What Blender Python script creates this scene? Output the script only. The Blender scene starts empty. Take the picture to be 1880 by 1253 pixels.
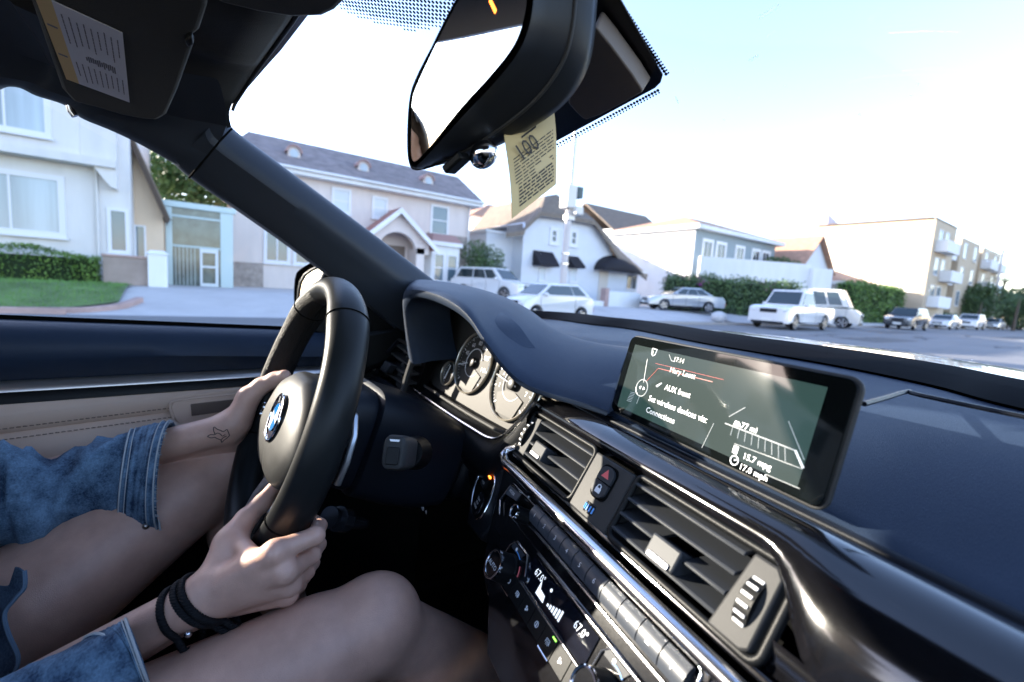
import bpy, bmesh, math, random
import numpy as np
from mathutils import Vector, Matrix
rnd = random.Random(7)
S = bpy.context.scene
COL = S.collection
# ------------------------------------------------------------------ camera
CAM_POS = np.array([.30, 0, 1.15]); FPX = 835.0
PSI, TH, RO = np.radians([55, 6.45, 3.7])
_fh = np.array([-math.sin(PSI), math.cos(PSI), 0]); _z = np.array([0, 0, 1.])
CF = math.cos(TH)*_fh - math.sin(TH)*_z
_r0 = np.array([math.cos(PSI), math.sin(PSI), 0]); _u0 = np.cross(_r0, CF)
CR = math.cos(RO)*_r0 + math.sin(RO)*_u0
CU = -math.sin(RO)*_r0 + math.cos(RO)*_u0
cam_d = bpy.data.cameras.new('camera'); cam = bpy.data.objects.new('camera', cam_d); COL.objects.link(cam)
cam.matrix_world = Matrix([[*(CR[i], CU[i], -CF[i], CAM_POS[i])] for i in range(3)] + [[0, 0, 0, 1]])
cam_d.sensor_width = 36; cam_d.lens = FPX/1880*36; cam_d.clip_start = .02; cam_d.clip_end = 3000
cam_d.dof.use_dof = True; cam_d.dof.focus_distance = .56; cam_d.dof.aperture_fstop = 4.6
S.camera = cam
def ray(px, py): return CF + CR*(px-940)/FPX - CU*(py-626.5)/FPX
def dep(px, py, z): return CAM_POS + ray(px, py)*z
def ax(px, py, a, v):
    d = ray(px, py); return CAM_POS + d*(v-CAM_POS[a])/d[a]
def hitp(px, py, p0, n):
    d = ray(px, py); p0 = np.array(p0, float); n = np.array(n, float)
    return CAM_POS + d*(((p0-CAM_POS)@n)/(d@n))
def nrm(v): v = np.array(v, float); return v/np.linalg.norm(v)
class Fr:
    """a local frame: u to the right, v up the face, w out of the face"""
    def __init__(s, o, yaw=0, tilt=0, axes=None):
        s.o = np.array(o, float)
        if axes is None:
            a, b = np.radians([yaw, tilt])
            s.ex = np.array([math.cos(a), -math.sin(a), 0]); n0 = np.array([-math.sin(a), -math.cos(a), 0])
            s.ez = math.cos(b)*_z - math.sin(b)*n0
        else: s.ex, s.ez = nrm(axes[0]), nrm(axes[1])
        s.n = np.cross(s.ex, s.ez)
    def P(s, u, v, w=0): return s.o + s.ex*u + s.ez*v + s.n*w
    def hit(s, px, py, w=0): return hitp(px, py, s.o+s.n*w, s.n)
    def uv(s, px, py, w=0):
        q = s.hit(px, py, w)-s.o; return float(q@s.ex), float(q@s.ez)
    def uvs(s, pts, w=0): return [s.uv(*p, w) for p in pts]
    def mat(s, u=0, v=0, w=0):
        p = s.P(u, v, w)
        return Matrix([[s.ex[i], s.ez[i], s.n[i], p[i]] for i in range(3)] + [[0, 0, 0, 1]])
WORLD = Fr((0, 0, 0), axes=((1, 0, 0), (0, 1, 0)))
def chaikin(pts, n=2, closed=True):
    p = [np.array(q, float) for q in pts]
    for _ in range(n):
        o = []
        m = len(p)
        for i in range(m if closed else m-1):
            a, b = p[i], p[(i+1) % m]; o += [a*.75+b*.25, a*.25+b*.75]
        if not closed: o = [p[0]]+o+[p[-1]]
        p = o
    return p
def spline(pts, n=8, closed=False):
    p = [np.array(q, float) for q in pts]; o = []; m = len(p)
    for i in range(m if closed else m-1):
        g = lambda k: p[k % m] if closed else p[min(max(k, 0), m-1)]
        a, b, c, d = g(i-1), g(i), g(i+1), g(i+2)
        for j in range(n):
            t = j/n; o.append(.5*(2*b+(c-a)*t+(2*a-5*b+4*c-d)*t*t+(3*b-a-3*c+d)*t**3))
    if not closed: o.append(p[-1])
    return o
def rrect(u0, u1, v0, v1, r, n=4):
    o = []
    for cu, cv, a0 in ((u1-r, v1-r, 0), (u0+r, v1-r, 90), (u0+r, v0+r, 180), (u1-r, v0+r, 270)):
        for k in range(n+1):
            a = math.radians(a0+90*k/n); o.append((cu+r*math.cos(a), cv+r*math.sin(a)))
    return o
def circ(u, v, r, n=32, ry=None): return [(u+r*math.cos(2*math.pi*k/n), v+(ry or r)*math.sin(2*math.pi*k/n)) for k in range(n)]
# ------------------------------------------------------------------ mesh collector
_fontcache = {}
def text_mesh(s):
    if s not in _fontcache:
        c = bpy.data.curves.new('lettering', 'FONT'); c.body = s; c.size = 1; c.align_x = 'LEFT'; c.resolution_u = 2
        o = bpy.data.objects.new('lettering', c); COL.objects.link(o)
        dg = bpy.context.evaluated_depsgraph_get(); dg.update()
        me = bpy.data.meshes.new_from_object(o.evaluated_get(dg))
        V = [np.array(v.co) for v in me.vertices]; Fc = [list(p.vertices) for p in me.polygons]
        bpy.data.objects.remove(o); bpy.data.curves.remove(c); bpy.data.meshes.remove(me)
        _fontcache[s] = (V, Fc)
    return _fontcache[s]
class MB:
    def __init__(s): s.v = []; s.f = []; s.m = []
    def add(s, vs, fs, m=0):
        b = len(s.v); s.v += [tuple(map(float, v)) for v in vs]; s.f += [[b+i for i in f] for f in fs]; s.m += [m]*len(fs); return s
    def prism(s, pts, vec, m=0, top_m=None, scale=1):
        pts = [np.array(p, float) for p in pts]; vec = np.array(vec, float); n = len(pts)
        c = sum(pts)/n; top = [c+(p-c)*scale+vec for p in pts]
        nn = sum(np.cross(pts[i]-c, pts[(i+1) % n]-c) for i in range(n))
        idx = list(range(n)) if nn@vec > 0 else list(range(n-1, -1, -1))
        P = [pts[i] for i in idx]; T = [top[i] for i in idx]
        s.add(P+T, [list(range(n-1, -1, -1))], m)
        b = len(s.v)-2*n
        s.f.append([b+n+i for i in range(n)]); s.m.append(m if top_m is None else top_m)
        for i in range(n):
            j = (i+1) % n; s.f.append([b+i, b+j, b+n+j, b+n+i]); s.m.append(m)
        return s
    def fprism(s, fr, uv, w0, w1, m=0, top_m=None, scale=1):
        return s.prism([fr.P(u, v, w0) for u, v in uv], fr.n*(w1-w0), m, top_m, scale)
    def box(s, x0, x1, y0, y1, z0, z1, m=0, fr=WORLD):
        return s.fprism(fr, [(x0, y0), (x1, y0), (x1, y1), (x0, y1)], z0, z1, m)
    def grid(s, rows, m=0, cu=False, cv=False, caps=False):
        R, Cn = len(rows), len(rows[0]); vs = [p for r in rows for p in r]; fs = []
        for i in range(R if cv else R-1):
            for j in range(Cn if cu else Cn-1):
                a, b = i, (i+1) % R; c, d = j, (j+1) % Cn
                fs.append([a*Cn+c, a*Cn+d, b*Cn+d, b*Cn+c])
        if caps: fs += [list(range(Cn-1, -1, -1)), [(R-1)*Cn+j for j in range(Cn)]]
        return s.add(vs, fs, m)
    def tube(s, path, r, n=10, m=0, closed=False, caps=True, up=None, ry=None):
        P = [np.array(p, float) for p in path]; N = len(P)
        rr = list(r) if hasattr(r, '__len__') else [r]*N
        ryy = rr if ry is None else (list(ry) if hasattr(ry, '__len__') else [ry]*N)
        rows = []; a = None
        for i in range(N):
            t = nrm(P[(i+1) % N if closed else min(i+1, N-1)]-P[(i-1) % N if closed else max(i-1, 0)])
            if up is not None: a = nrm(np.array(up, float)-t*(np.array(up, float)@t))
            elif a is None:
                g = np.array([0, 0, 1.]) if abs(t[2]) < .9 else np.array([1., 0, 0]); a = nrm(g-t*(g@t))
            else: a = nrm(a-t*(a@t))
            b = np.cross(t, a)
            rows.append([P[i]+b*math.cos(2*math.pi*k/n)*rr[i]+a*math.sin(2*math.pi*k/n)*ryy[i] for k in range(n)])
        return s.grid(rows, m, cu=True, cv=closed, caps=caps and not closed)
    def lathe(s, fr, u, v, prof, n=28, m=0, sx=1, sy=1, caps=True):
        rows = [[fr.P(u+r*sx*math.cos(2*math.pi*k/n), v+r*sy*math.sin(2*math.pi*k/n), w) for k in range(n)] for r, w in prof]
        return s.grid(rows, m, cu=True, caps=caps)
    def ring(s, fr, uv, w, r, m=0, n=8, closed=True):
        return s.tube([fr.P(a, b, w) for a, b in uv], r, n, m, closed=closed)
    def text(s, fr, t, u, v, w, size, m=0, align='C', rot=0, sx=1):
        V, Fc = text_mesh(t)
        if not V: return s
        A = np.array(V); x0, x1, y0, y1 = A[:, 0].min(), A[:, 0].max(), A[:, 1].min(), A[:, 1].max()
        ox = (x0+x1)/2 if align == 'C' else x0; oy = (y0+y1)/2 if align == 'C' else 0
        c, sn = math.cos(rot), math.sin(rot)
        o = []
        for p in V:
            x, y = (p[0]-ox)*size*sx, (p[1]-oy)*size; o.append(fr.P(u+x*c-y*sn, v+x*sn+y*c, w))
        return s.add(o, Fc, m)
    def blob(s, c, r, m=0, n=8, k=6, scale=(1, 1, 1), ax3=None):
        A = np.eye(3) if ax3 is None else np.array(ax3); rows = []
        for i in range(k+1):
            t = math.pi*i/k; q = max(math.sin(t), 1e-3)
            rows.append([np.array(c)+(A.T@np.array([math.cos(2*math.pi*j/n)*q*scale[0], math.sin(2*math.pi*j/n)*q*scale[1], math.cos(t)*scale[2]]))*r for j in range(n)])
        return s.grid(rows, m, cu=True, caps=True)
    def mesh(s, name, mats, smooth=35):
        me = bpy.data.meshes.new(name); me.from_pydata(s.v, [], s.f)
        for mt in mats: me.materials.append(mt)
        if len(mats) > 1: me.polygons.foreach_set('material_index', s.m)
        bm = bmesh.new(); bm.from_mesh(me); bmesh.ops.recalc_face_normals(bm, faces=bm.faces); bm.to_mesh(me); bm.free()
        if smooth:
            me.polygons.foreach_set('use_smooth', [True]*len(me.polygons))
            if smooth < 180: me.set_sharp_from_angle(angle=math.radians(smooth))
        me.update(); return me
    def build(s, name, mats, parent=None, smooth=35, bevel=0, sub=0, seg=2, bang=35, solid=0):
        if not isinstance(mats, (list, tuple)): mats = [mats]
        o = bpy.data.objects.new(name, s.mesh(name, mats, smooth)); COL.objects.link(o)
        if parent is not None: o.parent = parent
        if solid:
            d = o.modifiers.new('solid', 'SOLIDIFY'); d.thickness = solid; d.offset = -1
        if bevel:
            b = o.modifiers.new('bevel', 'BEVEL'); b.width = bevel; b.segments = seg; b.limit_method = 'ANGLE'; b.angle_limit = math.radians(bang); b.harden_normals = False
        if sub:
            d = o.modifiers.new('sub', 'SUBSURF'); d.levels = sub; d.render_levels = sub
        return o
def tag(o, label=None, cat=None, group=None, kind=None):
    for k, v in (('label', label), ('category', cat), ('group', group), ('kind', kind)):
        if v: o[k] = v
    return o
def thing(name, label, cat, loc=(0, 0, 0), rz=0, group=None, kind=None):
    o = bpy.data.objects.new(name, None); COL.objects.link(o); o.empty_display_size = .1
    o.location = loc; o.rotation_euler = (0, 0, rz)
    return tag(o, label, cat, group, kind)
# ------------------------------------------------------------------ materials
def M(name, col, rough=.5, metal=0, bump=None, noise=None, coat=0, spec=.5, emit=None, estr=1, sub=0, sheen=0, crough=.05, stretch=None):
    m = bpy.data.materials.new(name); m.use_nodes = True; nt = m.node_tree; N = nt.nodes; Lk = nt.links
    b = N['Principled BSDF']; c = (*col, 1)
    b.inputs['Base Color'].default_value = c; b.inputs['Roughness'].default_value = rough; b.inputs['Metallic'].default_value = metal
    b.inputs['Specular IOR Level'].default_value = spec*(.32 if max(col) < .06 and rough > .3 else 1); b.inputs['Coat Weight'].default_value = coat; b.inputs['Coat Roughness'].default_value = crough
    if sub: b.inputs['Subsurface Weight'].default_value = sub; b.inputs['Subsurface Radius'].default_value = (.012, .005, .003); b.inputs['Subsurface Scale'].default_value = 1
    if sheen: b.inputs['Sheen Weight'].default_value = sheen
    if emit: b.inputs['Emission Color'].default_value = (*emit, 1); b.inputs['Emission Strength'].default_value = estr
    tc = N.new('ShaderNodeTexCoord'); co = tc.outputs['Object']
    if stretch:
        mp = N.new('ShaderNodeMapping'); mp.inputs['Scale'].default_value = stretch; Lk.new(co, mp.inputs['Vector']); co = mp.outputs['Vector']
    if noise:
        t = N.new('ShaderNodeTexNoise'); t.inputs['Scale'].default_value = noise[0]; t.inputs['Detail'].default_value = 6; t.inputs['Roughness'].default_value = .6
        Lk.new(co, t.inputs['Vector'])
        r = N.new('ShaderNodeMapRange'); r.inputs['From Min'].default_value = .25; r.inputs['From Max'].default_value = .75
        r.inputs['To Min'].default_value = 1-noise[1]; r.inputs['To Max'].default_value = 1+noise[1]
        Lk.new(t.outputs['Fac'], r.inputs['Value'])
        mx = N.new('ShaderNodeVectorMath'); mx.operation = 'SCALE'; mx.inputs[0].default_value = col; Lk.new(r.outputs['Result'], mx.inputs['Scale'])
        Lk.new(mx.outputs['Vector'], b.inputs['Base Color'])
        rr = N.new('ShaderNodeMapRange'); rr.inputs['To Min'].default_value = max(rough*.8, 0); rr.inputs['To Max'].default_value = min(rough*1.2, 1)
        Lk.new(t.outputs['Fac'], rr.inputs['Value']); Lk.new(rr.outputs['Result'], b.inputs['Roughness'])
    if bump:
        kind = bump[2] if len(bump) > 2 else 'noise'
        if kind == 'leather':
            t2 = N.new('ShaderNodeTexVoronoi'); t2.feature = 'DISTANCE_TO_EDGE'; t2.inputs['Scale'].default_value = bump[0]; out = t2.outputs['Distance']
        else:
            t2 = N.new('ShaderNodeTexNoise'); t2.inputs['Scale'].default_value = bump[0]; t2.inputs['Detail'].default_value = 5; out = t2.outputs['Fac']
        Lk.new(co, t2.inputs['Vector'])
        bp = N.new('ShaderNodeBump'); bp.inputs['Strength'].default_value = bump[1]; bp.inputs['Distance'].default_value = bump[3] if len(bump) > 3 else .001
        Lk.new(out, bp.inputs['Height']); Lk.new(bp.outputs['Normal'], b.inputs['Normal'])
    return m
def MT(name, tint, gloss=.08, rough=0):
    """thin clear pane: straight-through light plus a weak mirror"""
    m = bpy.data.materials.new(name); m.use_nodes = True; nt = m.node_tree; N = nt.nodes; Lk = nt.links
    N.remove(N['Principled BSDF']); out = N['Material Output']
    t = N.new('ShaderNodeBsdfTransparent'); t.inputs['Color'].default_value = (*tint, 1)
    g = N.new('ShaderNodeBsdfGlossy'); g.inputs['Roughness'].default_value = rough
    lw = N.new('ShaderNodeFresnel'); lw.inputs['IOR'].default_value = 1.45
    mu = N.new('ShaderNodeMath'); mu.operation = 'MULTIPLY'; mu.inputs[1].default_value = gloss*10; Lk.new(lw.outputs['Fac'], mu.inputs[0])
    mx = N.new('ShaderNodeMixShader'); Lk.new(mu.outputs[0], mx.inputs['Fac']); Lk.new(t.outputs[0], mx.inputs[1]); Lk.new(g.outputs[0], mx.inputs[2])
    Lk.new(mx.outputs[0], out.inputs['Surface']); return m
# ================================================================== the car
LEA = M('dash_leather', (.017, .027, .048), .44, bump=(560, .3, 'leather', .0013), noise=(9, .12))
LEA2 = M('black_leather', (.006, .007, .009), .42, bump=(700, .3, 'leather', .0012))
RIML = M('rim_leather', (.011, .012, .0125), .36, bump=(900, .12, 'leather', .0008), noise=(30, .15))
PERF = M('perforated_leather', (.010, .010, .010), .55, bump=(420, .9, 'leather', .002))
PLA = M('black_plastic', (.006, .0065, .007), .42, bump=(1400, .15))
PLB = M('navy_plastic', (.008, .010, .0145), .38, bump=(1600, .15))
DRK = M('dark_recess', (.004, .004, .004), .9, spec=.1)
PIA = M('piano_black', (.004, .004, .005), .11, coat=.6, crough=.09, noise=(300, .1))
SLT = M('grey_slat', (.034, .037, .042), .45, bump=(1500, .1))
TIT = M('titan_plastic', (.036, .036, .036), .48, bump=(1800, .15))
CHR = M('satin_chrome', (.62, .62, .64), .22, 1)
CHB = M('bright_chrome', (.85, .85, .86), .08, 1)
BEI = M('beige_leather', (.56, .40, .30), .48, bump=(600, .2, 'leather', .001), noise=(7, .06))
TABI = M('tab_silver', (.22, .22, .24), .4, .5)
WHT = M('white_print', (.8, .8, .82), .5)
CLOTH = M('headliner_cloth', (.0055, .0065, .007), .9, bump=(900, .5), sheen=.2)
BTN = M('button_grey', (.045, .052, .065), .38, bump=(1500, .05))
RED = M('red_print', (.75, .12, .12), .4)
LIT = M('lit_print', (.8, .82, .85), .4, emit=(.85, .92, 1), estr=.15)
ORL = M('orange_lamp', (.9, .2, .02), .4, emit=(1, .18, .02), estr=1.2)
CON = Fr((.05, .34, .98), 11.5, 30)
SCR = Fr((.056, .394, 1.058), 13.7, 13.0)
CLU = Fr((-.389, .42, 1.03), 0, 18)
WHL = Fr((-.389, .109, .959), 0, 18.5)
CAR = thing('car', 'car interior we sit in, black dashboard, beige door trim and leather steering wheel', 'car')
def con(pts, w=0): return CON.uvs(pts, w)
# ---------- dashboard pad
base_px = [(1020, 586), (1085, 597), (1160, 606), (1300, 634), (1500, 668), (1700, 709), (1880, 757)]
ws = [ax(*p, 2, 1.072) for p in base_px]
ws = [np.array([-.80, ws[0][1]-.16, 1.07]), np.array([-.70, ws[0][1]-.04, 1.072])]+ws[1:]+[np.array([.42, .52, 1.07]), np.array([.60, .40, 1.066]), np.array([.82, .16, 1.06])]
ws = spline(ws, 5)
fr_pts = [np.array([-.80, .40, 1.03]), np.array([-.40, .46, 1.01])]+[CON.hit(*p, -.035) for p in [(1130, 768), (1330, 862), (1515, 950), (1580, 990), (1880, 1140)]]+[np.array([.44, .30, .995]), np.array([.62, .22, .99]), np.array([.82, .10, .985])]
fr_pts = spline(fr_pts, 6)
def resample(p, n):
    p = np.array(p); d = np.r_[0, np.cumsum(np.linalg.norm(np.diff(p, axis=0), axis=1))]
    t = np.linspace(0, d[-1], n); return np.stack([np.interp(t, d, p[:, k]) for k in range(3)], 1)
NC = 60
A0, A1 = resample(ws, NC), resample(fr_pts, NC)
# pair the two edges by x so that columns run front to back
xs = np.linspace(-.80, .82, NC)
def byx(P):
    o = np.argsort(P[:, 0]); return np.stack([xs, np.interp(xs, P[o, 0], P[o, 1]), np.interp(xs, P[o, 0], P[o, 2])], 1)
A0, A1 = byx(resample(ws, 300)), byx(resample(fr_pts, 300))
rows = []
for k in range(15):
    t = k/14
    r = A0*(1-t)+A1*t
    bulge = np.clip((xs-.10)/.2, 0, 1)
    r[:, 2] += .016*math.sin(math.pi*min(t*1.05, 1))*(.3+.7*bulge) + np.where(t < .35, 0, 0)
    rows.append(r)
d = rows[-1].copy(); d[:, 2] -= .012; d[:, 1] += .012; rows.append(d)
dash = MB().grid(rows).build('dashboard', [LEA], CAR, 60, sub=1)
b = MB()   # seam between rear tier and airbag pad
sp = [ax(*p, 2, 1.078) for p in [(1586, 742), (1625, 731), (1668, 719)]]
sp += [sp[-1]+np.array([.012, -.012, .0]), sp[-1]+np.array([.10, -.03, -.001]), np.array([.45, .50, 1.076])]
b.tube(spline(sp, 4), .0022, 6).build('dash_seam', [PLB], dash)
# black gloss strip at the foot of the windscreen
r0 = [p+np.array([0, .0, .003]) for p in ws]
r1 = [p+np.array([0, .035, .016]) for p in ws]; r2 = [p+np.array([0, .065, .022]) for p in ws]; r3 = [p+np.array([0, .07, -.02]) for p in ws]
MB().grid([r0, r1, r2, r3]).build('windscreen_foot_strip', [M('foot_strip_black', (.0015, .0015, .002), .6, spec=.1)], CAR, 60)
# ---------- instrument hood: lofted from lip to ridge
lip_px = [(752, 662), (745, 622), (739, 575), (739, 545), (752, 531), (782, 533), (822, 548), (858, 577), (890, 625), (925, 672), (962, 705), (1010, 724), (1060, 738), (1118, 757)]
lip_y = [.335, .33, .325, .32, .318, .318, .318, .32, .325, .335, .35, .37, .385, .40]
lip = [ax(*p, 1, y) for p, y in zip(lip_px, lip_y)]
ridge_px = [(735, 640), (742, 600), (750, 560), (757, 540), (771, 526.5), (800, 527), (850, 531), (895, 537), (930, 545), (962, 560), (1000, 588), (1045, 612), (1095, 626), (1162, 634)]
rid_y = [.50, .50, .50, .50, .50, .51, .52, .53, .54, .55, .56, .57, .58, .60]
rid = [ax(*p, 1, y) for p, y in zip(ridge_px, rid_y)]
L_, R_ = spline(lip, 5), spline(rid, 5)
rows = []
for t in (0, .08, .2, .35, .5, .65, .8, 1):
    rows.append([a*(1-t)+b_*t+np.array([0, 0, .017*math.sin(math.pi*t)**.8]) for a, b_ in zip(L_, R_)])
back = [p+np.array([0, .09, -.05]) for p in R_]; back2 = [p+np.array([0, .10, -.12]) for p in R_]
fr1 = [p+np.array([0, .004, -.012])*1.0+ (0.010*nrm(np.array([-.36, .33, 1.03])-p)) for p in L_]
fr2 = [p+np.array([0, .030, 0])+(0.016*nrm(np.array([-.36, .36, 1.02])-p)) for p in L_]
fr3 = [p+np.array([0, .085, 0])+(0.022*nrm(np.array([-.36, .40, 1.02])-p)) for p in L_]
hood = MB().grid([fr3, fr2, fr1]+rows+[back, back2]).build('instrument_hood', [LEA], CAR, 70, sub=1)
# ---------- instrument cluster
FACE = M('gauge_face', (.048, .044, .040), .5, bump=(1200, .1)); FACE2 = M('gauge_dial', (.032, .030, .028), .55)
RNG = M('gauge_ring', (.80, .74, .62), .3, .9); GDK = M('gauge_dark', (.02, .02, .02), .35)
cl = MB()
cuv = CLU.uvs([(775, 560), (768, 640), (780, 690), (800, 712), (905, 808), (985, 760), (1020, 720), (960, 670), (880, 590), (830, 562)], -.012)
cl.fprism(CLU, chaikin(cuv, 1), -.03, -.012, 0)
cluster = cl.build('instrument_cluster', [FACE], CAR, 30)
def gauge(u, v, r, kind, depth=.012):
    g = MB()
    g.fprism(CLU, circ(u, v, r, 48), -.0115, -.0095, 1)
    g.tube([CLU.P(a, c, -.0068) for a, c in circ(u, v, r, 56)], .0017, 8, 0, closed=True, ry=.0030, up=CLU.n)
    if kind:
        n = 41
        for k in range(n):
            a = math.radians(225-270*k/(n-1)); big = k % 5 == 0
            r0_, r1_ = r*(.82 if big else .88), r*.93
            w_ = .0008 if big else .0003
            ca, sa = math.cos(a), math.sin(a)
            g.fprism(CLU, [(u+r0_*ca-w_*sa, v+r0_*sa+w_*ca), (u+r1_*ca-w_*sa, v+r1_*sa+w_*ca), (u+r1_*ca+w_*sa, v+r1_*sa-w_*ca), (u+r0_*ca+w_*sa, v+r0_*sa-w_*ca)], -.0095, -.009, 2)
        nums = range(0, 180, 20) if kind == 1 else range(0, 9)
        for i, q in enumerate(nums):
            a = math.radians(225-270*i/8); g.text(CLU, str(q), u+r*.66*math.cos(a), v+r*.66*math.sin(a), -.009, r*.2, 2)
        g.ring(CLU, circ(u, v, r*.46, 40)[2:37], -.008, .0009, 2, 6, closed=False)
        # info window at the foot of the dial
        g.fprism(CLU, [(u-r*.62, v-r*.35), (u-r*.2, v-r*.2), (u+r*.2, v-r*.2), (u+r*.62, v-r*.35), (u+r*.4, v-r*.88), (u-r*.4, v-r*.88)], -.0095, -.0075, 4, top_m=5)
        g.lathe(CLU, u, v, [(r*.17, -.0095), (r*.16, -.001), (r*.1, .0)], 20, 3)
        a = math.radians(225-270*(.11 if kind == 1 else .20)); ca, sa = math.cos(a), math.sin(a)
        g.tube([CLU.P(u-r*.2*ca, v-r*.2*sa, -.004), CLU.P(u+r*.86*ca, v+r*.86*sa, -.004)], [.0013, .0006], 6, 2)
    else:
        g.tube([CLU.P(u-.2*r, v-.5*r, -.006), CLU.P(u+.1*r, v+.7*r, -.006)], [.0016, .0007], 6, 2)
        for k in range(9):
            a = math.radians(120+120*k/8); g.fprism(CLU, circ(u+.82*r*math.cos(a), v+.82*r*math.sin(a), .0012, 8), -.0095, -.009, 2)
    return g.build('gauge', [RNG, FACE2 if kind else GDK, WHT, GDK, GDK, FACE], cluster, 40)
gu = CLU.uv(862, 668); gauge(gu[0], gu[1]+.004, .058, 1)
gt = CLU.uv(934, 709); gauge(gt[0], gt[1]+.004, .058, 2)
gf = CLU.uv(817, 684); gauge(gf[0], gf[1], .024, 0)
gauge(gt[0]+.098, gt[1]-.005, .024, 0)
# bright line and lower lip round the cluster
lo_px = [(757, 640), (744, 672), (743, 700), (770, 722), (820, 757), (868, 788), (905, 808), (930, 800), (962, 770), (985, 742)]
lo = spline([CLU.hit(*p, .02) for p in lo_px], 5)
lip2 = [p+np.array([0, -.020, -.012]) for p in lo]; lip3 = [p+np.array([.01, -.022, -.05]) for p in lo]; lip4 = [p+np.array([.015, .01, -.085]) for p in lo]
inn = [p+np.array([0, .05, .012]) for p in lo]
ct = MB().grid([inn, lo, lip2, lip3, lip4]).build('cluster_surround', [LEA2], CAR, 70, sub=1)
MB().tube([p+np.array([0, -.004, .003]) for p in lo], .0022, 8).build('bright_line', [CHR], ct)
MB().tube([p+np.array([0, .018, .010]) for p in lo[8:34]], .0035, 8).build('bright_line', [TIT], ct)
# ---------- driver side air vent
VL = Fr(ax(728, 675, 0, -.625), 4, 14)
v = MB(); q = VL.uvs([(732, 622), (764, 640), (743, 700), (742, 728), (688, 690), (700, 660)])
v.fprism(VL, q, -.05, -.03, 0)
av = v.build('air_vent', [DRK], CAR)
def edge(a, b_, n): return [(a[0]+(b_[0]-a[0])*t/n, a[1]+(b_[1]-a[1])*t/n) for t in range(n+1)]
f = MB()
for pth, r, m in (([(688, 693), (702, 658), (733, 624)], .004, 1), ([(688, 693), (742, 731)], .009, 1), ([(733, 624), (763, 640)], .004, 0), ([(764, 640), (748, 690), (738, 727)], .007, 2)):
    f.tube([VL.hit(*p, .004) for p in pth], r, 8, m)
f.build('vent_frame', [PLA, PLB, TIT], av)
s_ = MB()
for k, t in enumerate((.12, .34, .56, .78)):
    a = VL.hit(733-(733-690)*t, 624+(693-624)*t, -.004); c = VL.hit(758-(758-738)*t, 643+(722-643)*t, -.004)
    s_.prism([a, c, c+VL.n*-.03+VL.ez*.008, a+VL.n*-.03+VL.ez*.008], VL.ez*-.004)
s_.build('vent_slat', [TIT], av)
MB().fprism(VL, VL.uvs([(705, 680), (716, 686), (727, 672), (716, 664)]), -.005, .012).build('vent_tab', [SLT], av, bevel=.002)
# ---------- centre stack
face = MB()
fp = con([(1000, 1000), (928, 852), (893, 985), (884, 1055), (905, 1105), (1000, 1262), (1080, 1330), (1445, 1330), (1395, 1270)], -.004)
# black fascia below the chrome bar
lft = con([(926, 850), (893, 985), (884, 1050), (893, 1092), (1010, 1275)], -.004)
fas = [lft[0], lft[1], lft[2], lft[3], lft[4], (lft[4][0]+.02, -.26), (.22, -.26), (.22, -.075)]
MB().fprism(CON, fas, -.05, -.004).build('fascia_panel', [PIA], CAR, bevel=.003)
side = MB().prism([CON.P(*q, -.004) for q in [lft[0], lft[1], lft[2], lft[3], lft[4], (lft[4][0]-.02, -.26)]][::1], np.array([-.004, .03, -.03]))
# cheek beside the stack (left of fascia) going forward
ck = [CON.P(*q, -.006) for q in lft]+[CON.P(lft[4][0]+.02, -.30, -.006)]
MB().grid([ck, [p+np.array([-.012, .05, -.012]) for p in ck], [p+np.array([.0, .30, -.05]) for p in ck]]).build('stack_cheek', [PLA], CAR, 60)
# chrome trim bar
b0, b1 = con([(922, 846), (1395, 1262)]); bar_v = -.0755
bp = [CON.P(-.232, -.052, .004), CON.P(-.244, -.062, .006), CON.P(-.243, -.072, .008), CON.P(-.225, -.0765, .010)]+[CON.P(u, bar_v, .010) for u in np.linspace(-.19, .20, 20)]
MB().tube(bp, [.004, .005, .006, .0065]+[.007]*20, 12, ry=[.004, .006, .007, .0085]+[.0085]*20, up=CON.n).build('trim_bar', [CHR], CAR, 80)
MB().fprism(CON, [(-.236, -.060), (.2, -.060), (.2, -.066), (-.236, -.066)], -.02, .002).build('trim_bar_backing', [PIA], CAR, bevel=.002)
# vents
V_TOP, V_BOT = .003, -.060
cav = MB().fprism(CON, [(-.242, V_TOP), (.142, V_TOP), (.142, V_BOT), (-.242, V_BOT)], -.062, -.045)
cav.build('vent_cavity', [DRK], CAR)
def centre_vent(u0, u1, name_tab, wheel_u):
    fr = MB()
    # frame: rounded bar around the opening
    pts = rrect(u0, u1, V_BOT, V_TOP, .008, 4)
    fr.ring(CON, pts, 0, .0035, 0, 10)
    root = fr.build('air_vent', [PLA], CAR, 60)
    return root
def slats(root, u0, u1, gap=None):
    s_ = MB()
    for i, vv in enumerate((-.004, -.0195, -.0345, -.0495)):
        segs = [(u0, u1)] if not (gap and gap[0] == i) else [(u0, gap[1]), (gap[2], u1)]
        for a, c in segs:
            prof = [(0, 0), (.0008, -.0016), (.0, -.0032), (-.024, .0102), (-.024, .0134)]
            r0_ = [CON.P(a, vv+y, x+.002) for x, y in prof]; r1_ = [CON.P(c, vv+y, x+.002) for x, y in prof]
            s_.grid([r0_, r1_], 0, cu=True, caps=True)
    return s_.build('vent_slat', [SLT], root, 30, bevel=.0006)
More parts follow.
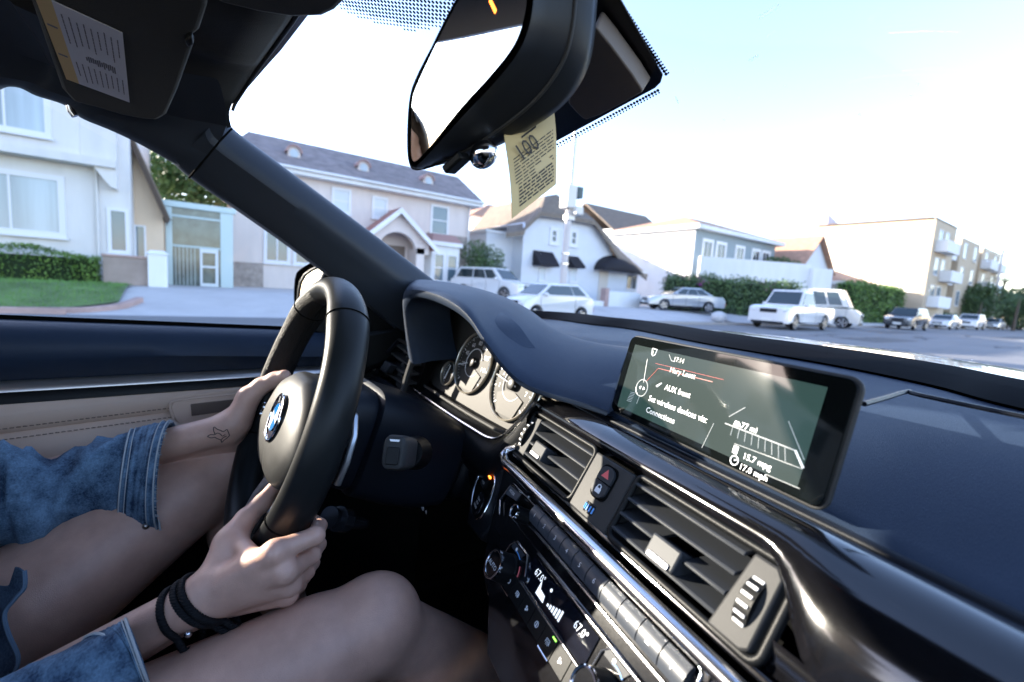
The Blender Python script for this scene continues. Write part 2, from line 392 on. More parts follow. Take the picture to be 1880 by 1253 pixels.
def thumb(root, u, v, ru, rv, name='vent_wheel', marks=6, mm=None):
    w = MB(); rows = []
    for k in range(17):
        a = math.pi*(.06+.88*k/16); rows.append([CON.P(u-ru, v+rv*math.cos(a), -.006+.0150*math.sin(a)), CON.P(u+ru, v+rv*math.cos(a), -.006+.0150*math.sin(a))])
    w.grid(rows)
    w.grid([[r[0] for r in rows], [CON.P(u-ru, v, -.02)]*17]); w.grid([[r[1] for r in rows], [CON.P(u+ru, v, -.02)]*17])
    for k in range(marks):
        a = math.pi*(.24+.52*k/(marks-1)); c_ = CON.P(u, v+rv*math.cos(a)*1.01, -.006+.0153*math.sin(a))
        t = CON.ez*-math.sin(a)+CON.n*math.cos(a)*.015/rv; nn = np.cross(CON.ex, nrm(t))
        if nn@CON.n < 0: nn = -nn
        hw, hh = ru*.72, rv*.05
        w.prism([c_-CON.ex*hw-nrm(t)*hh, c_+CON.ex*hw-nrm(t)*hh, c_+CON.ex*hw+nrm(t)*hh, c_-CON.ex*hw+nrm(t)*hh], nn*.0009, 1+(k if mm else 0))
    return w.build(name, [PLA]+(mm or [WHT]), root, 40)
hz = con([(1107, 820), (1183, 864), (1108, 979), (1046, 924)])
hz_l, hz_r = (hz[0][0]+hz[3][0])/2, (hz[1][0]+hz[2][0])/2
LV0, RV1 = -.212, con([(1391, 991), (1307, 1135)])
RV1 = (RV1[0][0]+RV1[1][0])/2
lv = centre_vent(-.241, hz_l-.002, 1, 0); slats(lv, LV0, hz_l-.001, (2, LV0+.012, LV0+.052))
rv = centre_vent(hz_r+.002, .142, 1, 0); slats(rv, hz_r+.003, RV1, (2, hz_r+.052, hz_r+.085))
# end plates with thumb wheels
MB().fprism(CON, [(-.238, -.003), (LV0-.002, -.001), (LV0+.002, -.057), (-.238, -.057)], -.02, .002, scale=.97).build('vent_end_plate', [TIT], lv, bevel=.0015)
MB().fprism(CON, [(RV1-.002, -.060), (RV1+.006, .0), (.130, .0), (.136, -.006), (.136, -.056), (.130, -.060)], -.02, .004, scale=.98).build('vent_end_plate', [TIT], rv, bevel=.002)
thumb(lv, -.228, -.029, .0035, .022); thumb(rv, (RV1+.136)/2+.002, -.030, .0055, .020)
# tabs
def tab(root, u, v, hw=.016):
    MB().fprism(CON, [(u-hw, v-.010), (u+hw, v-.010), (u+hw*1.0, v+.010), (u-hw*1.0, v+.010)], -.02, .007, scale=.96).build('vent_tab', [SLT], root, bevel=.002)
    MB().fprism(CON, rrect(u-hw*.72, u+hw*.72, v-.0092, v-.0045, .0015), .0071, .0085).build('tab_insert', [TABI], root, bevel=.0004)
tu = con([(995, 858), (1215, 1020)]); tab(lv, LV0+.033, -.037); tab(rv, hz_r+.068, -.040, .017)
# hazard panel
hp = MB().fprism(CON, [(hz_l, .001), (hz_r, .001), (hz_r+.001, -.062), (hz_l+.001, -.062)], -.03, .003).build('hazard_panel', [TIT], CAR, bevel=.002)
hu = (hz_l+hz_r)/2+.001
hb = MB()
hb.fprism(CON, rrect(hu-.0135, hu+.0135, -.040, -.004, .008, 5), .0031, .0038, 0)
hb.build('button_well', [DRK], hp)
b1_ = MB().fprism(CON, [(hu-.0115, -.0215), (hu+.0115, -.0215)]+[(hu+.0115*math.cos(a), -.0135+.0078*math.sin(a)) for a in np.linspace(0, math.pi, 12)], .003, .0062, 0)
for k in range(1):
    tri = [(hu-.006, -.0175), (hu+.006, -.0175), (hu, -.0085)]
    b1_.fprism(CON, tri, .0062, .0066, 1)
b1_.build('hazard_button', [SLT, RED], hp, bevel=.0012)
b2_ = MB().fprism(CON, [(hu+.0115, -.0228), (hu-.0115, -.0228)]+[(hu+.0115*math.cos(a), -.0300+.0082*math.sin(a)) for a in np.linspace(math.pi, 2*math.pi, 12)], .003, .0062, 0)
b2_.fprism(CON, [(hu-.0042, -.0342), (hu+.0042, -.0342), (hu+.0042, -.0292), (hu-.0042, -.0292)], .0062, .0066, 1)
b2_.ring(CON, [(hu-.0026, -.0292), (hu-.0026, -.0268), (hu, -.0255), (hu+.0026, -.0268), (hu+.0026, -.0292)], .0064, .0006, 1, 6, closed=False)
b2_.build('lock_button', [SLT, WHT], hp, bevel=.0012)
# temperature wheel lies on its side
tw = MB(); rows = []; tu0, tv0 = hu-.001, -.0515
for k in range(17):
    a = math.pi*(.1+.8*k/16); rows.append([CON.P(tu0-.0145*math.cos(a), tv0-.0052, -.008+.013*math.sin(a)), CON.P(tu0-.0145*math.cos(a), tv0+.0052, -.008+.013*math.sin(a))])
tw.grid(rows)
tw.grid([[r[0] for r in rows], [CON.P(tu0, tv0-.0052, -.01)]*17]); tw.grid([[r[1] for r in rows], [CON.P(tu0, tv0+.0052, -.01)]*17])
BLU = M('blue_print', (.1, .35, .8), .4)
for k in range(6):
    a = math.pi*(.25+.4*k/5); c_ = CON.P(tu0-.0147*math.cos(a), tv0, -.008+.0133*math.sin(a)); nn = nrm(CON.n*math.sin(a)-CON.ex*math.cos(a)); tt = np.cross(CON.ez, nn)
    tw.prism([c_-tt*.0008-CON.ez*.003, c_+tt*.0008-CON.ez*.003, c_+tt*.0008+CON.ez*.003, c_-tt*.0008+CON.ez*.003], nn*.0006, 1 if k < 1 else 2)
tw.build('temperature_wheel', [PLA, RED, BLU], hp, 40)
# ---------- rounded gloss band above the vents, widening into the passenger fascia
rows = []
us = np.concatenate([np.linspace(-.245, .12, 26), np.linspace(.135, .80, 26)])
for u in us:
    t = np.clip((u-.125)/.035, 0, 1); t = t*t*(3-2*t)
    prof = [(.040, -.046), (.040, -.030), (.036, -.014), (.028, -.002), (.018, .005), (.010, .006), (.006, .003)]
    prof2 = [(.040, -.046), (.040, -.028), (.033, -.010), (.016, .006), (-.004, .012), (-.028, .010), (-.045, .004)]
    yb = -.09*max(u-.14, 0)**1.2
    rows.append([CON.P(u, a*(1-t)+c*t, w1*(1-t)+w2*t+yb*0) for (a, w1), (c, w2) in zip(prof, prof2)])
MB().grid(rows).build('gloss_trim', [PIA], CAR, 80, sub=1)
PF = MB()
rows = []
for u in np.linspace(.140, .80, 24):
    rows.append([CON.P(u, v_, w_) for v_, w_ in [(-.040, .003), (-.070, -.012), (-.11, -.03), (-.16, -.05), (-.24, -.085)]])
PF.grid(rows).build('passenger_fascia', [PIA], CAR, 60)
# dark lining between pad and gloss band
MB().fprism(CON, [(-.245, .034), (.80, .034), (.80, .046), (-.245, .046)], -.06, -.036).build('trim_lining', [PLB], CAR, bevel=.004)
# ---------- radio panel
rp = MB()
rf = con([(942, 884), (946, 880)], .0)
RU0 = -.200
rp.fprism(CON, [(RU0-.006, -.092), (.16, -.092), (.16, -.150), (RU0+.014, -.150), (RU0-.010, -.112)], -.006, -.001)
radio = rp.build('radio_panel', [PIA], CAR, bevel=.002)
pw = .0
bpx = [(985.5, 953), (1002.6, 972), (1023, 993), (1045.5, 1017), (1069.6, 1042.6), (1097, 1069), (1128, 1099), (1162, 1133.6), (1200, 1173), (1246, 1217.6)]
cu_ = [CON.uv(*p)[0] for p in bpx]; cv_ = [CON.uv(*p)[1] for p in bpx]
a_, c_ = np.polyfit(range(10), cu_, 1); vm = float(np.mean(cv_))
for k, t in enumerate(['1', '2', '3', '4', '5', '6', '7', '8', None, None]):
    u = c_+a_*k; hw = a_/2-.0006
    B = MB(); rws = []
    for yy in np.linspace(-.0095, .0095, 7): rws.append([CON.P(u-hw, vm+yy, .0045-(yy/.0095)**2*.003), CON.P(u+hw, vm+yy, .0045-(yy/.0095)**2*.003)])
    B.grid(rws); lo_ = [[CON.P(u-hw, vm+yy, -.002), CON.P(u+hw, vm+yy, -.002)] for yy in (-.0095, .0095)]
    B.grid([rws[0], lo_[0]]); B.grid([rws[-1], lo_[1]])
    B.grid([[r[0] for r in rws], [CON.P(u-hw, vm+yy, -.002) for yy in np.linspace(-.0095, .0095, 7)]]); B.grid([[r[1] for r in rws], [CON.P(u+hw, vm+yy, -.002) for yy in np.linspace(-.0095, .0095, 7)]])
    if t: B.text(CON, t, u, vm, .0047, .0068, 1)
    else:
        sg = 1 if k == 8 else -1
        B.fprism(CON, [(u-.0025, vm-.0028*sg), (u+.0025, vm-.0028*sg), (u, vm+.0028*sg)], .0044, .0047, 1)
    B.build('preset_button', [BTN, WHT], radio, 40)
u_end = c_+a_*9.6
# chrome frame lines of the radio
fl = MB(); fl.tube([CON.P(RU0-.004, -.118, .002), CON.P(RU0, -.094, .002), CON.P(RU0+.030, -.092, .002)], .0014, 8)
fl.tube([CON.P(RU0-.004, -.118, .002), CON.P(RU0+.012, -.131, .002)], .001, 8)
fl.build('chrome_line', [CHB], radio, 60); fl = MB()
fl.tube([CON.P(.02, vm+.0135, .001), CON.P(u_end, vm+.0135, .001), CON.P(u_end+.004, vm+.010, .001), CON.P(u_end+.004, vm-.012, .001)], .0013, 8)
fl.build('chrome_line', [CHB], radio, 60)
e0, e1 = con([(1109, 1040), (1197, 1119)]); ev = (e0[1]+e1[1])/2
MB().fprism(CON, rrect(e0[0], e1[0], ev-.0025, ev+.0025, .002), -.001, .004).build('eject_strip', [CHB], radio, bevel=.001)
s0, s1 = con([(1065, 986), (1100, 1005)])
def knob(parent, u, v, r, h, name='knob', ring=CHB):
    K_ = MB(); n = 36; rows = []
    for rr_, w in ((r*1.05, 0), (r*1.05, .002), (r*.98, .003), (r*.94, h*.9), (r*.90, h)):
        rows.append([CON.P(u+(rr_+(.0005 if 0 < i_ % 3 < 2 and w > .002 else 0))*math.cos(2*math.pi*i_/n), v+(rr_+(.0005 if 0 < i_ % 3 < 2 and w > .002 else 0))*math.sin(2*math.pi*i_/n), w) for i_ in range(n)])
    K_.grid(rows, 0, cu=True)
    K_.lathe(CON, u, v, [(r*.95, h*.86), (r*.95, h+.0006), (r*.90, h+.001), (r*.80, h+.0006), (r*.78, h-.0005)], 36, 1, caps=False)
    K_.fprism(CON, circ(u, v, r*.79, 32), h-.002, h-.0004, 2)
    return K_.build(name, [PLA, ring, PIA], parent, 40)
ku = con([(946, 940)], .018)[0]; knob(radio, ku[0], ku[1], .0085, .020)
MB().fprism(CON, [(RU0+.000, -.095), (RU0+.028, -.094), (RU0+.026, -.104), (RU0-.003, -.108)], -.001, .001).text(CON, 'MODE', RU0+.010, -.1000, .0012, .0052, 1).build('mode_button', [BTN, WHT], radio, bevel=.0006)
MB().fprism(CON, [(RU0+.033, vm-.0130), (u_end, vm-.0130), (u_end, vm-.0145), (RU0+.033, vm-.0145)], -.001, .0015).build('chrome_line', [CHR], radio)
# disc slot
MB().fprism(CON, rrect(-.10, .10, -.093, -.0885, .002), -.002, .0005).build('disc_slot', [DRK], radio)
# ---------- climate panel
CU0 = con([(911, 964)])[0]
cp = MB(); lf = con([(905, 985), (893, 1050), (897, 1085)], .0)
cp.fprism(CON, [(lf[0][0]+.004, vm-.024), (.17, vm-.024), (.17, -.235), (lf[2][0]+.05, -.235), (lf[2][0]+.004, lf[2][1]-.004), (lf[1][0]+.003, lf[1][1])], -.006, .0)
clim = cp.build('climate_panel', [PIA], CAR, bevel=.002)
k1 = con([(905, 1035)], .022)[0]; knob(clim, k1[0], k1[1], .0165, .022)
k2 = con([(1074, 1262)], .020)[0]; knob(clim, k2[0], k2[1], .0150, .022)
c = MB()
c.text(CON, 'AUTO', k1[0], k1[1]-.001, .0220, .0072, 0)
c.build('knob_lettering', [WHT], clim)
for kk, m1 in ((k1, 0), (k2, 1)):
    cc = MB(); cc.ring(CON, [(kk[0]+.0215*math.cos(a), kk[1]+.0215*math.sin(a)) for a in np.radians(np.linspace(62, 100, 8))], .001, .0008, 0, 6, closed=False)
    cc.ring(CON, [(kk[0]+.0215*math.cos(a), kk[1]+.0215*math.sin(a)) for a in np.radians(np.linspace(-15, 40, 10))], .001, .0008, 1, 6, closed=False)
    cc.build('temperature_mark', [BLU, RED], clim)
    MB().tube([CON.P(kk[0]-.020, kk[1]-.008, .001), CON.P(kk[0]-.018, kk[1]+.020, .001), CON.P(kk[0]-.010, kk[1]+.029, .001), CON.P(kk[0]+.018, kk[1]+.029, .001), CON.P(kk[0]+.032, kk[1]+.012, .001)], .0011, 8).build('chrome_line', [CHR], clim)
    MB().fprism(CON, [(kk[0]-.016, kk[1]+.0265), (kk[0]+.014, kk[1]+.0265), (kk[0]+.010, kk[1]+.0195), (kk[0]-.014, kk[1]+.0195)], 0, .0014).fprism(CON, circ(kk[0]-.003, kk[1]+.023, .002, 10), .0014, .0017, 1).build('seat_heat_button', [SLT, WHT], clim, bevel=.0006)
d0, d1, d2 = con([(968, 1062), (1075, 1208), (1005, 1095)], 0)
DSP = M('climate_glass', (.006, .007, .012), .05, coat=1)
dc = MB(); dv0, dv1 = vm-.058, vm-.0305
dc.fprism(CON, [(k1[0]+.030, dv0), (k2[0]-.026, dv0), (k2[0]-.026, dv1), (k1[0]+.030, dv1)], 0, .0012, 0)
dc.text(CON, '67.0°', k1[0]+.052, dv0+.019, .0015, .0105, 1, sx=.9)
dc.text(CON, '67.0°', k2[0]-.046, dv0+.019, .0015, .0105, 1, sx=.9)
uu = (k1[0]+k2[0])/2
dc.fprism(CON, [(uu-.030, dv0+.004), (uu-.014, dv0+.004), (uu-.016, dv0+.010), (uu-.026, dv0+.011), (uu-.030, dv0+.018)], .0013, .0016, 1)
for k in range(6): dc.fprism(CON, [(uu-.008+.0042*k, dv0+.006), (uu-.0055+.0042*k, dv0+.006), (uu-.0055+.0042*k, dv0+.0085+.0015*k), (uu-.008+.0042*k, dv0+.0085+.0015*k)], .0013, .0016, 1)
dc.fprism(CON, circ(uu-.012, dv0+.019, .0018, 10), .0013, .0016, 1)
dc.build('climate_display', [DSP, LIT], clim)
bu0, bu1 = k1[0]+.004, k2[0]-.014
nb = 7
for k in range(nb):
    u0_ = bu0+(bu1-bu0)*k/nb; u1_ = bu0+(bu1-bu0)*(k+1)/nb-.001
    um = (u0_+u1_)/2; bv = dv0-.0125
    B = MB().fprism(CON, [(u0_, bv-.0095), (u1_, bv-.0095), (u1_, bv+.0095), (u0_, bv+.0095)], 0, .003)
    if k % 3 == 0:
        B.ring(CON, circ(um, bv, .0026, 14), .0031, .0004, 1, 5); B.fprism(CON, [(um-.0006, bv-.002), (um+.0006, bv-.002), (um+.0006, bv+.002), (um-.0006, bv+.002)], .003, .0033, 1)
    elif k % 3 == 1:
        B.ring(CON, [(um-.003, bv-.002), (um-.0026, bv+.002), (um+.0026, bv+.002), (um+.003, bv-.002)], .0031, .0004, 1, 5, closed=False)
        for q_ in (-1, 0, 1): B.ring(CON, [(um+q_*.0015, bv-.003), (um+q_*.0015+.0006, bv-.001), (um+q_*.0015, bv+.001)], .0031, .0003, 1, 5, closed=False)
    else:
        for a in range(3): B.fprism(CON, circ(um+.0016*math.cos(a*2.1), bv+.0016*math.sin(a*2.1), .0013, 8), .003, .0033, 1)
    B.build('climate_button', [PLA, WHT], clim, bevel=.0006)
    if k in (0, 4): MB().tube([CON.P(u0_+.001, bv-.0115, .001), CON.P(u0_+.02, bv-.0115, .001)], .0011, 8).build('chrome_line', [CHB], clim)
GRN = M('green_lamp', (.2, .8, .1), .4, emit=(.3, 1, .1), estr=.4)
MB().fprism(CON, [(uu+.02, dv0-.0045), (uu+.026, dv0-.0045), (uu+.026, dv0-.006), (uu+.02, dv0-.006)], .003, .0034).build('indicator_lamp', [GRN], clim)
for va in (vm-.0265, dv0-.0018): MB().fprism(CON, [(k1[0]+.030, va), (k2[0]+.08, va), (k2[0]+.08, va-.0012), (k1[0]+.030, va-.0012)], 0, .0020).build('chrome_line', [CHR], clim)
# ---------- start button panel
STP = Fr(CON.hit(890, 905, -.012), 20, 28)
sp_ = MB().fprism(STP, STP.uvs([(905, 832), (925, 862), (898, 972), (880, 992), (856, 962), (868, 880)]), -.05, 0).build('start_panel', [LEA2], CAR, bevel=.004)
oc = STP.uvs([(893, 862), (910, 868), (911, 890), (897, 930), (884, 954), (870, 952), (866, 930), (873, 890), (884, 866)])
MB().tube([STP.P(*q, .001) for q in chaikin(oc, 2)], .0022, 8, closed=True).build('ring', [CHB], sp_, 80)
MB().fprism(STP, chaikin(oc, 2), 0, .001).build('button_well', [DRK], sp_)
cb = STP.uv(883, 926); ct_ = STP.uv(894, 886)
B = MB(); B.lathe(STP, *cb, [(.0165, .001), (.016, .005), (.014, .0062), (.001, .0062)], 28, 0)
for i_, t in enumerate(('START', 'STOP', 'ENGINE')): B.text(STP, t, cb[0], cb[1]+.0052-.0052*i_, .0064, .0046, 1)
B.build('start_button', [PIA, WHT], sp_, 40)
B = MB().fprism(STP, rrect(ct_[0]-.012, ct_[0]+.012, ct_[1]-.008, ct_[1]+.008, .003), .001, .005)
B.text(STP, 'A OFF', ct_[0], ct_[1]-.002, .0052, .005, 1)
B.fprism(STP, [(ct_[0]-.001, ct_[1]+.0088), (ct_[0]+.009, ct_[1]+.0088), (ct_[0]+.009, ct_[1]+.0115), (ct_[0]-.001, ct_[1]+.0115)], .001, .0035, 2)
B.build('stop_start_button', [PLA, WHT, ORL], sp_, bevel=.0006)
# ---------- display screen
W_, H_ = .262, .0945
ds = MB(); out = rrect(-W_/2, W_/2, -H_/2, H_/2, .009, 5)
ds.fprism(SCR, out, -.006, -.001, 0); ds.prism([SCR.P(u, v, -.006) for u, v in out], SCR.n*-.016, 0, scale=.93)
screen = ds.build('display_screen', [PLA], CAR, 30, bevel=.0015)
MB().tube([SCR.P(u, v, -.004) for u, v in out], .0020, 8, closed=True).build('screen_edge', [TIT], screen, 80)
GLS = M('screen_glass', (.003, .004, .004), .04, spec=.34, coat=.0)
MB().fprism(SCR, rrect(-W_/2+.001, W_/2-.001, -H_/2+.001, H_/2-.001, .008, 5), -.001, .0005).build('glass', [GLS], screen, 20)
UI = M('screen_glow', (.02, .02, .02), .05, emit=(.18, .42, .37), estr=.024)
UIT = M('screen_text', (.7, .7, .7), .3, emit=(.95, .97, 1), estr=.14)
UIL = M('screen_line', (.3, .3, .3), .3, emit=(.7, .8, .8), estr=.05); UIR = M('screen_red', (.4, .1, .08), .3, emit=(1, .25, .2), estr=.04)
au0, au1, av0, av1 = -W_/2+.012, W_/2-.020, -H_/2+.008, H_/2-.010
su = lambda px, py: SCR.uv(px, py)
T = MB()
def tx(t, px, py, size, m=0): u, v = su(px, py); T.text(SCR, t, u, v, .0012, size, m, 'L')
tx('AUX front', 1221, 716, .0085); tx('Set wireless devices via:', 1192, 736, .0088); tx('Connections', 1187, 757, .0088)
tx('17:14', 1239, 664, .0070, 1); tx('Mary Leest', 1231, 684, .0082, 1)
tx('77 mi', 1362, 786, .0070); tx('15.7 mpg', 1367, 843, .0072); tx('17.0 mph', 1360, 862, .0072)
u, v = su(1180, 713); T.ring(SCR, circ(u, v, .0095, 28), .0012, .0006, 1, 6)
T.fprism(SCR, [(u-.005, v), (u-.002, v+.002), (u-.002, v-.002)], .0008, .0012, 0); T.fprism(SCR, [(u+.005, v), (u+.002, v+.002), (u+.002, v-.002)], .0008, .0012, 0)
def line(pts, m=1, r=.0004): T.tube([SCR.P(*su(*p), .0010) for p in pts], r, 5, m)
line([(1183, 703), (1190, 660)]); line([(1187, 702), (1210, 677), (1310, 702)], 2, .0003); line([(1170, 742), (1176, 726)])
line([(1230, 652), (1234, 663), (1240, 665)]); line([(1205, 668), (1330, 698)], 2, .0002)
line([(1333, 778), (1462, 828)], 1, .0006); line([(1462, 828), (1476, 860)], 0, .0009); line([(1449, 774), (1478, 845)]); line([(1340, 766), (1370, 749)])
line([(1350, 815), (1475, 862)], 1, .0003); line([(1408, 872), (1470, 898)], 1, .0003); line([(1290, 823), (1312, 778)], 1, .0003)
for k in range(9): line([(1347+k*12, 785+k*4.7), (1343+k*12.6, 800+k*6)], 1, .0003)
for k in range(7): line([(1152+k*1.2, 736-k*2.6), (1160+k*1.2, 738-k*2.6)], 1, .0003)
for px, py in ((1352, 827), (1350, 846)):
    u, v = su(px, py)
    if py < 835: T.fprism(SCR, [(u-.0025, v-.003), (u+.0022, v-.003), (u+.0022, v+.0035), (u-.0025, v+.0035)], .0008, .0012, 0)
    else: T.ring(SCR, circ(u, v, .0038, 16), .0012, .0005, 0, 5); T.tube([SCR.P(u, v, .0012), SCR.P(u+.002, v+.0015, .0012)], .0005, 5, 0)
u, v = su(1208, 707); T.tube([SCR.P(u-.0, v-.002, .001), SCR.P(u+.006, v+.003, .001)], [.0012, .0006], 5, 0)
u, v = su(1356, 779); T.fprism(SCR, [(u-.004, v-.002), (u+.004, v-.002), (u+.003, v), (u+.001, v+.002), (u-.003, v+.002)], .0008, .0012, 1)
u, v = su(1202, 648); T.ring(SCR, [(u-.004, v+.004), (u+.004, v+.004), (u+.003, v-.002), (u, v-.004), (u-.003, v-.002)], .0012, .0005, 0, 5)
T.build('screen_lettering', [UIT, UIL, UIR], screen, 30)
G = MB().fprism(SCR, [(au0, av0), (au1, av0), (au1, av1), (au0, av1)], .0003, .00065)
G.build('lit_area', [UI], screen)
# ---------- steering wheel
def rimpt(phi, a, rr=.183, hr=.0185, hw=.0240, sc=1.0):
    bump_ = 1+.10*math.exp(-((math.degrees(phi)-52)/14)**2)+.10*math.exp(-((math.degrees(phi)-128)/14)**2)
    r_ = rr+hr*sc*bump_*math.cos(a); return WHL.P(r_*math.cos(phi), r_*math.sin(phi), hw*sc*bump_*math.sin(a))
NP, NA = 144, 28
rim = MB(); rim.grid([[rimpt(2*math.pi*i/NP, 2*math.pi*j/NA) for j in range(NA)] for i in range(NP)], 0, cu=True, cv=True)
for k in range(len(rim.f)):
    i, j = divmod(k, NA); phi = 360*i/NP; a = 360*j/NA
    if 105 < phi < 172 and 100 < a < 262: rim.m[k] = 1
    if 8 < phi < 75 and 100 < a < 262: rim.m[k] = 1
wheel = rim.build('steering_wheel', [RIML, PERF], CAR, 180)
def seam(phi):
    m = MB(); m.tube([rimpt(phi, 2*math.pi*j/32, sc=1.006) for j in range(32)], .0011, 6, closed=True); m.build('seam', [DRK], wheel)
ua, va = WHL.uv(632, 603, 0); seam(math.atan2(va, ua)); seam(math.pi-math.atan2(va, ua)); seam(math.radians(-28)); seam(math.radians(208))
st = MB()
for i in range(70):
    p = math.radians(100+i*1.1)
    for q in (-.12, .12): st.tube([rimpt(p, math.pi*1.08+q, sc=1.01), rimpt(p+.012, math.pi*1.08+q*.3, sc=1.02)], .0006, 4)
st.build('stitching', [RIML], wheel)
HUBM = M('hub_vinyl', (.026, .026, .025), .42, bump=(900, .18, 'leather', .0008))
eu, ev_ = WHL.uv(504, 766, .030)
lh = WHL.uvs([(552, 680), (528, 692), (508, 719), (490, 757), (483, 795), (481, 829), (487, 862), (496, 872)], .012)
lh = [(u, v) for u, v in lh]
left = spline([np.array(q) for q in lh], 4)
mir_ = [np.array([eu+(eu-q[0])*.72, q[1]]) for q in left][::-1]
right = mir_
cxh = eu; outl = [np.array(q) for q in left]+right
cc0 = sum(outl)/len(outl)
rows = [[WHL.P(*(cc0+(q-cc0)*s_), w) for q in outl] for s_, w in ((1.0, -.02), (1.0, .006), (.97, .013), (.90, .019), (.75, .024), (.5, .0265), (.2, .028), (.01, .028))]
hubm = MB().grid(rows, cu=True).build('airbag_cover', [HUBM], wheel, 60)
EMB = Fr(WHL.P(eu, ev_, .0265), axes=(WHL.ex, WHL.ez))
EB = M('emblem_blue', (.02, .22, .62), .15, coat=1); EW = M('emblem_white', (.85, .85, .85), .2, coat=1); EK = M('emblem_black', (.006, .006, .007), .12, coat=1)
e = MB(); R_E = .0300
rot = math.radians(-20)
e.fprism(EMB, circ(0, 0, R_E, 40), -.004, .003, 2)
e.ring(EMB, circ(0, 0, R_E, 40), .003, .0016, 3); e.ring(EMB, circ(0, 0, R_E*.60, 36), .0034, .0008, 3)
for q in range(4):
    a0 = rot+q*math.pi/2
    e.fprism(EMB, [(0, 0)]+[(R_E*.59*math.cos(a0+t*math.pi/2/8), R_E*.59*math.sin(a0+t*math.pi/2/8)) for t in range(9)], .003, .0038, 0 if q % 2 else 1)
for t, ch in ((132, 'B'), (90, 'M'), (48, 'W')):
    a = math.radians(t)+rot; e.text(EMB, ch, R_E*.79*math.cos(a), R_E*.79*math.sin(a), .0034, .0105, 1, rot=a-math.pi/2)
e.build('emblem', [EB, EW, EK, CHB], wheel, 40)
MB().text(EMB, 'SRS', .004, -.044, -.0005, .006).build('lettering', [DRK], wheel)
# spokes
def spoke(pts, name, mat, w0=-.02, w1=.0, bev=.004): return MB().fprism(WHL, pts, w0, w1).build(name, [mat], wheel, bevel=bev)
spoke([(eu+.04, ev_+.012), (.172, .018), (.172, -.028), (eu+.04, -.05)], 'spoke', PLA)
spoke([(eu-.03, ev_+.012), (-.172, .018), (-.172, -.028), (eu-.03, -.05)], 'spoke', PLA)
spoke([(eu-.028, -.06), (eu+.040, -.06), (.034, -.172), (-.034, -.172)], 'spoke', PLA)
SAT = M('satin_trim', (.42, .44, .46), .32, .85)
def strap(pts, hw, m, w=.004, name='spoke_trim'):
    P_ = [WHL.P(u, v, w_) for u, v, w_ in pts]
    return MB().tube(P_, hw, 10, ry=.004, up=WHL.n).build(name, [m], wheel, 80)
lt = [WHL.uv(px, py, .004) for px, py in [(505, 872), (486, 888), (466, 915), (449, 945), (440, 968)]]
strap([(u, v, .004) for u, v in lt], .010, SAT)
rt = [WHL.uv(px, py, .012) for px, py in [(556, 756), (541, 790), (530, 826), (524, 860), (512, 876)]]
strap([(u, v, .014) for u, v in rt], .0075, SAT)
strap([(2*eu-u, v, .004) for u, v in lt], .010, SAT)
lb = [WHL.uv(px, py, .004) for px, py in [(484, 728), (490, 748), (484, 760)]]
for (u, v), r_ in zip(lb, (.010, .009, .007)): MB().lathe(Fr(WHL.P(u, v, .0), axes=(WHL.ex, WHL.ez)), 0, 0, [(r_, 0), (r_, .008), (r_*.8, .011), (.0005, .011)], 16).build('button', [CHR], wheel, 40)
# paddle behind the rim
pd = [WHL.uv(px, py, -.045) for px, py in [(640, 748), (650, 760), (648, 800), (634, 850), (616, 893), (608, 888), (622, 846), (636, 795)]]
MB().fprism(WHL, pd, -.052, -.044).build('shift_paddle', [SAT], wheel, bevel=.002)
MB().fprism(WHL, [(2*eu-u, v) for u, v in pd], -.052, -.044).build('shift_paddle', [SAT], wheel, bevel=.002)
# ---------- steering column
def sect(w, hu, hv, cu=0, cv=-.012, e=.45, n=36, twist=0):
    o = []
    for k in range(n):
        a = 2*math.pi*k/n; c, s_ = math.cos(a), math.sin(a)
        o.append(WHL.P(cu+hu*math.copysign(abs(c)**e, c), cv+hv*math.copysign(abs(s_)**e, s_), w))
    return o
cl_ = MB().grid([sect(-.045, .060, .060), sect(-.050, .074, .070), sect(-.085, .080, .074), sect(-.092, .078, .072)], cu=True, caps=True)
col = cl_.build('steering_column', [PLB], CAR, 50)
sh = MB().grid([sect(-.093, .080, .074), sect(-.097, .086, .080), sect(-.15, .088, .082, cv=-.016), sect(-.20, .086, .080, cv=-.02), sect(-.245, .080, .070, cv=-.022), sect(-.25, .07, .06, cv=-.022)], cu=True, caps=True)
sh.build('column_shroud', [PLB], col, 50)
bt = MB(); rws = []
for i in range(14):
    t = i/13; rws.append(sect(-.245-.10*t, .070+.022*t+.004*math.sin(i*2.4), .056+.016*t+.004*math.sin(i*2.4+.6), cu=0, cv=-.025+.01*t, e=.7))
bt.grid(rws, cu=True, caps=True).build('column_gaiter', [LEA2], col, 80)
c0 = ax(758, 735, 0, -.33); gl = [WHL.P(.0, .068, -.10), WHL.P(.045, .067, -.12), WHL.P(.085, .050, -.17), WHL.P(.090, .020, -.22), WHL.P(.092, -.03, -.235)]
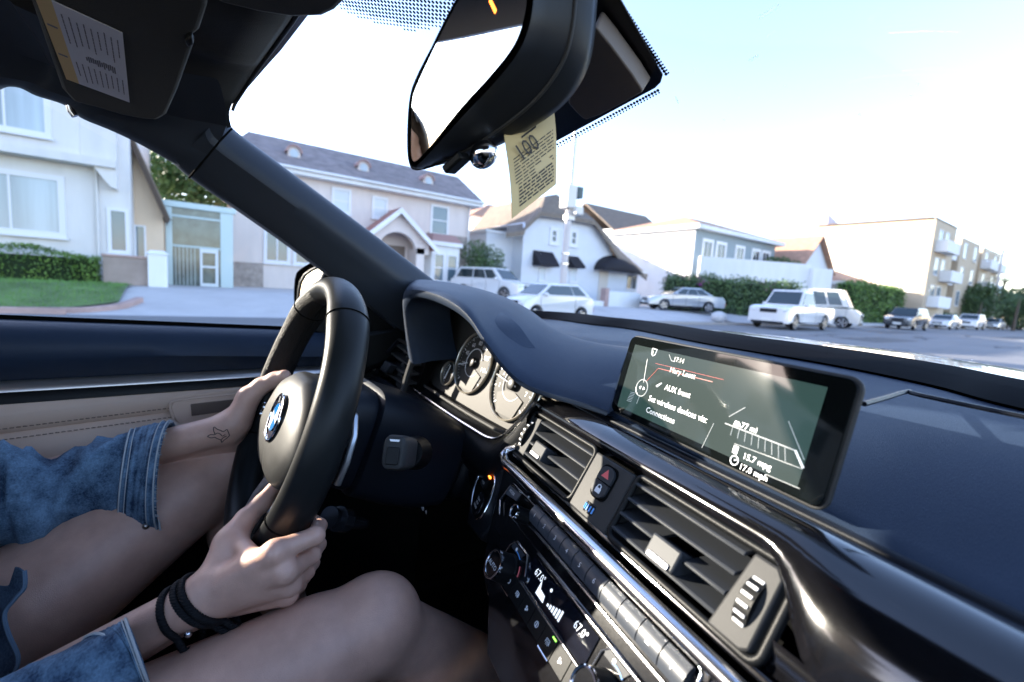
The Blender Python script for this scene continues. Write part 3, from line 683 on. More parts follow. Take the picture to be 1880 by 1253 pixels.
# stalk on the right of the column
pa, pb = dep(775, 832, .66), dep(722, 831, .515)
d_ = nrm(pb-pa); SK = Fr(pb, axes=(nrm(np.cross(_z, d_)), np.cross(d_, nrm(np.cross(_z, d_)))))
stk = MB(); rows = []
for t, hu, hv in ((-.16, .008, .010), (-.06, .009, .012), (-.055, .014, .019), (-.012, .014, .020), (-.002, .0125, .018), (0, .0105, .0155)):
    rows.append([SK.P(u*hu/.01, v*hv/.01, t) for u, v in rrect(-.01, .01, -.01, .01, .005, 4)])
stalk = MB().grid(rows, cu=True, caps=True).build('wiper_stalk', [TIT], CAR, 40)
MB().fprism(SK, [(u*.75, v*.9-.003) for u, v in rrect(-.010, .010, -.012, .010, .003)], 0, .0025).build('stalk_button', [PLA], stalk, bevel=.001)
MB().fprism(SK, [(-.006, .0145), (.006, .0145), (.005, .012), (-.005, .012)], -.001, .0008).build('lettering', [WHT], stalk)
MB().tube([SK.P(0, 0, -.065), SK.P(0, 0, -.11)], [.019, .023], 20).build('stalk_collar', [PLA], stalk)
# ---------- knee panel, footwell
kp = MB(); rows = []
for x in np.linspace(-.78, -.20, 14):
    rows.append([np.array([x, y, z]) for y, z in [(.52, 1.0), (.42, .94), (.375, .90), (.36, .86), (.365, .80), (.42, .745), (.55, .70)]])
knee = kp.grid(rows).build('knee_panel', [PLA], CAR, 60)
km = lambda px, py: ax(px, py, 1, .355)
g = MB(); f1 = Fr(km(775, 932), 0, 0)
f1 = Fr(ax(775, 932, 1, .352), 0, 0)
g.fprism(f1, [(-.021, .004), (-.016, .0), (-.021, -.004)], 0, .001); g.fprism(f1, [(.021, .004), (.016, 0), (.021, -.004)], 0, .001)
g.ring(f1, circ(.005, 0, .003, 14), .0005, .001, 0, 6); g.tube([f1.P(.002, 0, .0005), f1.P(-.009, 0, .0005)], .0009, 6); g.tube([f1.P(-.008, 0, .0005), f1.P(-.008, -.003, .0005)], .0008, 6)
g.build('key_symbol', [WHT], knee)
MB().box(-.80, .80, -1.2, .9, .30, .34).build('car_floor', [DRK], CAR)
MB().box(-.84, .84, .86, .90, .34, 1.03).build('firewall', [DRK], CAR)
MB().box(-.84, -.79, .36, .88, .30, 1.02).build('kick_panel', [DRK], CAR)
MB().box(-.07, .20, -.6, .55, .34, .66).build('centre_tunnel', [PLA], CAR, bevel=.03)
MB().grid([[np.array([.78, y, z]) for z in (.34, .7, 1.0, 1.06)] for y in (-1.3, -.5, .1, .5)]).build('passenger_door', [LEA2], CAR, 60)  # added out of view to keep side light off the floor
MB().box(-.80, .80, -1.34, -1.28, .30, 1.12).build('rear_bulkhead', [LEA2], CAR)  # added out of view to shut out light from behind
pb_ = MB()
for x in (-.42, -.28): pb_.box(x-.04, x+.03, .60, .615, .46, .54); pb_.tube([(x, .62, .5), (x, .80, .62)], .008, 8)
pb_.build('foot_pedals', [PLA], CAR, bevel=.006)
# ignition / chrome detail low behind the wheel
ig = MB(); 
ig.tube([dep(604, 950, .70), dep(668, 962, .78)], [.017, .009], 14).tube([dep(620, 953, .705), dep(634, 955, .72)], .0195, 14)
ig.build('column_switch', [M('dark_chrome', (.06, .065, .075), .18, .6)], CAR, 60)
# ---------- driver door
ys = np.linspace(-1.25, .47, 36)
def zline(p, q, x):
    a, b_ = ax(*p, 0, x), ax(*q, 0, x); k = (b_[2]-a[2])/(b_[1]-a[1]); return lambda y: a[2]+k*(y-a[1])
zt = zline((0, 588), (520, 607), -.77); zs = zline((0, 709), (480, 684), -.75)
prof = lambda y: [(-.815, zt(y)-.02), (-.805, zt(y)-.004), (-.785, zt(y)+.000), (-.765, zt(y)-.002), (-.745, zt(y)-.012), (-.732, zt(y)-.028), (-.728, zt(y)-.05), (-.734, zs(y)+.040), (-.752, zs(y)+.012), (-.765, zs(y)+.004)]
door = MB().grid([[np.array([x, y, z]) for x, z in prof(y)] for y in ys]).build('driver_door', [LEA], CAR, 60)
MB().grid([[np.array([x, y, z]) for x, z in [(-.765, zs(y)+.006), (-.748, zs(y)), (-.746, zs(y)-.008-.006*max(0, .15-y)), (-.755, zs(y)-.010-.006*max(0, .15-y))]] for y in ys]).build('trim_strip', [M('aluminium_strip', (.55, .50, .47), .3, .9)], door, 60)
MB().grid([[np.array([x, y, z]) for x, z in [(-.76, zs(y)-.008), (-.752, zs(y)-.012), (-.750, zs(y)-.026-.012*max(0, .15-y)), (-.76, zs(y)-.030-.012*max(0, .15-y))]] for y in ys]).build('dark_strip', [PLA], door, 60)
zq = zline((0, 797), (310, 757), -.74)
MB().grid([[np.array([x, y, z]) for x, z in [(-.758, zs(y)-.024), (-.748, zs(y)-.034), (-.740, zs(y)-.06), (-.733, zq(y)+.03), (-.731, zq(y)+.006), (-.737, zq(y)+.001), (-.733, zq(y)-.003), (-.722, zq(y)-.02), (-.712, zq(y)-.06), (-.715, zq(y)-.12)]] for y in ys if y < .27]).build('beige_panel', [BEI], door, 60)
MB().grid([[np.array([x, y, z]) for x, z in [(-.718, zq(y)-.115), (-.715, zq(y)-.125), (-.72, .66), (-.74, .5), (-.75, .36)]] for y in ys]).build('door_pocket', [PLA], door, 60)
MB().grid([[np.array([x, y, z]) for x, z in [(-.758, zs(y)-.024), (-.742, zs(y)-.06), (-.735, zq(y)), (-.72, zq(y)-.12)]] for y in list(ys[ys >= .22])+[.47]]).build('door_front_panel', [PLA], door, 60)
stt = MB()
for y in np.arange(-.9, .40, .0075):
    for dz in (.010, -.007): stt.tube([(-.7300+(.0025 if dz < 0 else 0), y, zq(y)+dz), (-.7300+(.0025 if dz < 0 else 0), y+.005, zq(y)+dz)], .0008, 4)
stt.build('stitching', [M('brown_thread', (.13, .085, .06), .7)], door)
pk = [ax(px, py, 0, -.728) for px, py in [(312, 745), (318, 736), (345, 732), (440, 722), (520, 714), (520, 750), (440, 760), (330, 782), (318, 765)]]
dp = MB().prism(pk, np.array([.006, 0, 0]), 0); dp.build('door_pull', [BEI], door, bevel=.004)
MB().tube([p+np.array([.005, 0, 0]) for p in spline(pk[:5]+pk[5:], 3, True)], .0022, 8, closed=True).build('pull_edge', [BEI], door)
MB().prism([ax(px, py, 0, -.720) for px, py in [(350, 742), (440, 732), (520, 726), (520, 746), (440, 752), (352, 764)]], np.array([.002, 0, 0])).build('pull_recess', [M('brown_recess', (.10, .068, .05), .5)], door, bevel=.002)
MB().grid([[np.array([-.80, y, zt(y)-.03]), np.array([-.80, y, zt(y)+.004]), np.array([-.79, y, zt(y)+.007])] for y in ys]).build('window_seal', [DRK], door)
# mirror triangle at the front of the door
SIDEG = MT('side_glass', (.97, .985, .98), .05)
wy = np.linspace(-1.0, .40, 20)
def ztop(y): return np.interp(y, [-1.0, -.2, -.02, .42], [1.40, 1.385, 1.30, 1.12])
MB().grid([[np.array([-.805+.14*(z_-1.05)/.35, y, z_]) for z_ in np.linspace(zt(y), max(ztop(y), zt(y)+.01), 5)] for y in wy]).build('side_window', [SIDEG], door, 60)
# ---------- windscreen pillar
ge = [(812, 527), (755, 483), (700, 441), (640, 396), (580, 351), (500, 291), (425, 234), (417, 205)]
le = [(748, 625), (690, 575), (632, 530), (575, 488), (510, 440), (430, 384), (347, 326), (318, 300)]
n_ = len(ge); rows = []
def pil(pts, x0, x1): return spline([ax(px, py, 0, x0+(x1-x0)*i/(n_-1)) for i, (px, py) in enumerate(pts)], 4)
mid = [((a[0]*.62+c_[0]*.38), (a[1]*.62+c_[1]*.38)) for a, c_ in zip(ge, le)]
md2 = [((a[0]*.3+c_[0]*.7), (a[1]*.3+c_[1]*.7)) for a, c_ in zip(ge, le)]
g0 = pil(ge, -.72, -.66); g1 = pil(ge, -.705, -.625); g2 = pil([(a[0]*.9+c_[0]*.1, a[1]*.9+c_[1]*.1) for a, c_ in zip(ge, le)], -.69, -.605); g3 = pil(mid, -.664, -.580); g4 = pil(md2, -.690, -.612); g5 = pil(le, -.70, -.63); g6 = pil(le, -.74, -.68)
PIL = M('pillar_cover', (.026, .031, .040), .40, bump=(1500, .25))
g3b = [a*.5+b_*.5+np.array([.002, 0, .002]) for a, b_ in zip(g2, g3)]
pillar = MB().grid([g0, g1, g2, g3b, g3, g4, g5, g6]).build('windscreen_pillar', [PIL], CAR, 70, sub=1)
tri = [ax(px, py, 0, -.765) for px, py in [(596, 498), (640, 515), (735, 575), (745, 615), (745, 660), (700, 650), (560, 606), (548, 600)]]
MB().prism(tri, np.array([-.02, 0, 0])).build('mirror_triangle', [PLA], CAR, bevel=.006)
MB().prism([ax(px, py, 0, -.70) for px, py in [(655, 612), (740, 600), (760, 640), (700, 672), (655, 690)]], np.array([-.06, 0, -.02])).build('dash_end', [PLA], CAR, bevel=.01)
# ---------- header, roof lining
he_px = [(425, 234), (421, 214), (424, 196), (436, 176), (465, 132), (500, 84), (530, 42), (560, -2)]
hx = [-.625, -.622, -.618, -.60, -.53, -.455, -.385, -.33]
he = [ax(*p, 0, x) for p, x in zip(he_px, hx)]
fx = sorted([tuple(p) for p in he]+[(-.22, .135, 1.475), (0., .15, 1.48), (.25, .13, 1.475), (.45, .07, 1.45), (.58, .0, 1.41), (.62, -.06, 1.385)])
fx = np.array(fx)
HE = spline(list(he)+[np.array(p) for p in [(-.2, .135, 1.478), (0., .15, 1.485), (.25, .13, 1.48), (.45, .07, 1.45), (.60, -.02, 1.40)]], 4)
rows = [HE]
for k, (dy, dz) in enumerate([(-.012, -.012), (-.05, -.020), (-.12, -.015), (-.25, .01), (-.40, .015), (-.64, .01), (-.66, .03)]):
    rows.append([np.array([p[0], p[1]+dy if k < 2 else min(p[1]+dy, dy+.12), max(p[2]+dz*(1 if abs(p[0]) < .5 else .5), 1.33)]) for p in HE])
roof = MB().grid(rows).build('roof_lining', [CLOTH], CAR, 70)
rl_px = [(347, 326), (300, 298), (250, 270), (195, 243), (140, 220), (112, 196), (60, 180), (0, 163)]
ra = [ax(*p, 0, -.645) for p in rl_px]+[np.array([-.65, -.29, 1.315]), np.array([-.65, -.42, 1.27]), np.array([-.65, -.86, 1.27])]  # unseen rear end drops lower to keep the sun off the dash
rb = [ax(*p, 0, -.60) for p in [(425, 235), (385, 230), (345, 225), (290, 210), (225, 185), (180, 165), (120, 140), (60, 115)]]+[np.array([-.58, -.42, 1.43]), np.array([-.58, -.6, 1.43]), np.array([-.58, -.86, 1.43])]
ra, rb = spline(ra, 4), spline(rb, 4)
rm = [a*.5+b_*.5+np.array([.02, 0, -.012]) for a, b_ in zip(ra, rb)]
ro_ = [p+np.array([-.05, 0, .02]) for p in ra]; ri_ = [p+np.array([.12, -.02, .03]) for p in rb]
MB().grid([ro_, ra, rm, rb, ri_]).build('roof_rail', [PIL], CAR, 70, sub=1)
MB().tube([ax(*p, 0, x) for p, x in [((426, 236), -.592), ((405, 258), -.583), ((380, 288), -.588), ((347, 327), -.628)]], .0016, 6).build('pillar_joint', [DRK], CAR)
OUTR = M('car_paint', (.30, .28, .285), .35, .3, coat=1)
_k = lambda i: min(max((i-9)/8, 0), 1)
MB().grid([[p+np.array([0, .03, .03])*_k(i) for i, p in enumerate(HE)]]+[[np.array([p[0]*1.03, p[1]*0+dy, p[2]+.035]) for p in HE] for dy in (-.2, -.4, -.66)]).build('roof_skin', [OUTR], CAR, 60)
MB().tube([p+np.array([.0, .004, .002]) for p in HE[6:30]], .0028, 8).build('header_edge', [TIT], CAR, 80)
# overhead panel ahead of the middle of the roof
op = [hitp(px, py, (0, .1, 1.44), (0, .15, 1)) for px, py in [(392, -30), (398, 6), (430, 14), (480, 26), (540, 35), (592, 33), (616, 22), (640, -2), (660, -40)]]
MB().prism(op, np.array([0, 0, .02])).build('overhead_panel', [CLOTH], CAR, bevel=.006)
# ---------- sun visor
VN = nrm((-.22, .05, 1)); VP = (-.35, 0, 1.405)
vis = lambda px, py, w=0: hitp(px, py, np.array(VP)-VN*w, VN)
vp = [vis(*p) for p in [(35, -60), (62, 20), (95, 115), (113, 165), (134, 188), (178, 199), (225, 213), (262, 220), (290, 222), (306, 212), (326, 168), (356, 84), (350, 70), (366, 58), (380, 15), (372, -60)]]
visor = MB().prism(vp, VN*.014).build('sun_visor', [CLOTH], CAR, bevel=.005, seg=3)
PAP = M('white_paper', (.62, .63, .68), .55); YEL = M('yellow_paper', (.62, .45, .20), .55); INK = M('grey_ink', (.16, .16, .18), .6)
lab = MB(); q4 = [vis(*p, .0006) for p in [(60, -16), (225, 60), (238, 188), (122, 145)]]
bil = lambda s_, t_, w=0: (q4[0]*(1-s_)*(1-t_)+q4[1]*s_*(1-t_)+q4[2]*s_*t_+q4[3]*(1-s_)*t_)-VN*w
def patch(s0_, s1_, t0_, t1_, m, w=.0006): lab.prism([bil(s0_, t0_, 0), bil(s1_, t0_, 0), bil(s1_, t1_, 0), bil(s0_, t1_, 0)], -VN*w, m)
patch(0, .19, 0, 1, 1); patch(.19, 1, 0, 1, 0)
rr_ = random.Random(3)
for k in range(9):
    s0_ = .25+.083*k
    for (a, c_) in ((.10+rr_.random()*.03, .34+rr_.random()*.16), (.66, .80+rr_.random()*.14)):
        t = a
        while t < c_:
            l_ = .02+rr_.random()*.04; patch(s0_, s0_+.016, t, min(t+l_, c_), 2, .0009); t += l_+.008
for k in range(14): patch(.42+.03*k+.004, .42+.03*k+.025, .50+.03*rr_.random(), .56+.05*rr_.random(), 2, .0009)
for k in range(5): patch(.03, .15, .12+.17*k, .14+.17*k, 2, .0007) if k % 2 else None
lab.build('paper_label', [PAP, YEL, INK], visor)
cpz = [vis(*p, -.004) for p in [(338, 58), (352, 52), (357, 66), (346, 74)]]
MB().prism(cpz, VN*-.012).build('visor_clip', [PLA], visor, bevel=.003)
MB().tube([ax(px, py, 0, -.635) for px, py in [(128, 192), (131, 205), (138, 214)]], .0045, 8).build('rail_clip', [CHR], CAR, 60)
MB().blob(ax(322, 212, 0, -.60), .012, 0, 12, 6, (1, 1.4, .6)).build('visor_pivot', [PLA], CAR, 60)
# ---------- rear-view mirror
_bl = dep(757, 302, .42); _n = nrm(nrm((-.20, -1, .12))-nrm(ray(850, 160)))
_ex = nrm(hitp(900, 158, _bl, _n)-_bl); MIR = Fr(_bl, axes=(_ex, np.cross(_n, _ex)))
mo = MIR.uvs([(760, 314), (750, 300), (749, 250), (752, 185), (760, 160), (800, 70), (842, -10), (880, -80), (985, -80), (984, 0), (976, 50), (955, 100), (905, 160), (860, 205), (800, 272)])
mg = MIR.uvs([(764, 300), (757, 292), (757, 250), (758, 186), (765, 162), (806, 75), (850, -10), (886, -70), (972, -70), (970, 0), (962, 45), (944, 90), (896, 148), (850, 196), (792, 270)])
mo, mg = chaikin(mo, 2), chaikin(mg, 2)
cm = sum(mo)/len(mo)
mbk = chaikin(MIR.uvs([(766, 316), (753, 296), (752, 240), (756, 180), (768, 140), (815, 60), (862, -20), (905, -90), (1110, -90), (1101, 0), (1098, 60), (1088, 120), (1055, 180), (1000, 226), (880, 290)], -.050), 2)
cbk = sum(mbk)/len(mbk)
def mrow(t, w, s_=1.0): return [MIR.P(*((cm*(1-t)+cbk*t)+((a*(1-t)+b_*t)-(cm*(1-t)+cbk*t))*s_), w) for a, b_ in zip(mo, mbk)]
rows = [mrow(0, .001, .985), mrow(0, -.003), mrow(.12, -.014, 1.0), mrow(.62, -.030, 1.0), mrow(.9, -.042, 1.0), mrow(1, -.052, .97), mrow(1, -.060, .88), mrow(1, -.066, .70), mrow(1, -.068, .02)]
mirr = MB().grid(rows, cu=True).build('rear_view_mirror', [M('mirror_shell', (.016, .018, .021), .34, bump=(1600, .12))], CAR, 60)
MB().fprism(MIR, mg, -.002, .0015).build('mirror_glass', [M('mirror', (.92, .92, .93), .01, 1)], mirr)
MB().tube(mrow(.60, -.0295, 1.004), .0016, 8, closed=True).build('edge_highlight', [TIT], mirr)  # highlight along the shell edge, put in as a paler tube
u_, v_ = MIR.uv(907, 14); MB().fprism(MIR, [(u_-.0012, v_-.005), (u_+.0012, v_-.004), (u_+.0014, v_+.006), (u_-.0008, v_+.005)], .0016, .0019).build('compass_mark', [ORL], mirr)
kb = MB(); kc = MIR.P(*MIR.uv(888, 284, -.030), -.030)
kb.blob(kc, .0125, 0, 20, 12, (1.15, .9, .95), np.array([MIR.ex, MIR.n, MIR.ez])).build('mirror_button', [CHB], mirr, 80)
MB().fprism(Fr(MIR.P(*MIR.uv(838, 300, -.02), -.02), axes=(MIR.ex, MIR.ez)), rrect(-.012, .012, -.004, .004, .002), -.008, .008).build('mirror_switch', [PLA], mirr, bevel=.002)
MB().tube([MIR.P(.09, .09, -.06), MIR.P(.08, .13, -.11), MIR.P(.07, .17, -.16)], [.018, .014, .022], 14).build('mirror_arm', [PLA], mirr, 60)
# ---------- windscreen, printed black patch, camera cover
WN = nrm((0, .40, .735)); W0 = np.array([-.02, .70, 1.172])
wsh = lambda px, py, w=0: hitp(px, py, W0-WN*w, WN)
ft = [wsh(*p) for p in [(1015, 262), (1003, 240), (1060, 60), (1102, -40), (1120, -40), (1218, 136), (1214, 150), (1204, 160)]]
patchm = MB().prism(ft, WN*-.002).build('camera_cover', [M('frit_black', (.006, .006, .007), .3)], CAR, bevel=.0008)
ci = [wsh(*p, .004) for p in [(1075, 196), (1045, 160), (1102, 20), (1112, 22), (1196, 139), (1192, 150), (1090, 204)]]
MB().prism(chaikin(ci, 1), WN*-.016, scale=.96).build('cover_panel', [M('brown_cover', (.165, .135, .115), .55, noise=(14, .1))], patchm, bevel=.003)
dots = MB()
for a, b_, n in (((1120, -10), (1219, 138), 30), ((1206, 162), (1016, 264), 36)):
    for k in range(n):
        px = a[0]+(b_[0]-a[0])*k/(n-1); py = a[1]+(b_[1]-a[1])*k/(n-1)
        o_ = (4, -2) if n == 30 else (2, 4)
        c_ = wsh(px+o_[0], py+o_[1]); c2 = wsh(px+o_[0]*2.1, py+o_[1]*2.1)
        for cc, r_ in ((c_, .0016), (c2, .0009)):
            e1_ = np.array([1., 0, 0]); e2_ = np.cross(WN, e1_); dots.prism([cc+e1_*r_*math.cos(t)+e2_*r_*math.sin(t) for t in np.linspace(0, 2*math.pi, 8, endpoint=False)], WN*-.0006)
dots.build('frit_dots', [DRK], patchm)
# dotted shade band at the top of the glass
db = MB(); p00, p10, p01, p11 = wsh(628, -14), wsh(866, 22), wsh(612, 28), wsh(856, 66)
eu_, ev2 = wsh(880, 62)-wsh(640, 28), wsh(622, -10)-wsh(640, 28)
o0 = wsh(632, 36); ex_ = nrm(wsh(864, 64)-o0); ey_ = nrm(np.cross(WN, ex_)); 
if ey_[2] < 0: ey_ = -ey_
st_ = .0052
for i in range(54):
    for j in range(14):
        p = o0+ex_*(i+.5*(j % 2))*st_+ey_*(j*st_*.87-.008)
        v_ = np.array([p-CAM_POS])@np.stack([CF, CR, CU], 1); px = 940+FPX*v_[0, 1]/v_[0, 0]; py = 626.5-FPX*v_[0, 2]/v_[0, 0]
        lim = np.interp(px, [610, 660, 720, 760, 800, 835, 875], [8, 35, 50, 58, 52, 44, 66])
        if py > lim or py < -24: continue
        r_ = .0021*(1 if py < lim-12 else .7)
        db.add([p+ex_*r_*math.cos(t)+ey_*r_*math.sin(t) for t in np.linspace(0, 2*math.pi, 6, endpoint=False)], [[0, 1, 2, 3, 4, 5]])
GLW = MT('windscreen_glass', (.985, .99, .99), .006)
rows = []
HX = np.array([[p[0], p[1], p[2]] for p in HE]); o_ = np.argsort(HX[:, 0]); HX = HX[o_]
for t in np.linspace(0, 1, 9):
    r = []
    for x in np.linspace(-1, 1, 24):
        b_ = np.array([x*.80, np.interp(x*.80, xs, A0[:, 1])+.05, 1.07]); h_ = np.array([x*.61, np.interp(x*.61, HX[:, 0], HX[:, 1])+.015, np.interp(x*.61, HX[:, 0], HX[:, 2])+.01])
        r.append(b_*(1-t)+h_*t+WN*.02*math.sin(math.pi*t))
    rows.append(r)
wscr = MB().grid(rows).build('windscreen', [GLW], CAR, 180)
db.build('dotted_band', [M('dot_print', (.10, .14, .22), .6)], wscr, 0)
tl = MB()
for k in range(7):
    for s_ in range(6):
        if rr_.random() < .15: continue
        px, py = 448+9*k+ s_*1.5, 196-6+ k*3 + s_*7 - 12
        a = wsh(px, py); tl.prism([a, wsh(px+6, py+2), wsh(px+6, py+3.2), wsh(px, py+1.2)], WN*-.0004)
tl.build('small_print', [M('pale_print', (.5, .5, .52), .6)], wscr)
MRK = bpy.data.materials.new('pale_mark'); MRK.use_nodes = True; _n = MRK.node_tree.nodes; _n.remove(_n['Principled BSDF'])
_t = _n.new('ShaderNodeBsdfTranslucent'); _t.inputs['Color'].default_value = (.95, .95, .92, 1); MRK.node_tree.links.new(_t.outputs[0], _n['Material Output'].inputs['Surface'])
sk = MB()
for (x0_, y0_), (x1_, y1_), hw in (((1394, 33), (1430, 8), 3.2), ((1376, 112), (1391, 101), 2.2), ((1240, 178), (1246, 190), 1.2)):
    n2 = nrm((y0_-y1_, x1_-x0_)); sk.prism([wsh(x0_+n2[0]*hw*.6, y0_+n2[1]*hw*.6), wsh(x1_+n2[0]*hw, y1_+n2[1]*hw), wsh(x1_-n2[0]*hw*.4, y1_-n2[1]*hw*.4), wsh(x0_-n2[0]*hw, y0_-n2[1]*hw)], WN*-.0004)
    sk.build('pale_streak', [MRK], wscr); sk = MB()  # pale translucent streaks laid on the glass
du = MB()
for k in range(46):
    px, py = rr_.uniform(870, 1860), rr_.uniform(150, 720)
    if py < 420 and rr_.random() < .6: continue
    a = wsh(px, py); r_ = rr_.uniform(.0003, .0008); e1_ = np.array([1., 0, 0]); e2_ = np.cross(WN, e1_)
    du.add([a+e1_*r_*math.cos(t)+e2_*r_*math.sin(t) for t in np.linspace(0, 2*math.pi, 6, endpoint=False)], [[0, 1, 2, 3, 4, 5]])
tag(du.build('dust', [MRK], wscr, 0), kind='stuff')
# ---------- outside mirror
SM = Fr(ax(590, 520, 0, -.95), -28, 2)
so = chaikin(SM.uvs([(541, 566), (538, 545), (541, 503), (552, 492), (578, 477), (606, 480), (640, 500), (660, 530), (660, 560), (600, 580)]), 1)
sg = chaikin(SM.uvs([(551, 560), (549, 545), (556, 510), (580, 492), (604, 489), (632, 505), (650, 530), (640, 560), (600, 572)]), 1)
c2 = sum(so)/len(so)
smo = MB().grid([[SM.P(*(c2+(q-c2)*s_), w) for q in so] for s_, w in ((.96, .002), (1, -.004), (1, -.03), (.9, -.09), (.6, -.13), (.05, -.14))], cu=True).build('side_mirror', [M('mirror_black', (.01, .012, .012), .25, coat=.5)], CAR, 60)
MB().fprism(SM, sg, -.01, .003).build('mirror_glass', [M('side_mirror_glass', (.75, .78, .76), .03, 1)], smo)
MB().tube([SM.P(*q, .003) for q in sg], .004, 8, closed=True).build('mirror_gasket', [TIT], smo)
# ---------- seat, bonnet
seat = MB(); rows = []
for y, z0_, hw in ((-.75, .52, .24), (-.6, .52, .25), (-.35, .54, .26), (-.15, .575, .25), (-.10, .57, .24), (-.085, .52, .22)):
    rows.append([np.array([-.37+hw*u, y, z0_+(.05*max(0, abs(u)-.6)/.4 if abs(u) < 1 else -.08)]) for u in (-1.0, -.99, -.85, -.65, -.3, 0, .3, .65, .85, .99, 1.0)])
sc_ = seat.grid(rows).build('driver_seat', [LEA2], CAR, 60, sub=2)
rows = []
for z_, y, hw in ((.5, -.62, .24), (.7, -.64, .26), (.9, -.70, .25), (1.08, -.76, .19), (1.12, -.80, .12)):
    rows.append([np.array([-.37+hw*u, y-(0 if abs(u) < .9 else .06)+(.05 if .6 < abs(u) < .95 else 0), z_]) for u in (-1, -.9, -.7, -.3, 0, .3, .7, .9, 1)])
MB().grid(rows).build('seat_back', [LEA2], sc_, 60, sub=2)
rows = []
for t in np.linspace(0, 1, 10):
    rows.append([np.array([x, np.interp(x, xs, A0[:, 1])+.07+1.05*t, 1.074+.085*t-.22*t*t-.05*abs(x/.8)**3]) for x in np.linspace(-.78, .80, 24)])
MB().grid(rows).build('bonnet', [OUTR], CAR, 80)
# ---------- parking card hanging behind the mirror
tq = [dep(929, 272, .405), dep(1014, 208, .425), dep(1023, 338, .43), dep(938, 403, .41)]
tg = MB(); n1 = nrm(np.cross(tq[1]-tq[0], tq[3]-tq[0]));
if n1@(CAM_POS-tq[0]) < 0: n1 = -n1
tb = lambda s_, t_, w=0: tq[0]*(1-s_)*(1-t_)+tq[1]*s_*(1-t_)+tq[2]*s_*t_+tq[3]*(1-s_)*t_+n1*(w+.004*math.sin(t_*2.6+s_))
rowsA = [[tb(s_, t_) for s_ in np.linspace(0, 1, 8)] for t_ in np.linspace(-.25, 1, 12)]; rowsB = [[tb(s_, t_, -.0006) for s_ in np.linspace(0, 1, 8)] for t_ in np.linspace(-.25, 1, 12)]
tg.grid(rowsA); tg.grid(rowsB)
for k in range(15):
    t0_ = .22+.048*k
    s0_ = .10 if k < 8 else .16
    while s0_ < (.92 if k not in (6,) else .6):
        l_ = .04+rr_.random()*.12; s1_ = min(s0_+l_, .93); h_ = .016 if k < 9 else .024
        if not (7 <= k <= 8 and .45 < s0_ < .75): tg.add([tb(s0_, t0_, .0005), tb(s1_, t0_, .0005), tb(s1_, t0_+h_, .0005), tb(s0_, t0_+h_, .0005)], [[0, 1, 2, 3]], 1)
        s0_ = s1_+.025
ex_t, ey_t = nrm(tq[1]-tq[0]), nrm(np.cross(n1, nrm(tq[1]-tq[0])))
TF = Fr(tb(.0, .14, .001), axes=(ex_t, ey_t)); tg.text(TF, '100', .022, -.003, .003, .020, 1, sx=.9)
tg.add([tb(.30, .03, .0006), tb(.60, .03, .0006), tb(.60, .0, .0006), tb(.30, .0, .0006)], [[0, 1, 2, 3]], 1)
tag(tg.build('parking_card', [M('card_paper', (.54, .41, .19), .6, noise=(40, .08)), M('card_ink', (.05, .045, .04), .6)], None, 30), 'yellowed paper card with dense black print hanging behind the rear view mirror', 'paper card')
# ================================================================== the driver
VOX = .0021
def smin(a, b, k):
    h = np.clip(.5+.5*(b-a)/k, 0, 1); return b*(1-h)+a*h-k*h*(1-h)
def rc(p, a, b, ra, rb):
    a = np.asarray(a, np.float32); b = np.asarray(b, np.float32); ba = b-a; pa = p-a
    t = np.clip((pa@ba)/max(float(ba@ba), 1e-9), 0, 1)
    d_ = pa-t[:, None]*ba
    return np.sqrt((d_*d_).sum(1))-(ra+(rb-ra)*t)
def chain(p, pts, rs, k=.004):
    d = None
    for i in range(len(pts)-1):
        q = rc(p, pts[i], pts[i+1], rs[i], rs[i+1]); d = q if d is None else smin(d, q, k)
    return d
GRP = []     # (function, points for the bounding box, margin)
def group(fn, pts, m): P = np.array(pts); GRP.append((fn, P.min(0)-m, P.max(0)+m))
# right hand, on the near side of the rim
wr = dep(378, 1094, .475); wr2 = dep(372, 1108, .50)
mc = [dep(505, 1014, .462), dep(524, 1049, .465), dep(531, 1073, .478), dep(527, 1091, .497)]
pip = [dep(579, 984, .490), dep(572, 1020, .508), dep(562, 1050, .520), dep(549, 1074, .532)]
dip = [dep(586, 966, .525), dep(585, 1000, .540), dep(574, 1034, .548), dep(560, 1060, .552)]
tip = [dep(570, 952, .550), dep(566, 985, .565), dep(556, 1018, .570), dep(540, 1048, .568)]
frad = [(.0118, .0092, .0085, .0072), (.0118, .0092, .0085, .0072), (.0112, .0088, .0080, .0070), (.0100, .0078, .0070, .0062)]
th = [dep(402, 1058, .482), dep(420, 998, .500), dep(452, 953, .522), dep(480, 925, .540), dep(505, 893, .556)]
thr = [.020, .0150, .0112, .0098, .0078]
elb = dep(-80, 1352, .44)
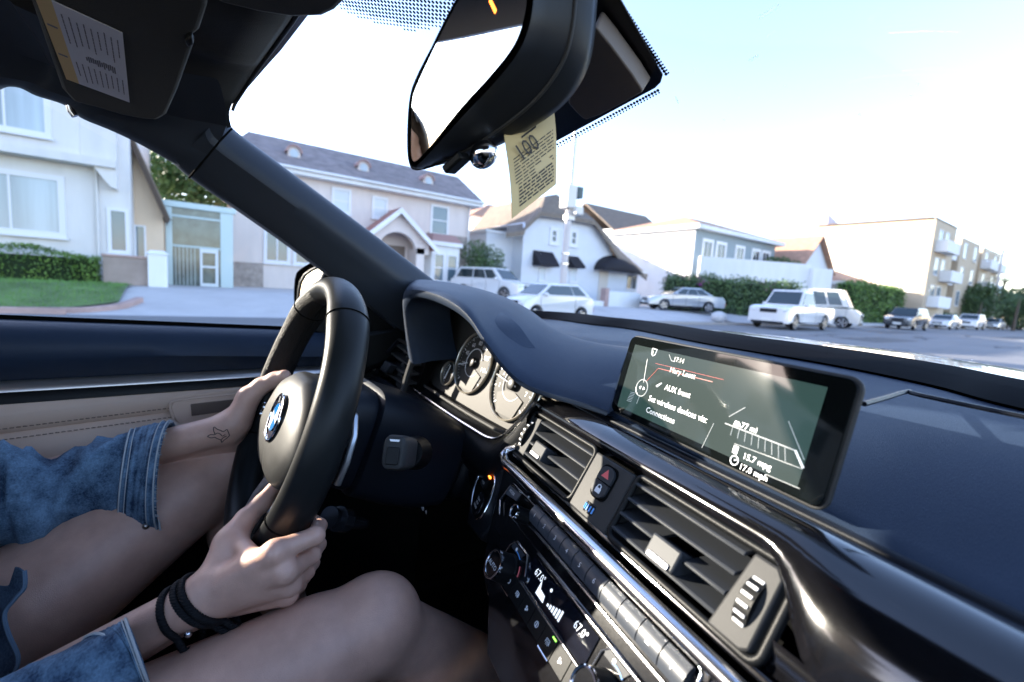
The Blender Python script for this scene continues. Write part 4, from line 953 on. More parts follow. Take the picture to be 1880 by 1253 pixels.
def f_rhand(p):
    pal = None
    ca = [wr+(wr2-wr)*.0, wr+(wr2-wr)*.3, wr+(wr2-wr)*.65, wr2]
    for i in range(4):
        q = rc(p, ca[i], mc[i], .0200, .0112); pal = q if pal is None else smin(pal, q, .010)
    pal = smin(pal, rc(p, (ca[1]+ca[2])/2, (mc[1]+mc[2])/2*.7+ca[1]*.3, .021, .0135), .008)
    fin = None
    for i in range(4):
        q = chain(p, [mc[i], pip[i], dip[i], tip[i]], frad[i], .003)
        q = smin(q, np.sqrt(((p-(pip[i]+ (CAM_POS-pip[i])*.003))**2).sum(1))-frad[i][1]*1.04, .003)
        fin = q if fin is None else smin(fin, q, .0012)
    # knuckles stand out a little, tendons run back from them
    for i in range(4):
        n_ = nrm(CAM_POS-mc[i]); fin = smin(fin, np.sqrt(((p-(mc[i]+n_*.0035))**2).sum(1))-frad[i][0]*.80, .006)
        fin = smin(fin, rc(p, mc[i]+n_*.0085-nrm(mc[i]-wr)*.004, wr+(wr2-wr)*i*.25+n_*.016+nrm(mc[i]-wr)*.02, .0030, .0022), .007)
    d = smin(pal, fin, .007)
    t_ = chain(p, th, thr, .006)
    web = rc(p, th[1]*.7+th[2]*.3, mc[0]*.75+wr*.25, .0085, .0100)
    t_ = smin(t_, web, .014)
    d = smin(d, t_, .009)
    fa = smin(rc(p, wr, elb+np.array([0, 0, .004]), .0215, .026), rc(p, wr2, elb-np.array([0, 0, .008]), .0205, .026), .012)
    return smin(d, fa, .014)
group(f_rhand, mc+pip+tip+th+[wr, wr2, elb], .05)
# left hand, over the far rim at nine o'clock
lw = dep(418, 786, .735); lw2 = dep(432, 800, .765)
lm = [dep(466, 722, .785), dep(474, 738, .80), dep(476, 760, .80), dep(470, 780, .80)]
lp = [dep(482, 704, .835), dep(500, 722, .845), dep(503, 748, .845), dep(496, 775, .84)]
ld = [dep(505, 706, .840), dep(518, 728, .835), dep(516, 754, .83), dep(507, 780, .82)]
lt_ = [dep(436, 775, .735), dep(456, 730, .738), dep(480, 709, .742), dep(505, 698, .742), dep(522, 691, .738)]
elbL = dep(-60, 918, .665)
def f_lhand(p):
    pal = None
    for i in range(4):
        q = rc(p, lw+(lw2-lw)*i/3, lm[i], .0205, .0135); pal = q if pal is None else smin(pal, q, .010)
    fin = None
    for i in range(4):
        q = chain(p, [lm[i], lp[i], ld[i]], (.012, .0095, .008), .004); fin = q if fin is None else smin(fin, q, .0015)
    d = smin(pal, fin, .008)
    t_ = chain(p, lt_, (.022, .0170, .0132, .0125, .0105), .006)
    d = smin(d, t_, .010)
    fa = smin(rc(p, lw, elbL, .0235, .030), rc(p, lw2, elbL, .0225, .030), .012)
    return smin(d, fa, .016)
group(f_lhand, lm+lp+ld+lt_+[lw, lw2, elbL], .06)
# legs
kR = np.array([-.185, .160, .752]); hR = np.array([-.25, -.42, .60]); aR = np.array([-.24, .52, .44])
kL = dep(420, 850, .80); hL = np.array([-.49, -.40, .56]); aL = np.array([-.62, .17, .40])
def f_legR(p):
    d = rc(p, hR, kR*.9+hR*.1, .085, .050); d = smin(d, rc(p, hR*.5+kR*.5+np.array([0, 0, -.012]), kR, .062, .047), .03)
    d = smin(d, np.sqrt(((p-(kR+np.array([.004, .014, .010])))**2).sum(1))-.044, .02)
    c_ = kR*.72+aR*.28+np.array([0, -.022, -.012])
    d = smin(d, rc(p, kR+np.array([0, .006, -.008]), aR, .047, .030), .02); d = smin(d, rc(p, c_, kR*.35+aR*.65+np.array([0, -.015, 0]), .044, .030), .03)
    d = smin(d, rc(p, aR, aR+np.array([-.02, .14, .03]), .034, .026), .02); return d
def f_legL(p):
    d = rc(p, hL, kL*.85+hL*.15, .100, .066); d = smin(d, rc(p, hL*.5+kL*.5+np.array([.006, 0, -.010]), kL, .080, .052), .03)
    d = smin(d, rc(p, kL, aL, .050, .034), .025); d = smin(d, rc(p, kL*.7+aL*.3+np.array([0, -.025, -.01]), kL*.35+aL*.65, .046, .034), .03)
    d = smin(d, rc(p, aL, aL+np.array([0, .12, -.02]), .034, .026), .02); return d
group(f_legR, [hR, kR, aR, aR+np.array([0, .15, .03])], .12); group(f_legL, [hL, kL, aL, aL+np.array([0, .15, .03])], .13)
# trunk, neck, head, upper arms (behind the picture's left edge)
pel = np.array([-.36, -.48, .62]); ch = np.array([-.37, -.53, .98]); shL = np.array([-.55, -.50, 1.06]); shR = np.array([-.20, -.47, 1.06]); nk = np.array([-.375, -.50, 1.13]); hd = np.array([-.38, -.46, 1.27])
def f_trunk(p):
    d = rc(p, pel-np.array([.07, 0, 0]), pel+np.array([.07, 0, 0]), .115, .115)
    d = smin(d, rc(p, pel, ch, .115, .125), .06); d = smin(d, rc(p, shL*.85+ch*.15, shR*.85+ch*.15, .062, .062), .06)
    d = smin(d, rc(p, hL, pel, .095, .11), .05); d = smin(d, rc(p, hR, pel, .085, .11), .05)
    d = smin(d, rc(p, shL, elbL, .055, .032), .03); d = smin(d, rc(p, shR, elb, .052, .028), .03)
    d = smin(d, rc(p, ch, nk, .06, .050), .04); d = smin(d, rc(p, nk, hd-np.array([0, .01, .03]), .050, .052), .02)
    d = smin(d, rc(p, hd+np.array([0, -.01, .03]), hd+np.array([0, .018, -.055]), .085, .055), .03)
    d = smin(d, rc(p, hd+np.array([0, .078, .005]), hd+np.array([0, .098, -.028]), .007, .010), .012)
    for s_ in (-1, 1):
        d = np.maximum(d, -(np.sqrt(((p-(hd+np.array([.032*s_, .088, .012])))**2).sum(1))-.012)); d = smin(d, np.sqrt(((p-(hd+np.array([.032*s_, .074, .011])))**2).sum(1))-.0115, .003)
        d = smin(d, rc(p, hd+np.array([.078*s_, -.008, .012]), hd+np.array([.080*s_, -.004, -.025]), .010, .008), .006)
    d = smin(d, rc(p, hd+np.array([-.022, .078, -.055]), hd+np.array([.022, .078, -.055]), .008, .008), .006)
    return d
group(f_trunk, [pel, ch, shL, shR, nk, hd+np.array([0, 0, .1]), elb, elbL, hL, hR], .16)
KBL = {0: .012, 1: .012, 2: .02, 3: .02, 4: .03}
def body_sdf(p, act):
    d = None
    for gi in act:
        q = GRP[gi][0](p); d = q if d is None else (smin(d, q, .02) if gi == 4 else np.minimum(d, q))
    return d
def skin_surface():
    lo = np.min([g_[1] for g_ in GRP], 0); hi = np.max([g_[2] for g_ in GRP], 0)
    BS = 12
    def run(lo, hi, vox, groups):
        nb = np.ceil((hi-lo)/(vox*BS)).astype(int); n = nb*BS+1
        vol = np.full(n, 1, np.float32); r = np.arange(BS+1)
        off = np.stack(np.meshgrid(r, r, r, indexing='ij'), -1).reshape(-1, 3)
        half = vox*BS*.87+.004
        for gi in groups: pass
        bi = np.stack(np.meshgrid(*[np.arange(k) for k in nb], indexing='ij'), -1).reshape(-1, 3)
        cen = (lo+(bi+.5)*BS*vox).astype(np.float32)
        dc = np.full(len(cen), 9., np.float32)
        inb = []
        for gi in groups:
            m = ((cen > GRP[gi][1]-half) & (cen < GRP[gi][2]+half)).all(1); inb.append(m)
            if m.any(): dc[m] = np.minimum(dc[m], GRP[gi][0](cen[m]))
        near = np.abs(dc) < half+.02
        for k in np.where((dc < 0) & ~near)[0]:
            a = bi[k]*BS; vol[a[0]:a[0]+BS+1, a[1]:a[1]+BS+1, a[2]:a[2]+BS+1] = -1
        sig = np.stack(inb, 1)
        for key in np.unique(sig[near], axis=0):
            act = [g_ for g_, on in zip(groups, key) if on]
            ks = np.where(near & (sig == key).all(1))[0]
            if not act: continue
            for c0_ in range(0, len(ks), 400):
                kk = ks[c0_:c0_+400]
                ix = (bi[kk][:, None]*BS+off[None]).reshape(-1, 3)
                v = body_sdf((lo+ix*vox).astype(np.float32), act)
                vol[ix[:, 0], ix[:, 1], ix[:, 2]] = v
        return surface_nets(vol, lo, vox)
    return run(lo, hi, VOX, list(range(len(GRP))))
def surface_nets(vol, lo, vox):
    ins = vol < 0; nx, ny, nz = vol.shape
    c = ins[:-1, :-1, :-1].astype(np.int8)
    tot = np.zeros((nx-1, ny-1, nz-1), np.int8)
    for a in (0, 1):
        for b_ in (0, 1):
            for d in (0, 1): tot += ins[a:nx-1+a, b_:ny-1+b_, d:nz-1+d]
    cells = np.argwhere((tot > 0) & (tot < 8))
    idm = np.full(tot.shape, -1, np.int32); idm[tuple(cells.T)] = np.arange(len(cells))
    acc = np.zeros((len(cells), 3)); cnt = np.zeros(len(cells))
    cor = [(a, b_, d) for a in (0, 1) for b_ in (0, 1) for d in (0, 1)]
    for a in cor:
        for axx in range(3):
            if a[axx]: continue
            b_ = list(a); b_[axx] = 1
            va = vol[cells[:, 0]+a[0], cells[:, 1]+a[1], cells[:, 2]+a[2]]; vb = vol[cells[:, 0]+b_[0], cells[:, 1]+b_[1], cells[:, 2]+b_[2]]
            m = (va < 0) != (vb < 0); t = np.where(m, va/np.where(m, va-vb, 1), 0)
            q = np.tile(np.array(a, float), (len(cells), 1)); q[:, axx] += t
            acc[m] += q[m]; cnt[m] += 1
    V = lo+(cells+acc/cnt[:, None])*vox
    Fs = []
    for axx in range(3):
        o1, o2 = [k for k in range(3) if k != axx]
        sl0 = [slice(1, n-1) for n in vol.shape]; sl0[axx] = slice(0, vol.shape[axx]-1); sl1 = list(sl0); sl1[axx] = slice(1, vol.shape[axx])
        e = np.argwhere(ins[tuple(sl0)] != ins[tuple(sl1)])
        off = np.array([1, 1, 1]); off[axx] = 0; e = e+off
        q = []
        for u_, v_ in ((0, 0), (1, 0), (1, 1), (0, 1)):
            k = e.copy(); k[:, o1] -= u_; k[:, o2] -= v_; q.append(idm[tuple(k.T)])
        q = np.stack(q, 1); flip = ins[tuple(e.T)] ^ (axx == 1)
        q[~flip] = q[~flip][:, ::-1]; Fs.append(q[(q >= 0).all(1)])
    return V, np.concatenate(Fs)
SKIN = M('skin', (.58, .345, .255), .42, noise=(34, .13), bump=(560, .35, 'leather', .0009), sub=.10)
_V, _F = skin_surface()
me = bpy.data.meshes.new('person'); me.from_pydata(_V.tolist(), [], _F.tolist()); me.materials.append(SKIN)
bm = bmesh.new(); bm.from_mesh(me)
for _ in range(2): bmesh.ops.smooth_vert(bm, verts=bm.verts, factor=.5, use_axis_x=True, use_axis_y=True, use_axis_z=True)
bmesh.ops.recalc_face_normals(bm, faces=bm.faces); bm.to_mesh(me)
from mathutils.bvhtree import BVHTree
BVH = BVHTree.FromBMesh(bm); bm.free()
me.polygons.foreach_set('use_smooth', [True]*len(me.polygons))
person = bpy.data.objects.new('person', me); COL.objects.link(person)
tag(person, 'driver in a blue denim jacket with bare legs, both hands on the steering wheel', 'person')
def onskin(px, py, lift=.0004):
    o_ = Vector(CAM_POS); d_ = Vector(nrm(ray(px, py))); h = BVH.ray_cast(o_, d_)
    if h[0] is None: return None
    n_ = h[1] if h[1].dot(d_) < 0 else -h[1]
    return np.array(h[0]+n_*lift)
# tattoo of a small flying bird on the left wrist
tat = MB()
cvt = lambda pts: [(x/2.914, 400+y/2.914) for x, y in pts]
for pth in ([(1110, 1170), (1128, 1160), (1150, 1160), (1143, 1138), (1146, 1120), (1165, 1133), (1178, 1137), (1195, 1145), (1203, 1140), (1215, 1133), (1222, 1148), (1227, 1165), (1212, 1180), (1198, 1190), (1186, 1202), (1183, 1190), (1160, 1180), (1148, 1174), (1130, 1178), (1110, 1170)],
            [(1150, 1160), (1165, 1152), (1180, 1158), (1190, 1168), (1205, 1160)], [(1183, 1190), (1192, 1178), (1212, 1168)]):
    P_ = [onskin(*q) for q in cvt(pth)]; P_ = [q for q in P_ if q is not None]
    if len(P_) > 2: tat.tube(spline(P_, 3), .0006, 5)
tat.build('tattoo', [M('tattoo_ink', (.02, .022, .03), .55)], person, 60)
# plaited cords round the right wrist
CORD = M('black_cord', (.008, .008, .009), .65, bump=(900, .4))
def cord(p0, p1, r, strands=3, name='bracelet', turns=26):
    """a ring round the forearm through the two picture points p0 (top edge) and p1 (lower edge)"""
    a, b_ = onskin(*p0, 0), onskin(*p1, 0)
    if a is None: a = dep(*p0, .475)
    if b_ is None: b_ = dep(*p1, .475)
    A_, B_ = (wr+wr2)/2, elb
    mid = (a+b_)/2; t = np.clip(((mid-A_)@(B_-A_))/((B_-A_)@(B_-A_)), -.3, 1); c_ = A_+(B_-A_)*t
    e1 = nrm(a-b_); e2 = np.cross(nrm(B_-A_), e1); e2 = nrm(e2)
    P_ = []
    for k in range(72):
        g_ = 2*math.pi*k/72; d_ = e1*math.cos(g_)+e2*math.sin(g_)
        h = BVH.ray_cast(Vector(c_+d_*.09), Vector(-d_)); q = np.array(h[0]) if h[0] is not None else c_+d_*.03
        if np.linalg.norm(q-c_) > .045 or np.linalg.norm(q-c_) < .012: q = c_+d_*.028
        P_.append(q+d_*r*.9)
    P_ = np.array(P_)
    for _ in range(6): P_ = (np.roll(P_, 1, 0)+P_*2+np.roll(P_, -1, 0))/4
    dense = np.array(spline(P_, 4, True)); n = len(dense)
    out = MB(); T = np.roll(dense, -1, 0)-np.roll(dense, 1, 0)
    for s_ in range(strands):
        pts = []
        for k in range(n):
            t_ = nrm(T[k]); o_ = nrm(dense[k]-c_); o_ = nrm(o_-t_*(o_@t_)); w_ = np.cross(t_, o_)
            g_ = 2*math.pi*(turns*k/n+s_/strands); pts.append(dense[k]+(o_*math.sin(g_)*.55+w_*math.cos(g_))*r*.75)
        out.tube(pts, r*.58, 6, closed=True)
    return out.build(name, [CORD], person, 60)
cord((303, 1092), (352, 1160), .0030)
cord((322, 1066), (378, 1145), .0030); cord((335, 1056), (392, 1138), .0030)
bd = onskin(346, 1158, .003)
if bd is not None: MB().blob(bd, .0040, 0, 10, 6).build('bead', [CHR], person, 60)
# ---------- denim
def denim(name, col, pale, sc=16):
    m = bpy.data.materials.new(name); m.use_nodes = True; nt = m.node_tree; N = nt.nodes; Lk = nt.links; b = N['Principled BSDF']; b.inputs['Roughness'].default_value = .85
    tc = N.new('ShaderNodeTexCoord'); n1_ = N.new('ShaderNodeTexNoise'); n1_.inputs['Scale'].default_value = sc; n1_.inputs['Detail'].default_value = 8; n1_.inputs['Roughness'].default_value = .62
    n2_ = N.new('ShaderNodeTexNoise'); n2_.inputs['Scale'].default_value = 420; n2_.inputs['Detail'].default_value = 5
    Lk.new(tc.outputs['Object'], n1_.inputs['Vector']); Lk.new(tc.outputs['Object'], n2_.inputs['Vector'])
    ge_ = N.new('ShaderNodeNewGeometry'); 
    ad = N.new('ShaderNodeMath'); ad.operation = 'ADD'; s2 = N.new('ShaderNodeMath'); s2.operation = 'MULTIPLY'; s2.inputs[1].default_value = .5
    Lk.new(n2_.outputs['Fac'], s2.inputs[0]); Lk.new(n1_.outputs['Fac'], ad.inputs[0]); Lk.new(s2.outputs[0], ad.inputs[1])
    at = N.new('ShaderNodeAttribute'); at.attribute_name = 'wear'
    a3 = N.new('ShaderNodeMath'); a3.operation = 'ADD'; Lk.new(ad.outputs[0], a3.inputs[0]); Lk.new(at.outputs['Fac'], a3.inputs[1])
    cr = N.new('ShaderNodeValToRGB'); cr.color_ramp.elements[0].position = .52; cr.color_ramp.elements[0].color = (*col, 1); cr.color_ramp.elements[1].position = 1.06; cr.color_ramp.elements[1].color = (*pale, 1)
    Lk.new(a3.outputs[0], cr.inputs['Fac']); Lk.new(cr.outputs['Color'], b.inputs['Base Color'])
    bp = N.new('ShaderNodeBump'); bp.inputs['Strength'].default_value = .5; bp.inputs['Distance'].default_value = .001; Lk.new(n2_.outputs['Fac'], bp.inputs['Height']); Lk.new(bp.outputs['Normal'], b.inputs['Normal'])
    return m
DEN = denim('denim', (.006, .024, .058), (.15, .25, .35), 40); DEN2 = denim('dark_denim', (.010, .024, .045), (.10, .16, .23)); THR = M('pale_thread', (.40, .42, .42), .8)
def sleeve(up, lo_, z, folds, seed, extra=None, ecc=.85, nu=44, nv=90, skew=0):
    """a cloth tube whose upper and lower edges run through the given points"""
    U = np.array(spline([dep(*p, zz) for p, zz in zip(up, z)], 12)); Lw = np.array(spline([dep(*p, zz) for p, zz in zip(lo_, z)], 12))
    if extra is not None:
        U = np.vstack([U, extra[0]]); Lw = np.vstack([Lw, extra[1]])
    U, Lw = resample(U, nv), resample(Lw, nv)
    rg = random.Random(seed); fr_ = [(rg.uniform(0, 6.28), rg.uniform(2, 5), rg.uniform(-2.2, 2.2), rg.uniform(.4, 1)) for _ in range(7)]
    rows = []; wear = []
    for i in range(nv):
        c_ = (U[i]+Lw[i])/2; e1 = (U[i]-Lw[i])/2; r_ = np.linalg.norm(e1)
        ax_ = nrm((U[min(i+1, nv-1)]+Lw[min(i+1, nv-1)])-(U[max(i-1, 0)]+Lw[max(i-1, 0)])); e2 = nrm(np.cross(ax_, e1))*r_*ecc; e2 = e2 if e2@(CAM_POS-c_) > 0 else -e2
        row = []; s_ = i/(nv-1)
        for j in range(nu):
            g_ = 2*math.pi*j/nu; w_ = 0
            for ph, fq, tw, am in fr_: w_ += am*(1-abs(math.sin(.5*(fq*9*s_*1.2+tw*g_+ph))))**2
            w_ = (w_-1.2)*folds*min(1, s_*7)
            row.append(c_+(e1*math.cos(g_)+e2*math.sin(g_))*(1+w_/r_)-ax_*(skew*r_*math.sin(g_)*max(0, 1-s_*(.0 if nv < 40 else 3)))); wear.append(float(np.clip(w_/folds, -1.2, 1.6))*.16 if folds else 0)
        rows.append(row)
    return rows, wear
def cloth(rows, wear, name, m, parent, thick=.0016):
    mb = MB().grid(rows, cu=True); o = mb.build(name, [m], parent, 180, solid=thick)
    at = o.data.attributes.new('wear', 'FLOAT', 'POINT'); at.data.foreach_set('value', wear); return o
# left sleeve
up = [(309, 776), (272, 783), (236, 795), (190, 808), (140, 824), (92, 838), (55, 832), (0, 826), (-90, 822)]
lw_ = [(296, 958), (262, 958), (225, 952), (185, 966), (130, 980), (80, 990), (30, 993), (-20, 990), (-110, 985)]
zl = [.712, .704, .695, .682, .667, .652, .637, .617, .58]
ex = [np.array([shL+np.array([-.02, .0, .09])]), np.array([shL+np.array([0, .03, -.10])])]
rl_, wl = sleeve(up, lw_, zl, .0115, 5, ex, ecc=.80, skew=.22)
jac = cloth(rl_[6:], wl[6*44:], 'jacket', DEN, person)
rcuf, wcuf = sleeve([(312, 774), (290, 777), (262, 784), (236, 792)], [(304, 972), (272, 972), (245, 963), (219, 950)], [.709, .705, .699, .693], .0009, 9, nv=26, ecc=.83, skew=.22)
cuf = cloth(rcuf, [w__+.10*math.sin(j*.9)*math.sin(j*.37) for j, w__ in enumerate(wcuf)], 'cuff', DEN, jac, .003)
stt = MB()
def along(rows, i, off=.0022, j0=0, j1=None):
    r = rows[i]; c_ = sum(r)/len(r); return [p+nrm(p-c_)*off for p in r]
for i in (1, 5, 21, 24): stt.tube(along(rcuf, i, .0012), .0011 if i in (1, 24) else .0007, 5, closed=True)
flap = [onskin(*p) for p in ()]
fl_ = [dep(*p, zz) for p, zz in [((205, 938), .664), ((243, 946), .664), ((286, 952), .666), ((294, 974), .668), ((274, 976), .668), ((238, 965), .668), ((210, 954), .666)]]
MB().prism(chaikin(fl_, 1), np.array([-.03, .012, -.004])).build('cuff_tab', [DEN2], cuf, bevel=.002)
stt.tube(spline(fl_[:4], 4), .0013, 6)
MB().blob(dep(268, 966, .661), .0052, 0, 12, 6).build('button', [M('brass_button', (.35, .33, .3), .3, 1)], cuf, 60)
sm1 = [rl_[i][int(26)]+nrm(rl_[i][26]-sum(rl_[i])/44)*.001 for i in range(16, 88)]
stt.tube(spline([dep(*p, zz-.050) for p, zz in [((213, 925), .725), ((185, 935), .715), ((160, 945), .71), ((120, 965), .70), ((70, 985), .69), ((40, 978), .68), ((0, 975), .67)]], 5), .0011, 5)
stt.build('seam_stitching', [THR], jac)
fy = MB(); rf_ = random.Random(8); ed = rcuf[0]; ce = sum(ed)/len(ed); ia = nrm(ce-sum(rcuf[8])/44)
for k in range(150):
    j = rf_.randrange(44); t = rf_.random(); p = ed[j]*(1-t)+ed[(j+1) % 44]*t; o_ = nrm(p-ce)
    q = p+ia*rf_.uniform(.001, .0045)+o_*rf_.uniform(-.001, .002)+np.array([rf_.gauss(0, .0008), rf_.gauss(0, .0008), -rf_.uniform(0, .0012)])
    fy.tube([p-ia*.001, (p+q)/2+o_*.0006, q], .0003, 4)
fy.build('frayed_edge', [THR], cuf, 0)
# right sleeve
up = [(232, 1140), (204, 1152), (173, 1168), (138, 1183), (97, 1203), (46, 1226), (-14, 1252), (-86, 1282)]
lw_ = [(276, 1258), (249, 1275), (219, 1289), (189, 1299), (153, 1312), (102, 1333), (42, 1359), (-20, 1391)]
zr = [.428, .424, .418, .412, .406, .400, .390, .380]
ex = [np.array([shR+np.array([.04, .02, .08])]), np.array([shR+np.array([.03, .06, -.09])])]
rr2, wr_ = sleeve(up, lw_, zr, .0035, 12, ex, ecc=.82, skew=.55)
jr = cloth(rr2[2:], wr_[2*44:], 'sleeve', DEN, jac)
rc2, wc2 = sleeve([(233, 1138), (213, 1146), (188, 1159), (171, 1167)], [(278, 1260), (257, 1274), (233, 1286), (214, 1294)], [.429, .427, .423, .419], .0006, 4, nv=26, ecc=.80, skew=.55)
cu2 = cloth(rc2, [w__+.16*math.sin(j*.7)*math.sin(j*.29) for j, w__ in enumerate(wc2)], 'cuff', DEN, jac, .003)
s3 = MB()
for i in (1, 4, 24): s3.tube(along(rc2, i, .0012), .0012 if i in (1, 24) else .0006, 5, closed=True)
s3.build('seam_stitching', [THR], jac)
# front edge of the jacket over the lap
he_ = [dep(*p, zz) for p, zz in [((-70, 1062), .53), ((-10, 1075), .525), ((22, 1078), .52), ((34, 1040), .517), ((46, 1048), .517), ((46, 1078), .515), ((30, 1098), .512), ((10, 1126), .508), ((16, 1162), .503), ((34, 1205), .498), ((28, 1235), .494), ((-70, 1290), .49)]]
fj = MB().prism(he_, np.array([-.012, -.006, -.004])).build('jacket_front', [DEN2], jac, bevel=.003)
MB().tube(spline([p+np.array([.002, 0, .001]) for p in he_[4:11]], 5), .0022, 6).build('seam_stitching', [M('blue_thread', (.10, .16, .22), .8)], fj)
# jacket body, shorts, hair: behind the left edge of the picture
rows = []
for z_, y, hw, hd_ in ((.60, -.50, .20, .15), (.75, -.52, .19, .155), (.95, -.54, .21, .165), (1.06, -.54, .20, .14), (1.12, -.52, .12, .10), (1.15, -.51, .085, .085)):
    rows.append([np.array([-.37+hw*math.cos(t), y+hd_*math.sin(t), z_]) for t in np.linspace(0, 2*math.pi, 32, endpoint=False)])
o = MB().grid(rows, cu=True).build('jacket_body', [DEN], jac, 180, sub=1, solid=.004)
for s_, h_, k_ in ((-1, hL, kL), (1, hR, kR)):
    rows = []
    for t, r_ in ((-.05, .13), (.1, .122), (.22, .112), (.30, .108)):
        c_ = h_*(1-t)+k_*t; a = nrm(k_-h_); e1 = nrm(np.cross(a, _z)); e2 = np.cross(e1, a); rows.append([c_+(e1*math.cos(g_)+e2*math.sin(g_))*r_ for g_ in np.linspace(0, 2*math.pi, 28, endpoint=False)])
    MB().grid(rows, cu=True).build('shorts', [DEN2], person, 180, solid=.003)
hr = MB(); rows = []
for i in range(9):
    t = math.pi*.62*i/8; rows.append([hd+np.array([.098*math.sin(t)*math.cos(g_), -.018+.108*math.sin(t)*math.sin(g_)-(.03 if math.sin(g_) > .3 and i > 4 else 0), .03+.10*math.cos(t)+(.03 if math.sin(g_) > .3 and i > 4 else 0)]) for g_ in np.linspace(0, 2*math.pi, 28, endpoint=False)])
hr.grid(rows, cu=True, caps=True).tube([hd+np.array([0, -.10, .0]), hd+np.array([0, -.115, -.10]), hd+np.array([0, -.10, -.22])], [.075, .065, .03], 16).build('hair', [M('brown_hair', (.05, .03, .02), .5, bump=(200, .6), stretch=(1, 1, .1))], person, 180)
# ================================================================== the street
def hgt(x, y):
    """height of the ground: level road, lots rising to the left"""
    rise = .50*(1-np.clip((y-30)/16, 0, 1)) + .12*np.clip((y-30)/16, 0, 1)
    t = np.clip((-x-13.4)/3.6, 0, 1)
    return (t*t*(3-2*t))*(rise-.0)
def yat(px, x): return float(ax(px, 532+.0647*(px-940), 0, x)[1])
def sp(px, z, py=560):
    p = dep(px, py, z); return p[0], p[1]
ASP = M('asphalt', (.17, .17, .178), .9, bump=(60, .4, 'noise', .004), noise=(.55, .22), stretch=(1.6, .35, 1))
CON_ = M('concrete', (.50, .48, .475), .85, noise=(1.5, .10), bump=(40, .2, 'noise', .004))
GRS = M('lawn', (.13, .21, .07), .95, noise=(1.3, .5), bump=(120, .8, 'noise', .02))
KRB = M('red_kerb', (.42, .29, .26), .8, noise=(3, .2))
def sheet(name, x0, x1, y0, y1, nx, ny, m, dz=0, kind='structure', fn=hgt, parent=None):
    X, Y = np.linspace(x0, x1, nx), np.linspace(y0, y1, ny)
    o = MB().grid([[(x, y, float(fn(x, y))+dz) for x in X] for y in Y]).build(name, [m], parent, 180)
    return tag(o, kind=kind)
flat = lambda x, y: 0.0
sheet('ground', -900, 900, -900, 900, 3, 3, M('earth', (.16, .15, .12), .95, noise=(.2, .2)), -.06, fn=flat)
sheet('road', -13.2, 40, -80, 400, 8, 20, ASP, 0, fn=flat)
sheet('lots', -80, -13.2, -80, 400, 60, 240, CON_, -.008)
for x in (-1.9, -1.6): pass
WPT = M('road_paint', (.62, .60, .55), .7, noise=(8, .15)); YPT = M('yellow_paint', (.60, .40, .08), .7, noise=(8, .15))
def kerb(name, pts, m, hw=.09, h=.13):
    mb = MB(); P = spline([np.array([*p, 0.]) for p in pts], 6); r = []
    for i, p in enumerate(P):
        t = nrm(P[min(i+1, len(P)-1)]-P[max(i-1, 0)]); n = np.array([-t[1], t[0], 0]); z = float(hgt(p[0], p[1]))
        r.append([p+n*hw+_z*(z-.05), p+n*hw+_z*(z+h), p-n*hw+_z*(z+h), p-n*hw+_z*(z-.05)])
    mb.grid(r, caps=True); return tag(mb.build(name, [m], None, 30, bevel=.02), kind='structure')
kerb('kerb', [(-13.3, -60), (-13.3, -8), (-13.4, -3.0), (-13.9, -1.8), (-15.0, -1.2)], KRB)
kerb('kerb', [(-15.6, 26.2), (-13.6, 24.9), (-13.2, 25.6), (-13.2, 40), (-13.2, 300)], M('grey_kerb', (.34, .32, .31), .85))
rg = random.Random(12)
for k, (x0, y0, w_, l_) in enumerate(((-7.5, 22, 1.4, 5), (-4.5, 15, .9, 3.4), (-10.5, 33, 1.6, 7), (-6.5, 44, 1.1, 9), (-2.2, 26, 1.5, 2.2))):
    tag(MB().box(x0, x0+w_, y0, y0+l_, .004, .008).build('road_patch', [M('patch_tar', (.09, .09, .095), .9, noise=(3, .2))], None, 0), kind='structure')
CRK = M('road_crack', (.035, .035, .036), .95)
for k in range(9):
    x, y = rg.uniform(-12, -1.5), rg.uniform(8, 42); P_ = []
    for i in range(9): P_.append(np.array([x, y, .005])); x += rg.uniform(-.35, .35); y += rg.uniform(.2, .7)
    tag(MB().tube(P_, [.022]*9, 4, ry=.004).build('road_crack', [CRK], None, 0), kind='structure')
for k in range(5):
    y = 6.5+3.4*k; tag(MB().grid([[(x, y+.02*s_, float(hgt(x, y))-.003) for x in np.linspace(-20.5, -13.5, 12)] for s_ in (0, 1)]).build('pavement_joint', [CRK], None, 0), kind='structure')
tag(MB().grid([[(-14.9+.02*s_, y, float(hgt(-14.9, y))-.003) for y in np.linspace(-1, 26, 12)] for s_ in (0, 1)]).build('pavement_joint', [CRK], None, 0), kind='structure')
# lawn by the first house
LW = MB(); P = [(-13.5, -60), (-13.5, -3.1), (-14.0, -2.0), (-15.2, -1.5), (-18.3, -1.6), (-18.3, -60)]
ys_ = np.linspace(-40, -1.6, 50); rws = []
for y in ys_:
    xr = -13.5 if y < -3 else -13.5-(y+3)*.9
    rws.append([(x, y, float(hgt(x, y))+.05) for x in np.linspace(xr, -18.4, 14)])
tag(LW.grid(rws).build('lawn', [GRS], None, 180), kind='structure')
gb = MB(); rg = random.Random(4)
for k in range(5200):
    y = rg.uniform(-9, -1.7); xr = -13.6 if y < -3 else -13.6-(y+3)*.9; x = rg.uniform(-18.2, xr); z = float(hgt(x, y))+.05; a = rg.uniform(0, 6.3); h = rg.uniform(.03, .09)
    gb.add([(x-.012*math.cos(a), y-.012*math.sin(a), z), (x+.012*math.cos(a), y+.012*math.sin(a), z), (x+rg.uniform(-.03, .03), y+rg.uniform(-.03, .03), z+h)], [[0, 1, 2]])
tag(gb.build('grass', [M('grass_blade', (.12, .24, .06), .8, noise=(1.3, .5))], None, 0), kind='stuff')
